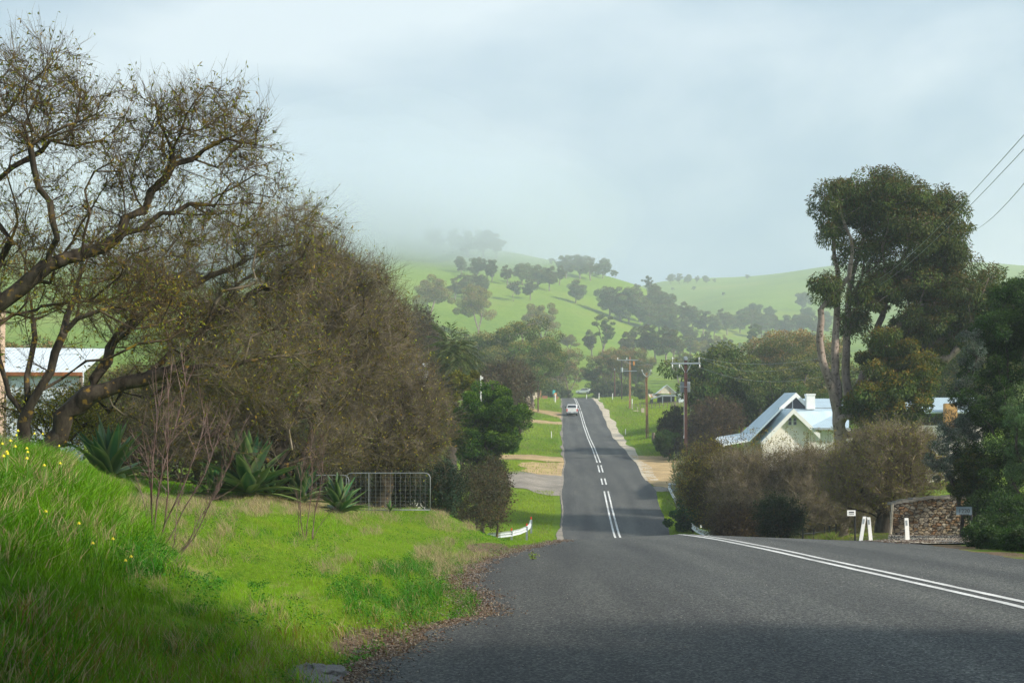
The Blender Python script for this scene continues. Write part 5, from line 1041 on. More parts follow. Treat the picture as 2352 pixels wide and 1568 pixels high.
wrail(t, pc[::-1])
m = MB(); q = P(1647, 1223, 80.8); m.box(q, (.75, .05, .36)); m.tube([q + [.4, .15, -.2], q + [.4, .15, .2]], .2, 12); t.part('end_plate', m, M['galv'])
m = MB(); m.box(P(1610, 1208, 81.4), (.1, .03, .14)); t.part('reflector', m, M['white'])

# farm gate with mesh
YGt = 43.6; AG = at(YGt)
def gate(label, u0, u1, vt, vb, Y, mesh=True, stile=None, grp='tubular farm gates'):
    A_ = at(Y); t = Thing('farm_gate', gp((u0 + u1) / 2, Y), label, 'gate', grp); m = MB(); r_ = .018; R_ = .16
    a, b = A_(u0, vb), A_(u1, vt); x0, x1, z0, z1 = a[0], b[0], a[2], b[2]
    arc = lambda cx, cz, a0, a1: [np.array([cx + R_ * math.cos(s), Y, cz + R_ * math.sin(s)]) for s in np.linspace(a0, a1, 6)]
    path = [np.array([x0, Y, z0])] + arc(x0 + R_, z1 - R_, math.pi, math.pi / 2) + arc(x1 - R_, z1 - R_, math.pi / 2, 0) + [np.array([x1, Y, z0])]
    m.tube(path, r_, 8); m.tube([[x0, Y, z0 + .02], [x1, Y, z0 + .02]], r_, 8); t.part('frame', m, M['gate'], smooth=True)
    for s in (stile or []): m = MB(); x = A_(s, 0)[0]; m.tube([[x, Y, z0], [x, Y, z1 - .01]], .016, 6); t.part('stile', m, M['gate'])
    if mesh:
        m = MB(); nx = int((x1 - x0) / .15)
        for i in range(1, nx): x = x0 + (x1 - x0) * i / nx; m.tube([[x, Y - .024, z0], [x, Y - .024, z1]], .003, 3)
        for i in range(1, 10): z = z0 + (z1 - z0) * (i / 10) ** 1.15; m.tube([[x0, Y - .03, z], [x1, Y - .03, z]], .003, 3)
        t.part('wire_mesh', m, M['gate'])
    return t
gate('wide galvanised farm gate with wire mesh between the agaves and the creek', 795, 988, 1086, 1172, YGt, stile=[847])
gate('farm gate mostly hidden behind the agaves, left one of the two gates', 702, 801, 1091, 1172, 44.4, mesh=True)

# wall of stones, signs, star pickets at the right
YW = 53.; zb = gz((2140 - 1176) * YW / F, YW)
t = Thing('stone_wall', gp(2140, YW), 'rough fieldstone wall with uneven coping beside the gravel margin', 'wall')
g9 = np.random.default_rng(9); xs = np.linspace((2052 - 1176) * YW / F, (2275 - 1176) * YW / F, 60); tops = []
for i, x in enumerate(xs):
    u = 1176 + x * F / YW; vt = np.interp(u, [2052, 2075, 2120, 2200, 2300], [1158, 1152, 1146, 1141, 1140]); tops.append(P(0, vt, YW)[2] + g9.uniform(-.02, .02))
poly = [(x, YW, z) for x, z in zip(xs, tops)] + [(xs[-1], YW, zb - .4), (xs[0] + .0, YW, zb - .4)]
m = MB(); m.prism(poly, (0, 0, 0), (0, .5, 0)); t.part('wall', m, M['stone'])
m = MB()
for x, z in zip(xs, tops):
    if g9.uniform() < .9: m.box((x, YW + .22, z + .02), (g9.uniform(.1, .24), .56, g9.uniform(.05, .12)), rz=g9.uniform(-.15, .15))
t.part('coping', m, M['concrete'])
m = MB()
nx_, nz_ = 62, 17
for j in range(nz_):
    for i in range(nx_):
        x = xs[0] + (xs[-1] - xs[0]) * (i + g9.uniform(.15, .85)) / nx_; z = zb - .1 + (j + g9.uniform(.2, .8)) * 1.75 / nz_
        if z > np.interp(x, xs, tops) - .06: continue
        a_x, a_z = g9.uniform(.03, .085), g9.uniform(.02, .05); k = g9.integers(5, 8); an = np.sort(g9.uniform(0, 6.28, k)); dpt = g9.uniform(.01, .05)
        o = np.column_stack([x + a_x * np.cos(an), np.full(k, YW), z + a_z * np.sin(an)]); o2 = np.column_stack([x + a_x * .75 * np.cos(an), np.full(k, YW - dpt), z + a_z * .75 * np.sin(an)])
        m.add(np.concatenate([o, o2]), [tuple(range(k, 2 * k))] + [(q, (q + 1) % k, k + (q + 1) % k, k + q) for q in range(k)])
t.part('facing_stones', m, M['stone'])
ps = np.array([P(2050, 1158, 52.6), P(2046, 1226, 52.6)]); t = Thing('rail_post', gp(2047, 52.6), 'thin pale leaning post at the left end of the stone wall', 'post'); m = MB(); m.tube(ps, .045, 6); t.part('post', m, M['gravel_white'])
def board(label, u0, u1, v0, v1, upost, vfoot, Y, face, lines, sizes, txtm, cat='sign', postm=None):
    A_ = at(Y); b = gp(upost, Y); t = Thing('number_sign', b, label, cat); m = MB(); m.tube([b + [0, 0, -.1], [A_(upost, v0)[0], Y, A_(0, v0)[2]]], .03, 6); t.part('post', m, postm or M['black'])
    a, c_ = A_(u0, v1), A_(u1, v0); ctr = (a + c_) / 2; m = MB(); m.box(ctr + [0, -.05, 0], (c_[0] - a[0], .02, c_[2] - a[2])); t.part('sign_panel', m, face)
    z = c_[2]
    for l, s in zip(lines, sizes):
        z -= s * .75
        if l: t.text(l, ctr * [1, 1, 0] + [0, -.066, z], s, txtm)
        else:                                          # lettering too small to read in the photograph: a row of short strokes
            m = MB(); wd = (c_[0] - a[0]) * .62
            for k in range(6): m.box([ctr[0] - wd / 2 + wd * (k + .5) / 6, ctr[1] - .063, z], (wd / 6 * (.55 + .3 * (k % 2)), .004, s * .5))
            t.part('small_print', m, txtm)
        z -= s * .35
    return t
board('dark slate number plate reading 1220 on a post before the stone wall', 2195, 2231, 1163, 1182, 2231, 1238, 46.5, simple('slate_blue_plate', (0.12, 0.17, 0.20), .6), ['1220', ''], [.19, .06], M['black'])
board('small white plate with dark lettering left of the crossed guide posts', 1945, 1964, 1171, 1184, 1964, 1236, 47.5, M['white'], ['', ''], [.09, .04], M['black'])
row_p = [(1920, 1205, 1232), (1894, 1198, 1230), (1869, 1203, 1228), (1844, 1207, 1228), (1995 - 90, 1210, 1232)]
for i, (u, v0, v1) in enumerate(sorted(row_p)[:5]):
    b = gp(u, 56 + i * .3); t = Thing('star_picket', b, f'{ORD[i]} from the left of the five dark star pickets in the dry grass', 'fence post', 'star pickets before the thicket'); m = MB(); m.box(b + [0, 0, .28], (.045, .045, .8)); t.part('post', m, M['black'])
t = Thing('strand_wire', gp(1880, 57), 'thin fence wires strung between the dark star pickets', 'wire'); m = MB()
for h_ in (.25, .5): m.tube([gp(u, 56 + i * .3, h_) for i, u in enumerate(sorted(a[0] for a in row_p))], .006, 4)
t.part('wire', m, M['steel'])
bC = gp(2200, 40.5); t = Thing('culvert', bC, 'low stone culvert headwall beside the road under the number sign', 'culvert'); m = MB(); g2 = np.random.default_rng(4)
zc = P(0, 1243, 41)[2]
for i in range(11): m.box((P(2150 + i * 7.5, 0, 41)[0], 41 + g2.uniform(-.03, .03), zc - .09 + g2.uniform(-.02, .01)), (.13, .5, g2.uniform(.17, .22)), rz=g2.uniform(-.1, .1))
m.box((P(2190, 0, 41)[0], 41.2, zc - .32), (1.05, .4, .3)); t.part('headwall', m, M['concrete'], bevel=.015)

# roadside signs far up
def small_sign(label, u, v, w, h_, Y, face, foot_v=None, mark=None, postm=None, cat='sign'):
    A_ = at(Y); c_ = A_(u, v); b = gp(u, Y); t = Thing('road_sign', b, label, cat); m = MB(); m.tube([b, c_], .05, 6); t.part('post', m, postm or M['galv']); m = MB(); m.box(c_ + [0, -.08, 0], (w, .04, h_)); f = t.part('sign_panel', m, face, bevel=.01)
    if mark: m = MB(); m.box(c_ + [0, -.104, .05 * h_], (w * .45, .01, h_ * .28)); t.part('emblem', m, mark)
    return t
small_sign('blue roadside sign with a small red and white emblem right of the rusty pole', 1586.5, 915, .8, .72, 215, M['blue'], mark=M['red'])
small_sign('teal sign on a post at the far left verge', 1272.3, 900, .55, .75, 290, M['teal'])
t = small_sign('small orange and yellow marker in front of the teal sign', 1275.6, 905.5, .5, .55, 280, M['orange'], postm=M['white'])
m = MB(); bb_ = np.array(t.root.location); m.box(bb_ + [0, -.1, .9], (.22, .12, 1.8)); o = m.build('lower_post', M['white'], t.root); o.location = -t.root.location
# retaining wall in pale stone by the left verge
t = Thing('stone_wall', gp(1218, 290), 'pale crumbling stone wall on the left beyond the conifer', 'wall'); m = MB(); g3 = np.random.default_rng(3)
for i in range(46):
    s = i / 45; u = 1207 + 24 * s; v = 920 - 22 * s; Y = 245 + 75 * s; q = gp(u, Y); m.box(q + [0, 0, .5 + g3.uniform(-.15, .2)], (g3.uniform(.5, .9), 2.0, 1.5 + g3.uniform(-.2, .3)), rz=g3.uniform(-.3, .3))
t.part('wall', m, M['gravel_white'], bevel=.05)
for i, (u0, u1) in enumerate([(1246, 1258), (1276, 1283)]):
    t = Thing('brick_fence', gp((u0 + u1) / 2, 300), ['low reddish fence panel left of the teal sign', 'low reddish fence panel right of the teal sign'][i], 'fence'); m = MB(); A_ = at(300.)
    for u in np.arange(u0, u1, 1.5): m.box(gp(u, 300) + [0, 0, .35], (.09, .05, .8))
    m.box(gp((u0 + u1) / 2, 300) + [0, .05, .65], ((u1 - u0) * 300 / F, .05, .1)); m.box(gp((u0 + u1) / 2, 300) + [0, .05, .3], ((u1 - u0) * 300 / F, .05, .1)); t.part('fence_panel', m, simple('faded_red_paint', (.45, .18, .12), .8))
t = Thing('paddock_fence', gp(1380, 345), 'low dark wire fence across the end of the road', 'fence'); m = MB(); A_ = at(364.)
for i in range(24): u = 1240 + i * 11; m.box(gp(u, 364) + [0, 0, .6], (.1, .1, 1.4))
for h_ in (.5, .85, 1.2): m.tube([gp(1240 + i * 11, 364, h_) for i in range(24)], .03, 4)
t.part('posts_and_wires', m, M['bark_dark'])
t = Thing('paddock_fence', gp(1480, 245), 'thin post and rail fence above the green paddock right of the tan pole', 'fence'); m = MB()
for i in range(12): m.box(gp(1452 + i * 9, 246) + [0, 0, .5], (.09, .09, 1.2))
for h_ in (.6, 1.0): m.tube([gp(1452 + i * 9, 246, h_) for i in range(12)], .03, 4)
t.part('posts_and_wires', m, M['wood'])
for i, (u, vv_) in enumerate([(1462, 928), (1476, 926)]):
    t = Thing('stock_trough', gp(u, 238), ['broken pale timber rail lying by the fence near the tan pole', 'pale block by the fence right of the broken rail'][i], 'debris'); m = MB()
    if i == 0: m.box(np.array(t.b) + [0, 0, .35], (1.2, .1, .1), rz=.3); m.box(np.array(t.b) + [.2, .1, .5], (.1, .1, .9))
    else: m.box(np.array(t.b) + [0, 0, .35], (.55, .4, .8))
    t.part('timber', m, M['gravel_white'])

# old shed
YS_ = 262.; AS = at(YS_); bS = gp(1535, YS_); t = Thing('farm_shed', bS, 'rusty corrugated iron shed with a dark open lean to beyond the green paddock', 'shed')
ap, gl, gr = AS(1533.4, 883), AS(1511, 902), AS(1556.5, 904)
zf = AS(0, 925)[2]
m = MB(); m.prism([gl, ap, gr], (0, 1.2, 0), (0, 1.3, 0)); t.part('gable', m, M['rustiron'])
m = MB(); e = np.array([0, .9, .06]); bk = np.array([0, 7, .06])
m.slab([gl + e + [-.25, 0, -.15], ap + e, ap + bk, gl + bk + [-.25, 0, -.15]], .06); m.slab([ap + e, gr + e + [.2, 0, -.15], gr + bk + [.2, 0, -.15], ap + bk], .06); t.part('roof', m, M['roofwhite'])
m = MB(); a, b_ = AS(1519.5, 905.5), AS(1558, 905.8); lo = -.34
m.slab([a + [0, 1.0, 0], b_ + [0, 1.0, 0], b_ + [0, -1.2, lo], a + [0, -1.2, lo]], .07)
m.slab([a + [0, 1.0, -.02], a + [0, -1.2, lo - .02], AS(1494, 917) + [0, -1.2, 0], AS(1496, 914) + [0, 1.0, 0]], .07); t.part('lean_to_roof', m, M['galv'])
m = MB(); m.slab([AS(1493, 902.5) + [0, 3, 0], AS(1512, 903) + [0, 3, 0], AS(1512, 910) + [0, 1, 0], AS(1493, 911) + [0, 1, 0]], .06); t.part('side_roof', m, M['rustiron'])
m = MB(); yb = 4.0
m.box(((a[0] + b_[0]) / 2 - .6, YS_ + 1.4, (zf + a[2]) / 2 - .1), (3.2, .1, a[2] - zf + .3)); m.box((AS(1498, 0)[0], YS_ + 1.4, (zf + a[2]) / 2 - .5), (.1, 5, 1.0)); t.part('shade_painted_back_wall', m, M['black'])  # black wall colour stands in for the shade inside the lean-to
for u in (1520.5, 1557, 1540): m = MB(); m.box((AS(u, 0)[0], YS_ - 1.1, (zf + a[2]) / 2 - .25), (.14, .14, a[2] - zf - .0)); t.part('post', m, M['galv'])
m = MB(); x0, x1 = AS(1557.5, 0)[0], AS(1571, 0)[0]; m.box(((x0 + x1) / 2, YS_ + 1, (zf + a[2]) / 2 - .1), (x1 - x0, 3.5, a[2] - zf)); m.slab([(x0 - .1, YS_ - .9, a[2] - .1), ((x0 + x1) / 2, YS_ - .9, a[2] + .25), ((x0 + x1) / 2, YS_ + 3, a[2] + .25), (x0 - .1, YS_ + 3, a[2] - .1)], .05); m.slab([((x0 + x1) / 2, YS_ - .9, a[2] + .25), (x1 + .1, YS_ - .9, a[2] - .1), (x1 + .1, YS_ + 3, a[2] - .1), ((x0 + x1) / 2, YS_ + 3, a[2] + .25)], .05); t.part('side_room', m, M['roofwhite'])
m = MB()
for i in range(9): m.box(gp(1546 + i * 3.2, 246) + [0, 0, .45 + rng.uniform(-.05, .1)], (.11, .05, 1.0))
t2 = Thing('picket_fence', gp(1560, 246), 'grey paling fence in front of the shed side room', 'fence'); t2.part('palings', m, M['wood'])
# white vehicle far away, seen from the side rear
def car(t, L, Wd, Hh, paint, rz=0.0, ute=False):
    pass
def vehicle_body(prof_side, halfw, halfw_top, zsplit):
    """prof_side: closed outline (y, z) anticlockwise; the width narrows above zsplit"""
    m = MB(); n = len(prof_side); zt = max(z for y, z in prof_side); V = []
    for s in (-1, 1):
        for (y, z) in prof_side:
            w = halfw if z <= zsplit else halfw - (halfw - halfw_top) * (z - zsplit) / (zt - zsplit)
            V.append((s * w, y, z))
    m.add(V, [tuple(range(n)), tuple(range(n, 2 * n))[::-1]] + [(i, (i + 1) % n, n + (i + 1) % n, n + i) for i in range(n)]); return m
def wheel(t, root, x, y, r=.36, w=.24):
    m = MB(); s = np.linspace(-w / 2, w / 2, 5); m.tube([(x + q, y, r) for q in s], [r * .93, r, r, r, r * .93], 20); o = m.build('wheel', M['tyre'], root, True)
    m = MB(); sx = 1 if x > 0 else -1; m.tube([(x + sx * (w / 2 - .03), y, r), (x + sx * (w / 2 + .012), y, r)], r * .62, 12); m.build('rim', M['galv'], o)
    return o
def yard_car(u, v, label, Y):
    b = gp(u, Y); r_ = empty('parked_car', b + np.array([0, 0, 0]), label, 'car', rz=1.15)
    m = vehicle_body([(-2.1, .3), (2.1, .3), (2.12, .7), (1.9, .95), (.95, 1.05), (.3, 1.5), (-1.3, 1.55), (-2.0, 1.1), (-2.15, .8)], .85, .66, 1.0); m.build('body', M['carpaint'], r_, bevel=.08)
    for s in (-1, 1):
        m = MB(); m.add([(s * .85, .75, 1.03), (s * .72, .28, 1.44), (s * .72, -1.1, 1.47), (s * .84, -1.6, 1.05)], [(0, 1, 2, 3)]); o = m.build('side_window', M['glass'], r_); o.location.x = s * .012
        for y in (-1.35, 1.3): wheel(None, r_, s * .75, y, .31, .2)
yard_car(1341, 899, 'white car parked among the trees beyond the end of the road', 395)
# the white ute driving away
YU = 236.; bU = np.array([P(1313.5, 0, YU)[0], YU, 0]); bU[2] = float(roadz(bU[0], YU)) + .01
slope = math.atan((float(prof(YU + 3)) - float(prof(YU - 3))) / 6)
r_ = empty('white_ute', bU, 'white dual cab ute driving away in the left lane near the crest', 'ute'); r_.rotation_euler = (slope, 0, -.033)
m = vehicle_body([(-2.55, .55), (2.5, .45), (2.6, .8), (2.45, 1.05), (1.1, 1.15), (.55, 1.72), (-.75, 1.76), (-.98, 1.2), (-2.56, 1.18)], .9, .72, 1.15); m.build('body', M['carpaint'], r_, bevel=.06)
m = MB(); m.add([(-.63, -.80, 1.68), (.63, -.80, 1.68), (.74, -.995, 1.27), (-.74, -.995, 1.27)], [(0, 1, 2, 3)]); o = m.build('rear_window', M['glass'], r_); o.location.y = -.012
for s in (-1, 1):
    m = MB(); m.add([(s * .865, .85, 1.22), (s * .745, .5, 1.66), (s * .745, -.65, 1.68), (s * .865, -.75, 1.24)], [(0, 1, 2, 3)]); o = m.build('side_window', M['glass'], r_); o.location.x = s * .012
m = MB(); m.box((0, -2.575, .98), (1.42, .05, .5)); tg = m.build('tailgate', M['white'], r_, bevel=.02); m = MB(); m.box((0, -2.61, 1.06), (.2, .03, .06)); m.build('handle', M['galv'], tg)
m = MB(); m.box((0, -1.75, 1.17), (1.5, 1.4, .05)); m.build('tray_liner', M['black'], r_)
m = MB(); m.box((0, -2.66, .56), (1.72, .2, .18)); m.build('rear_bumper', M['steel'], r_, bevel=.03)
m = MB(); m.box((0, -2.775, .6), (.38, .02, .12)); m.build('number_plate', M['white'], r_)
m = MB(); m.box((0, -2.4, .38), (1.3, .3, .2)); m.build('underbody', M['black'], r_)
for s in (-1, 1):
    m = MB(); m.box((s * .82, -2.575, .95), (.14, .06, .42)); m.build('tail_light', M['red'], r_, bevel=.01)
    m = MB(); m.box((s * 1.02, .7, 1.22), (.2, .1, .2)); m.build('mirror', M['black'], r_, bevel=.02)
    for y in (-1.65, 1.5): wheel(None, r_, s * .78, y, .38, .25)

# ------------------------------------------------------------------ white house
YH = 110.; hp = lambda u, v, Y=YH: P(u, v, Y)
bH = gp(1830, YH); zg0 = bH[2] - .6; t = Thing('white_house', bH, 'white house with steep pale blue iron roofs and a chimney behind the thicket', 'house')
apx = hp(1828, 902, 108); ridge_b = hp(1802, 903, 114); zl = hp(0, 995, 108)[2]
# main roof: left slope, verandah skirt, right slope
Lf = hp(1704, 995, 105); Lf2 = hp(1700, 996, 114)
brk = hp(1794, 936, 108)
s_ = (Lf - apx)
m = MB(); m.slab([apx + [0, 0, .03], ridge_b + [0, 0, .03], hp(1700, 996, 114), hp(1733, 996.5, 108)], .12)
m.slab([hp(1790, 940, 108), hp(1733, 996.5, 108) + [0, -.01, 0], hp(1718, 1012, 103.5), hp(1790, 940, 103.5) + [-.0, 0, 0]], .12)
mainroof = t.part('roof', m, M['roofY'])
m = MB(); m.slab([apx + [0, 0, .03], ridge_b + [0, 0, .03], hp(1860, 936, 114), hp(1856, 930, 108)], .12); t.part('roof', m, M['roofY'])
m = MB(); m.slab([hp(1735, 995, 107.5), hp(1700, 994.5, 114), hp(1648, 1003, 114), hp(1644, 1007, 108), hp(1664, 1020, 103), hp(1716, 1011, 103.4)], .1); t.part('verandah_roof', m, M['roofwhite'])
m = MB(); m.slab([hp(1644, 1008, 107.9), hp(1664, 1021, 102.9), hp(1664, 1026, 102.9), hp(1644, 1013, 107.9)], .06); t.part('fascia', m, M['cream'])
m = MB()
def rake(m, a, b, w, Y, th=.12):
    a, b = np.array(a), np.array(b); d = np.array([0, 0, -w]); m.prism([a, b, b + d, a + d], (0, -th, 0), (0, .0, 0))
rake(m, apx + [0, 0, .02], brk + [-.15, 0, -.0], .36, 108); rake(m, apx + [0, 0, .02], hp(1858, 931, 108), .36, 108); t.part('bargeboard', m, M['white'])
m = MB(); m.prism([apx + [0, 0, -.3], brk + [.2, 0, -.25], hp(1855, 938, 108)], (0, .05, 0), (0, .15, 0)); gw = t.part('gable_window', m, M['glass'])
m = MB(); x = apx[0]; m.box((x - .25, 108.02, hp(0, 926, 108)[2]), (.06, .04, .9)); t.part('mullion', m, M['steel'], gw).location = (0, 0, 0)
# lower front gable
g0, gL, gR = hp(1820, 939, 103.5), hp(1752, 1010, 103.5), hp(1875, 991, 103.5)
m = MB(); m.prism([g0 + [0, 0, -.15], gL + [0, 0, -.1], (gL[0], 103.5, zg0), (gR[0], 103.5, zg0), gR + [0, 0, -.1]], (0, .1, 0), (0, .25, 0)); t.part('wall', m, M['cream'])
m = MB(); m.slab([g0 + [0, -.35, .04], gL + [-.25, -.35, -.2], gL + [-.25, 4.4, -.2], g0 + [0, 5.2, .04]], .1); t.part('gable_roof', m, M['roofY'])
m = MB(); m.slab([g0 + [0, -.35, .04], gR + [.2, -.35, -.17], gR + [.2, 3.5, -.17], g0 + [0, 5.2, .04]], .1); t.part('gable_roof', m, M['roofY'])
m = MB(); rake(m, g0 + [0, -.36, .02], gL + [-.22, -.36, -.18], .38, 0); rake(m, g0 + [0, -.36, .02], gR + [.18, -.36, -.16], .38, 0); t.part('bargeboard', m, M['white'])
wv = t.part('window_frame', MB().box(hp(1820.3, 967.3, 103.5) + [0, .06, 0], (.66, .08, .62)), M['white'])
for dx in (-.18, .18):
    for dz in (-.135, .135): t.part('window_pane', MB().box(hp(1820.3, 967.3, 103.5) + [dx, .035, dz], (.21, .05, .23)), M['glass'], wv)
# right wing with its long roof
xa = 1822
m = MB(); m.slab([hp(1845, 915, 112), hp(1945, 915, 112), hp(1945, 936, 108.3), hp(1800, 936, 108.3)], .12); t.part('upper_roof', m, M['roof'])
m = MB(); m.box((hp(1862, 0, 108.2)[0], 108.2, hp(0, 937.3, 108.2)[2]), (4.9, .12, .1)); t.part('ridge_cap', m, M['galv'])
m = MB(); m.slab([hp(1795, 938, 108), hp(1950, 938, 108), hp(1950, 982, 103), hp(1862, 982, 103), hp(1824, 942, 103.6)], .12); t.part('front_roof', m, M['roof'])
m = MB(); m.box((hp(1912, 0, 102.95)[0], 102.95, hp(0, 984.5, 102.95)[2]), (2.7, .12, .14)); t.part('gutter', m, M['steel'])
m = MB(); a, b_ = hp(1868, 986, 103.6), hp(1950, 986, 103.6); m.box(((a[0] + b_[0]) / 2, 103.7, (a[2] + zg0) / 2), (b_[0] - a[0], .12, a[2] - zg0)); t.part('side_wall', m, M['boards'])
m = MB(); m.box(hp(1860.5, 921, 107.8) + [0, 0, -.1], (.66, .55, 1.05)); m.box(hp(1860.5, 906.3, 107.8), (.74, .63, .12)); t.part('chimney', m, M['white'], bevel=.01)
m = MB(); m.box((hp(1790, 0, 110)[0] + .3, 111, (zg0 + hp(0, 998, 110)[2]) / 2), (5.0, 5, hp(0, 998, 110)[2] - zg0)); m.box((hp(1900, 0, 108)[0], 108.5, (zg0 + hp(0, 990, 108)[2]) / 2), (3.6, 7, hp(0, 990, 108)[2] - zg0)); t.part('inner_walls', m, M['cream'])
# second building to the right
t = Thing('farmhouse', gp(2120, 112), 'low building with pale blue iron roof and orange brick chimney behind the trees at right', 'house')
m = MB(); A_ = at(112.); m.slab([A_(2010, 945) + [0, 2.5, 0], A_(2085, 945) + [0, 2.5, 0], A_(2085, 985), A_(2010, 985)], .12); m.slab([A_(2085, 909) + [0, 2.5, 0], A_(2260, 909) + [0, 2.5, 0], A_(2260, 946), A_(2085, 946)], .12); t.part('roof', m, M['roof'])
m = MB(); a, b_ = A_(2000, 985), A_(2260, 960); m.box(((a[0] + b_[0]) / 2, 113.2, (a[2] + gz(33, 112)) / 2 - .1), (b_[0] - a[0], 2, a[2] - gz(33, 112) + .8)); t.part('wall', m, M['cream'])
m = MB(); m.box(A_(2180, 943) + [0, -.3, -.4], (.95, .6, 1.9)); t.part('chimney', m, M['brick'])
# pale shed at the left
t = Thing('iron_shed', gp(60, 46), 'pale corrugated iron shed with a rusty gutter behind the bare trees at the left edge', 'shed'); A_ = at(46.)
m = MB(); m.slab([A_(-260, 778) + [0, 3, 0], A_(186, 782) + [0, 3, 0], A_(186, 856), A_(-260, 850)], .08); t.part('roof', m, M['roofwhite'])
m = MB(); a, b_ = A_(-260, 862), A_(186, 862); m.box(((a[0] + b_[0]) / 2, 46.25, (a[2] + gz(-15, 46)) / 2 - .2), (b_[0] - a[0], .15, a[2] - gz(-15, 46) + .6)); t.part('wall', m, M['roofwhite'])
m = MB(); m.box(((a[0] + b_[0]) / 2, 45.95, a[2] + .04), (b_[0] - a[0] + .1, .12, .12)); t.part('gutter', m, M['rust'])
m = MB(); m.box(((a[0] + b_[0]) / 2, 46.14, A_(0, 918)[2]), (b_[0] - a[0], .06, .07)); t.part('girt', m, M['steel'])
for u in (8, 184): m = MB(); m.box((A_(u, 0)[0], 46.08, (A_(0, 862)[2] + A_(0, 1010)[2]) / 2), (.1, .1, 2.1)); t.part('post', m, M['wood'])
t = Thing('timber_pole', gp(-2, 32), 'pale timber pole cut by the left edge of the photo', 'pole'); m = MB(); m.tube([P(-2, 1000, 32), P(4, 690, 32)], .09, 8); t.part('pole', m, simple('pale_timber', (.48, .36, .26), .8, noise=.2))
t = Thing('cottage', gp(925, 92), 'pale roof glimpsed through the twigs of the rightmost bare tree', 'house'); A_ = at(92.); m = MB(); m.slab([A_(860, 826) + [0, 3, 0], A_(975, 826) + [0, 3, 0], A_(985, 872), A_(850, 872)], .1); t.part('roof', m, M['roofwhite']); m = MB(); a, b_ = A_(855, 874), A_(980, 874); m.box(((a[0] + b_[0]) / 2, 93.5, (a[2] + gz(-7, 92)) / 2), (b_[0] - a[0] - .4, 2.5, a[2] - gz(-7, 92))); t.part('wall', m, M['cream'])

# ------------------------------------------------------------------ agaves and saplings
def agave(u, v, hpx, Y, label, n=44, seed=1, spread_=1.0):
    g = np.random.default_rng(seed); b = gp(u, Y); h = hpx * Y / F * 1.0; root = empty('agave', b, label, 'agave', 'agaves in front of the bare trees')
    V, Fs, Cc, o = [], [], [], 0
    for k in range(n):
        a = k * 2.4 + g.uniform(-.3, .3); e = math.radians(np.interp(k / n, [0, 1], [8, 84]) + g.uniform(-14, 14)); L = h * g.uniform(.85, 1.1) * (1.0 if e > .5 else .95); w0 = L * .115 * g.uniform(.85, 1.15)
        rad = np.array([math.cos(a), math.sin(a), 0]); s = np.array([-math.sin(a), math.cos(a), 0]); p = np.array([0, 0, .05 + .12 * k / n]); d = rad * math.cos(e) * spread_ + np.array([0, 0, math.sin(e)]); d /= np.linalg.norm(d); m_ = 9
        bend = g.uniform(-.03, .09); col = np.array([.045, .135, .055]) * g.uniform(.7, 1.3) * np.array([g.uniform(.8, 1.6), 1, g.uniform(.6, 1.2)])
        for i in range(m_):
            tt = i / (m_ - 1); w = w0 * (np.interp(tt, [0, .15, .5, .8, 1], [.7, .8, 1.0, .55, .01])); nn = np.cross(s, d)
            for q, lift in ((-1, .42), (-.5, .08), (0, 0), (.5, .08), (1, .42)): V.append(p + s * w * q + nn * w * lift * -1 + np.array([0, 0, 0])); Cc.append(np.array([.18, .25, .08]) if abs(q) == 1 else col * (1 + .15 * tt))
            d = d + rad * .0 - np.array([0, 0, bend]); d /= np.linalg.norm(d); p = p + d * L / (m_ - 1)
        for i in range(m_ - 1):
            for j in range(4): c_ = o + i * 5 + j; Fs.append((c_, c_ + 1, c_ + 6, c_ + 5))
        o = len(V)
    mk('leaves', np.array(V), np.array(Fs), M['agave'], root, col=np.array(Cc), smooth=True); return root
agave(252, 1105, 135, 28, 'dark green agave above the end of the grassy mound, leftmost of the agaves', 40, 1)
agave(572, 1108, 140, 36, 'large agave with upright blades behind the tall reddish sapling', 54, 2, 1.1)
agave(625, 1115, 75, 36.5, 'low agave leaning out at the right side of the large agave', 30, 3, 1.3)
agave(690, 1150, 88, 37, 'agave behind the small reddish sapling, left of the pair', 36, 4, 1.1)
agave(780, 1155, 84, 38, 'agave in front of the left farm gate, right of the pair', 40, 5, 1.2)
agave(490, 1105, 80, 36, 'small shaded agave behind the tall reddish sapling', 24, 6, 1.1)
agave(895, 1172, 24, 43, 'tiny agave at the foot of the mesh gate', 12, 7, 1.1)
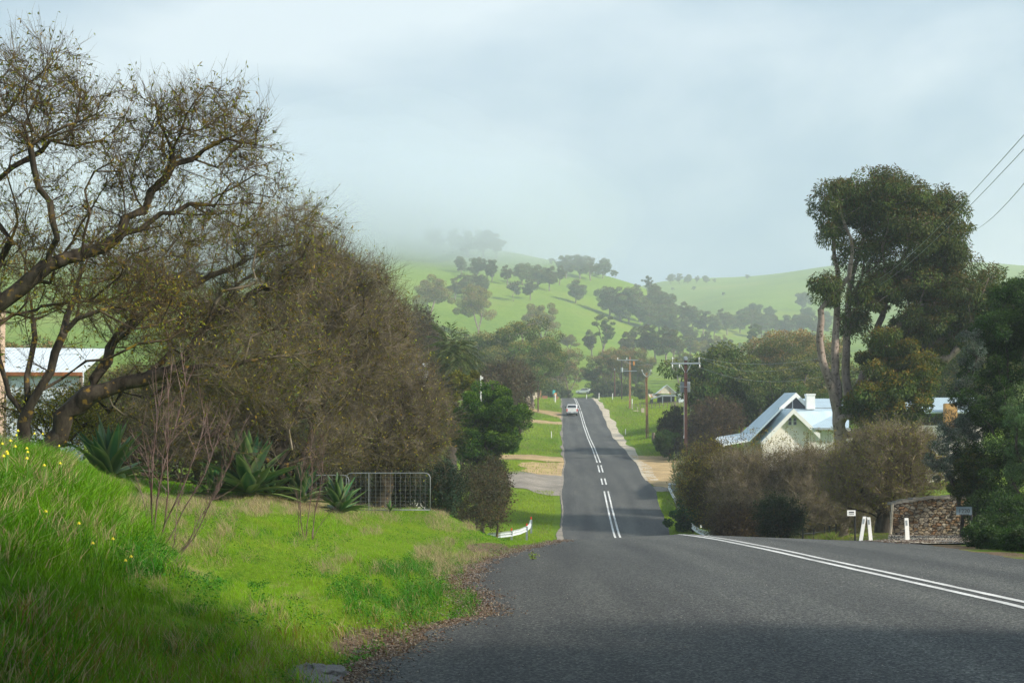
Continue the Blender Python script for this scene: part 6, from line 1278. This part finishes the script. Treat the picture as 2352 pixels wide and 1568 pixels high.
def sapling(label, stems, Y, seed, group=None):
    """stems: (foot u, foot v, top u, top v)"""
    g = np.random.default_rng(seed); b = P(stems[0][0], stems[0][1], Y); b[2] = gz(b[0], b[1]); root = empty('sapling', b, label, 'sapling', group); parts = []
    for (u0, v0, u1, v1, r0) in stems:
        a = P(u0, v0, Y); a[2] = gz(a[0], a[1]) - .05; e = P(u1, v1, Y + g.uniform(-.3, .3)); d = (e - a); L = np.linalg.norm(d); t1 = twig_lines(a[None], d[None] / L, np.array([L]), 12, .07, .01, g)[0]
        r0 = r0 * .72; t1 += (e - t1[-1])[None] * np.linspace(0, 1, 13)[:, None] * .8; parts.append(twig_mesh(t1[None], r0, .2))
        k = g.integers(3, 12, 13); st = t1[k]; dd = (t1[np.minimum(k + 1, 12)] - t1[k]); dd /= np.linalg.norm(dd, axis=1)[:, None]; t2 = twig_lines(st, dd + g.normal(0, .3, dd.shape), L * g.uniform(.12, .38, 13), 6, .08, .05, g); parts.append(twig_mesh(t2, r0 * .4, .3))
        m = g.integers(0, 13, 26); kk = g.integers(1, 5, 26); t3 = twig_lines(t2[m, kk], t2[m, kk + 1] - t2[m, kk] + g.normal(0, .03, (26, 3)), L * g.uniform(.05, .14, 26), 3, .1, .05, g); parts.append(twig_mesh(t3, r0 * .22, .4))
    V, Fq, _ = merge(parts); mk('stems', V - b, Fq, M['twig_red'], root); return root
sapling('tall leafless reddish sapling with many stems on the grass slope', [(352, 1250, 425, 850, .022), (356, 1252, 350, 900, .02), (362, 1250, 470, 920, .02), (350, 1255, 330, 960, .016), (365, 1252, 395, 870, .018), (372, 1240, 540, 960, .016), (345, 1250, 300, 1060, .012)], 18.6, 91)
sapling('forked bare sapling standing just in front of the tall reddish one', [(390, 1287, 415, 1150, .016), (392, 1285, 520, 1100, .013), (391, 1286, 470, 1190, .011), (390, 1270, 560, 1010, .013)], 17.6, 92)
sapling('small reddish sapling growing in front of the agave pair', [(700, 1230, 690, 1060, .014), (702, 1232, 715, 1010, .015), (716, 1233, 735, 980, .014), (718, 1233, 750, 1080, .012), (715, 1232, 790, 1130, .01), (690, 1225, 670, 1120, .009)], 26.5, 93)
# ------------------------------------------------------------------ grass
def blades(name, n, region, hgt, cols, seed, wide=.035, tint=None, dens=None, lean=.35, droop=.5, label=None, cap=60, wmin=.55):
    """region: u0, u1, Y0, Y1 (sampled evenly as seen); hgt(u, v, Y) metres"""
    g = np.random.default_rng(seed); u = g.uniform(region[0], region[1], n); Y = np.exp(g.uniform(math.log(region[2]), math.log(region[3]), n)); x = (u - 1176) * Y / F
    k = (x < xl(Y) + .05) | (x > xr(Y) - .02); u, Y, x = u[k], Y[k], x[k]; z = ground(x, Y); v = HZ - (z - H) * F / Y
    if dens is not None: k = g.uniform(0, 1, len(u)) < dens(u, v, Y, x); u, v, Y, x, z = u[k], v[k], Y[k], x[k], z[k]
    n = len(u); h = hgt(u, v, Y, x) * g.uniform(.5, 1.25, n); a = g.uniform(0, 6.28, n); s = np.column_stack([np.cos(a), np.sin(a), np.zeros(n)]); la = g.uniform(0, 6.28, n); ld = np.column_stack([np.cos(la), np.sin(la), np.zeros(n)]) * (lean * g.uniform(.3, 1.6, n))[:, None] + np.array([-.12, .0, 0])
    w = np.maximum(h * wide, Y * wmin / F * 1.0)[:, None] * .5; b = np.column_stack([x, Y, z - .02]); m = b + ld * (h * .45)[:, None] + np.array([0, 0, 1.]) * (h * .55)[:, None]; t = b + ld * (h * (1 + droop))[:, None] + np.array([0, 0, 1.]) * (h * .95)[:, None]
    V = np.stack([b - s * w, b + s * w, m + s * w * .85, m - s * w * .85, t], 1).reshape(-1, 3); i = (np.arange(n) * 5)[:, None]
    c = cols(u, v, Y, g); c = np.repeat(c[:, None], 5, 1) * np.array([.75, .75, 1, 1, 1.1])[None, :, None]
    o = mk(name, V, [i + np.array([[0, 1, 2, 3]]), i + np.array([[3, 2, 4]])], M['grass'], col=c.reshape(-1, 3)); return tag(o, label, 'grass', kind='stuff')
_VN = np.random.default_rng(77).uniform(0, 1, (128, 128))
def fnoise(u, v, s, k=0):
    r_ = 0
    for o_, w_ in ((1.0, .55), (2.3, .3), (5.1, .15)):
        a = u / s * o_ / 1.6 + k * 7.3; b = v / s * o_ / .9 + k * 3.1; i = np.floor(a).astype(int); j = np.floor(b).astype(int); fa = a - i; fb = b - j; fa = fa * fa * (3 - 2 * fa); fb = fb * fb * (3 - 2 * fb)
        g_v = lambda p, q: _VN[p % 128, q % 128]
        r_ = r_ + w_ * ((g_v(i, j) * (1 - fa) + g_v(i + 1, j) * fa) * (1 - fb) + (g_v(i, j + 1) * (1 - fa) + g_v(i + 1, j + 1) * fa) * fb)
    return np.clip((r_ - .5) * 1.7 + .5, 0, 1)
def ell(u, v, cu, cv, ru, rv): return np.clip(1.5 - ((u - cu) / ru) ** 2 - ((v - cv) / rv) ** 2, 0, 1)
def dry(u, v):
    n = fnoise(u, v, 26, 9); return np.clip(np.maximum.reduce([ell(u, v, 560, 1165, 260, 22) * np.clip(n * 1.6, 0, 1), ell(u, v, 450, 1250, 90, 75) * np.clip(n * 2 - .7, 0, 1), ell(u, v, 1055, 1195, 75, 28) * np.clip(n * 1.6, 0, 1), ell(u, v, 1000, 1290, 90, 50) * np.clip(n * 2 - .8, 0, 1), ell(u, v, 860, 1190, 110, 20) * n * .5, np.clip((fnoise(u, v, 34, 1) - .62) * 2.2, 0, .55), (v > 1400) * .12 * n * 2]), 0, 1)
def near_h(u, v, Y, x):
    m = np.clip((420 - u) / 260, 0, 1); return .06 + .11 * m + .08 * dry(u, v) * (v < 1280) + .10 * ell(u, v, 960, 1365, 190, 85) * np.clip(fnoise(u, v, 30, 4) * 2.4 - .8, 0, 1) + .05 * (fnoise(u, v, 45) > .7) + .05 * (v > 1450) * (u < 800)
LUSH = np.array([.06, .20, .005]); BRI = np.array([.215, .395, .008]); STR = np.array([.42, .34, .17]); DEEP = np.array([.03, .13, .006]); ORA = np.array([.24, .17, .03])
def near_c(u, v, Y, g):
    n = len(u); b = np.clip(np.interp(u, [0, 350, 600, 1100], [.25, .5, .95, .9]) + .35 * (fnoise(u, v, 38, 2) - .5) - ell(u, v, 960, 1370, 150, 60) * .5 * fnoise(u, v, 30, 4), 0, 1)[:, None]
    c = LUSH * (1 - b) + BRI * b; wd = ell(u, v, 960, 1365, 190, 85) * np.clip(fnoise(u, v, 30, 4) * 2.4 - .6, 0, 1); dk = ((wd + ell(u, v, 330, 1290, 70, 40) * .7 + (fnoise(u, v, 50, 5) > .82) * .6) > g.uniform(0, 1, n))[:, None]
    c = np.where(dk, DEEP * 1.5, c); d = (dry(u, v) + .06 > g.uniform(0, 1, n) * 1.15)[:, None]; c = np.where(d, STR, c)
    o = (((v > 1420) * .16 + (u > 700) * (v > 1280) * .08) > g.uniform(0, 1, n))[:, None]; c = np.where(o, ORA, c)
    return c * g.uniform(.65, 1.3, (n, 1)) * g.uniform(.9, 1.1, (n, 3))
def near_d(u, v, Y, x):
    e = xl(Y) - x; d = np.where(x < xc(Y), np.clip((e - .1) / .6, 0, 1) ** 1.2, 1); d = np.maximum(d * (1 - .8 * ell(u, v, 850, 1490, 100, 35)) * (1 - .9 * ell(u, v, 1105, 1258, 55, 14)), ell(u, v, 960, 1375, 120, 50) * (e > .03)); return d
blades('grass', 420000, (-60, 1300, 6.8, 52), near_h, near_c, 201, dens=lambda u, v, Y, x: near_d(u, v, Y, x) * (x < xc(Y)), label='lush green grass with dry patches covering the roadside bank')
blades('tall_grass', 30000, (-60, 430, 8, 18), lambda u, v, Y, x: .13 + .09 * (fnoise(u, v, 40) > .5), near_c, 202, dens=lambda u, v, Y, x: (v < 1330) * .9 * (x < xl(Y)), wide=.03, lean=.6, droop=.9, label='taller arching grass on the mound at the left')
blades('dry_grass', 26000, (300, 1160, 20, 50), lambda u, v, Y, x: .22 + 0 * u, lambda u, v, Y, g: np.array([.42, .33, .20]) * g.uniform(.5, 1.3, (len(u), 1)), 203, dens=lambda u, v, Y, x: (dry(u, v) > .25) * .9 * (x < xl(Y) - .3), wide=.02, lean=.7, droop=.4, label='pale dry grass stalks along the fence line and bank edge')
def rt_c(u, v, Y, g): n = len(u); return np.where((g.uniform(0, 1, n) < .3 + .5 * (u < 1860))[:, None], STR, np.where((g.uniform(0, 1, n) < .3)[:, None], ORA * 1.5, BRI)) * g.uniform(.6, 1.2, (n, 1))
blades('verge_grass', 26000, (1780, 2040, 49.5, 60), lambda u, v, Y, x: .16 + .25 * (u < 1920), rt_c, 204, dens=lambda u, v, Y, x: (x > xr(Y) + .8) * 1.0 * (v < 1300), label='dry and green grass before the star pickets on the right')
blades('verge_moss', 16000, (2040, 2400, 24, 52), lambda u, v, Y, x: .05 + 0 * u, lambda u, v, Y, g: np.array([.20, .20, .02]) * g.uniform(.5, 1.3, (len(u), 1)), 205, dens=lambda u, v, Y, x: ((x > xr(Y) + .2) & (fnoise(u, Y * 30, 40) > .55)) * 1., label='mossy yellow green tufts along the right road edge')
def far_c(u, v, Y, g): n = len(u); b = np.clip(fnoise(u, v * 3, 50, 3) + .2, 0, 1)[:, None]; c = np.array([.13, .28, .008]) * (1 - b) + np.array([.33, .44, .012]) * b; c = np.where((g.uniform(0, 1, n) < .06 + .2 * (fnoise(u, v * 4, 30, 7) > .72))[:, None], STR * .8, c); return c * g.uniform(.7, 1.25, (n, 1))
far_h = lambda u, v, Y, x: .10 + .0009 * Y + 0 * u
noG = lambda u, v, Y, x: (1 - ((u > 1040) & (u < 1320) & (v > 1089) & (v < 1128)) * 1.) * (1 - ((u > 1120) & (u < 1320) & (v > 1045) & (v < 1060))) * (1 - ((v > 935) & (v < 966) & (u > 1195) & (u < 1300) & (np.abs(v - (938 + (u - 1200) * .17)) < 7))) * (1 - ((u > 1195) & (u < 1300) & (v > 963) & (v < 976) & (np.abs(v - (966 + (u - 1195) * .07)) < 3.5))) * (1 - ((u > 1430) & (u < 1650) & (v > 1049) & (v < 1130)) * 1.) * np.where(x > xc(Y), (x > xr(Y) + (Y > 120) * 1.4), (x < xl(Y) - .45)) * (1 - .65 * ((u > 1190) & (v > 1060) & (v < 1092)))
blades('verge_grass', 90000, (1060, 1300, 70, 330), far_h, far_c, 206, dens=noG, wide=.05, label='green grass on the left verge beyond the crest')
blades('verge_grass', 110000, (1375, 1650, 80, 340), far_h, far_c, 207, dens=noG, wide=.05, label='green grass of the right verge and paddock beyond the crest')
# broad small leaves (clover, sorrel) low in the grass
gS = np.random.default_rng(209); n_ = 90000; u_ = gS.uniform(-60, 1180, n_); Y_ = np.exp(gS.uniform(math.log(7), math.log(46), n_)); x_ = (u_ - 1176) * Y_ / F; z_ = ground(x_, Y_); v_ = HZ - (z_ - H) * F / Y_
k_ = (x_ < xl(Y_) - .12) & ((fnoise(u_, v_, 45, 5) > .62) | (ell(u_, v_, 960, 1365, 190, 85) * np.clip(fnoise(u_, v_, 30, 4) * 2.4 - .6, 0, 1) > .25) | (ell(u_, v_, 340, 1290, 80, 60) > .3)) & (dry(u_, v_) < .4); u_, v_, Y_, x_, z_ = u_[k_], v_[k_], Y_[k_], x_[k_], z_[k_]
hh = (.05 + .14 * ell(u_, v_, 960, 1365, 190, 85) * np.clip(fnoise(u_, v_, 30, 4) * 2.4 - .6, 0, 1) + .05 * ell(u_, v_, 340, 1290, 80, 60)) * gS.uniform(.3, 1.2, len(u_)); c_ = np.column_stack([x_, Y_, z_ + hh]); nn_ = len(c_)
V, Fq, cc = leaf_mesh(c_, np.maximum(.022, Y_ * 2.4 / F), np.maximum(.02, Y_ * 2.2 / F), gS, cols=[(.04, .17, .008), (.06, .22, .012), (.09, .26, .015), (.03, .11, .006)], flat=.8, d=np.column_stack([gS.normal(0, 1, nn_), gS.normal(0, 1, nn_), gS.normal(.15, .3, nn_)]))
tag(mk('clover', V, Fq, M['grass'], col=cc), 'patches of small round leaved clover low in the roadside grass', 'ground cover', kind='stuff')
# yellow flowers
fl = [(12, 925), (22, 945), (52, 940), (68, 950), (14, 980), (100, 905), (30, 912), (115, 1010), (70, 905), (45, 905), (170, 1042), (182, 1050), (140, 1055), (15, 1120), (8, 1100), (116, 1230), (183, 1270), (222, 1300), (255, 1310), (300, 1345), (306, 1348), (312, 1090), (690, 1165), (60, 1000), (30, 1070), (140, 1120)]
g4 = np.random.default_rng(44)
for i, (u, v) in enumerate(fl):
    v = v if v > 1040 else 1040 + (v - 900) * .8; p = hit(u, v + 12, 7, 30); sc4 = p[1] / 10
    r_ = empty('sorrel_flower', p, 'drooping yellow sorrel flower on a thin stalk in the mound grass', 'flower', 'yellow flowers scattered in the mound grass'); hgt = g4.uniform(.2, .3)
    m = MB(); tp = np.array([g4.uniform(-.05, .05), 0, hgt]); m.tube([(0, 0, 0), tp * .6 + [.01, 0, 0], tp], .003, 4); m.build('stalk', simple('stalk_green', (.12, .25, .03)) if i == 0 else bpy.data.materials['stalk_green'], r_)
    V, Fs = [], []
    for k in range(6):
        a = k * 1.047; d = np.array([math.cos(a) * .5, math.sin(a) * .5, -.8]); s = np.array([-math.sin(a), math.cos(a), 0]); o = len(V); V += [tp, tp + d * .018 + s * .007, tp + d * .032, tp + d * .018 - s * .007]; Fs.append((o, o + 1, o + 2, o + 3))
    MB().add(V, Fs).build('petals', simple('yellow_petal', (.75, .62, .02)) if i == 0 else bpy.data.materials['yellow_petal'], r_)
# stones, litter and the rock lump at the bottom edge
pR = hit(715, 1560, 7, 20); g5 = np.random.default_rng(5)
n = 40; th = np.linspace(0, 2 * np.pi, n, endpoint=False); V = []; Fs = []
for j in range(14):
    ph = j / 13 * math.pi / 2
    for i in range(n):
        rr_ = 1 + .12 * math.sin(3 * th[i] + j) + .08 * math.sin(7 * th[i] + j * 1.3); V.append((.33 * rr_ * math.cos(th[i]) * math.cos(ph) + g5.normal(0, .006), .55 * rr_ * math.sin(th[i]) * math.cos(ph) + g5.normal(0, .006), .13 * math.sin(ph) - .03 + g5.normal(0, .006)))
for j in range(13):
    for i in range(n): Fs.append((j * n + i, j * n + (i + 1) % n, (j + 1) * n + (i + 1) % n, (j + 1) * n + i))
r_ = mk('rock', np.array(V), np.array(Fs), gravel('rough_grey_rock', (.20, .19, .18), 26.0), smooth=True, loc=(pR[0], pR[1], pR[2])); tag(r_, 'rough grey rock lump at the bottom edge of the grass', 'rock')
pR2 = hit(815, 1508, 7, 20); r2 = r_.copy(); r2.data = r_.data; COL.objects.link(r2); r2.location = tuple(pR2 + np.array([0, .3, -.04])); r2.scale = (.35, .4, .55); r2['label'] = 'smaller pale rock half hidden in the grass above the rock lump'
def stones(name, n, fn, size, label, seed, mt, cat='stones'):
    g = np.random.default_rng(seed); pts = fn(g, n); n = len(pts); s = size * g.uniform(.4, 1.4, (n, 1)) * (pts[:, 1:2] / 15) ** .5; o8 = np.array([[1, 0, 0], [0, 1, 0], [-1, 0, 0], [0, -1, 0], [0, 0, .8], [0, 0, -.5]])
    V = pts[:, None] + (o8[None] * g.uniform(.6, 1.3, (n, 6, 3))) * s[:, None]; i = (np.arange(n) * 6)[:, None]; Ft = np.concatenate([i + np.array([[a, b, c]]) for a, b, c in ((0, 1, 4), (1, 2, 4), (2, 3, 4), (3, 0, 4), (1, 0, 5), (2, 1, 5), (3, 2, 5), (0, 3, 5))])
    c = np.repeat(np.array([[.34, .29, .24], [.22, .16, .12], [.45, .40, .34], [.16, .09, .05]])[g.integers(0, 4, n)] * g.uniform(.6, 1.2, (n, 1)), 6, 0); return tag(mk(name, V.reshape(-1, 3), Ft, mt, col=c), label, cat, kind='stuff')
def edge_pts(g, n):
    Y = np.exp(g.uniform(math.log(9.5), math.log(46), n)); e = g.normal(0, .22, n) - .12 + .45 * np.exp(-((Y - 13.5) / 2.2) ** 2) * g.uniform(-1, .1, n) - .6 * np.exp(-((Y - 32) / 7) ** 2) * g.uniform(0, 1, n); x = xl(Y) + e
    return np.column_stack([x, Y, np.where(x > xl(Y), roadz(x, Y) + .004, ground(x, Y) + .006)])
stones('gravel', 9000, edge_pts, .011, 'loose gravel and crumbs along the left road edge', 301, M['leaf'])
def road_pts(g, n):
    Y = np.exp(g.uniform(math.log(9), math.log(44), n)); u = g.uniform(850, 2400, n); x = (u - 1176) * Y / F; k = (x > xl(Y)) & (x < xr(Y)); x, Y = x[k], Y[k]; return np.column_stack([x, Y, roadz(x, Y) + .003])
stones('loose_chips', 1500, road_pts, .005, 'tiny pale stone chips scattered on the asphalt', 302, M['leaf'])
def right_pts(g, n): Y = g.uniform(38, 55, n); x = xr(Y) + g.uniform(-.8, 5, n); return np.column_stack([x, Y, np.maximum(ground(x, Y) + .05, roadz(x, Y) * (x < xr(Y)) - 9 * (x >= xr(Y))) + .01])
stones('gravel', 5000, right_pts, .014, 'pale gravel spilled along the right road edge', 303, M['leaf'])
gL_ = np.random.default_rng(304); q = edge_pts(gL_, 9000); q = q[(q[:, 0] < xl(q[:, 1]) + .25)]; V, Fq, cc = leaf_mesh(q + [0, 0, .012], .035, .02, gL_, cols=[(.17, .10, .055), (.27, .19, .12), (.11, .07, .045), (.36, .28, .19)], flat=.9, d=np.column_stack([gL_.normal(0, 1, len(q)), gL_.normal(0, 1, len(q)), gL_.normal(0, .1, len(q))]))
tag(mk('leaf_litter', V, Fq, M['leaf'], col=cc), 'brown leaf litter where the grass meets the left road edge', 'leaf litter', kind='stuff')
gw_ = np.random.default_rng(305); pw_ = hit(1224, 1290, 20, 40); pw_[2] = float(roadz(pw_[0], pw_[1])); r_ = empty('weed', pw_, 'small weed tuft growing out of the asphalt', 'plant'); t1 = twig_lines(np.zeros((16, 3)), np.tile([0, 0, 1.], (16, 1)) + gw_.normal(0, .5, (16, 3)), gw_.uniform(.08, .2, 16), 3, .2, 0, gw_); V, Fq, cc = leaf_mesh(t1[:, 1:].reshape(-1, 3), .06, .02, gw_, cols=[(.25, .28, .05), (.14, .22, .03)]); mk('leaves', V, Fq, M['leaf'], r_, col=cc); V, Fq = twig_mesh(t1, .003); mk('stems', V, Fq, M['twig_brown'], r_)

# ------------------------------------------------------------------ air: haze box and low cloud on the hill
def volmat(name, dens, col=(0.84, 0.915, 1.0), aniso=0.1, soft=False):
    m = bpy.data.materials.new(name); m.use_nodes = True; t_ = m.node_tree; t_.nodes.clear(); o = t_.nodes.new('ShaderNodeOutputMaterial'); v = t_.nodes.new('ShaderNodeVolumePrincipled')
    v.inputs['Color'].default_value = (*col, 1); v.inputs['Density'].default_value = dens; v.inputs['Anisotropy'].default_value = aniso; t_.links.new(v.outputs[0], o.inputs['Volume']); return m
DH = 0.0005
m = MB(); m.box((0, 950, 148), (4200, 2140, 326)); hz = m.build('haze', volmat('haze', DH)); tag(hz, kind='stuff')

pc_ = P(870, 520, 880)
for i, (k, d) in enumerate([(1.0, .0016), (.86, .0024), (.72, .0034), (.57, .0044), (.42, .005)]):
    n1, n2 = 40, 20; th, ph = np.meshgrid(np.linspace(0, 2 * np.pi, n1, endpoint=False), np.linspace(0, np.pi, n2), indexing='ij')
    r = k * (1 + .10 * np.sin(3 * th + i) * np.sin(ph) + .06 * np.sin(5 * th + 2 * ph))
    V = np.stack([r * np.cos(th) * np.sin(ph) * 165, r * np.sin(th) * np.sin(ph) * 190, r * np.cos(ph) * 62], -1).reshape(-1, 3); idx = np.arange(n1 * n2).reshape(n1, n2); jn = np.roll(idx, -1, 0)
    o = mk('mist', V, np.stack([idx[:, :-1], idx[:, 1:], jn[:, 1:], jn[:, :-1]], -1).reshape(-1, 4), volmat('mist', d), loc=pc_); tag(o, ['thin outer veil of the low cloud on the hilltop', 'outer layer of the low cloud on the hilltop', 'middle layer of the low cloud on the hilltop', 'inner layer of the low cloud on the hilltop', 'dense heart of the low cloud on the hilltop'][i], 'mist', kind='stuff')
for i, (k, d) in enumerate([(1.0, .0014), (.75, .0024), (.5, .004)]):
    r = k * (1 + .08 * np.sin(3 * th + i) * np.sin(ph)); V = np.stack([r * np.cos(th) * np.sin(ph) * 130, r * np.sin(th) * np.sin(ph) * 150, r * np.cos(ph) * 48], -1).reshape(-1, 3)
    tag(mk('mist', V, np.stack([idx[:, :-1], idx[:, 1:], jn[:, 1:], jn[:, :-1]], -1).reshape(-1, 4), volmat('mist', d), loc=P(330, 545, 740)), ['outer veil of the mist behind the bare trees at left', 'middle of the mist behind the bare trees at left', 'dense core of the mist behind the bare trees at left'][i], 'mist', kind='stuff')
for i, (x, y, r) in enumerate([(6.5, -.5, 3.2), (11.5, 2.5, 3.8), (16.5, 4.5, 3.8), (4, -5, 3.4)]):  # out-of-view trees added beside the camera only to darken the near ground
    z = gz(x, y); leafy('added_shade_tree', ORD[i] + ' of the unseen leafy trees added to shade the near road and grass', 'tree', [(np.array([x, y, z + 7.2]), np.array([r, r * .8, 2.6]))], (x, y, z - .1), 100, 300, .27, DG, seed=400 + i, crel=.3, group='unseen trees added to shade the near road')
for o in COL.objects:
    if 'label' in o and not (4 <= len(o['label'].split()) <= 16): print('LABEL', len(o['label'].split()), o['label'])
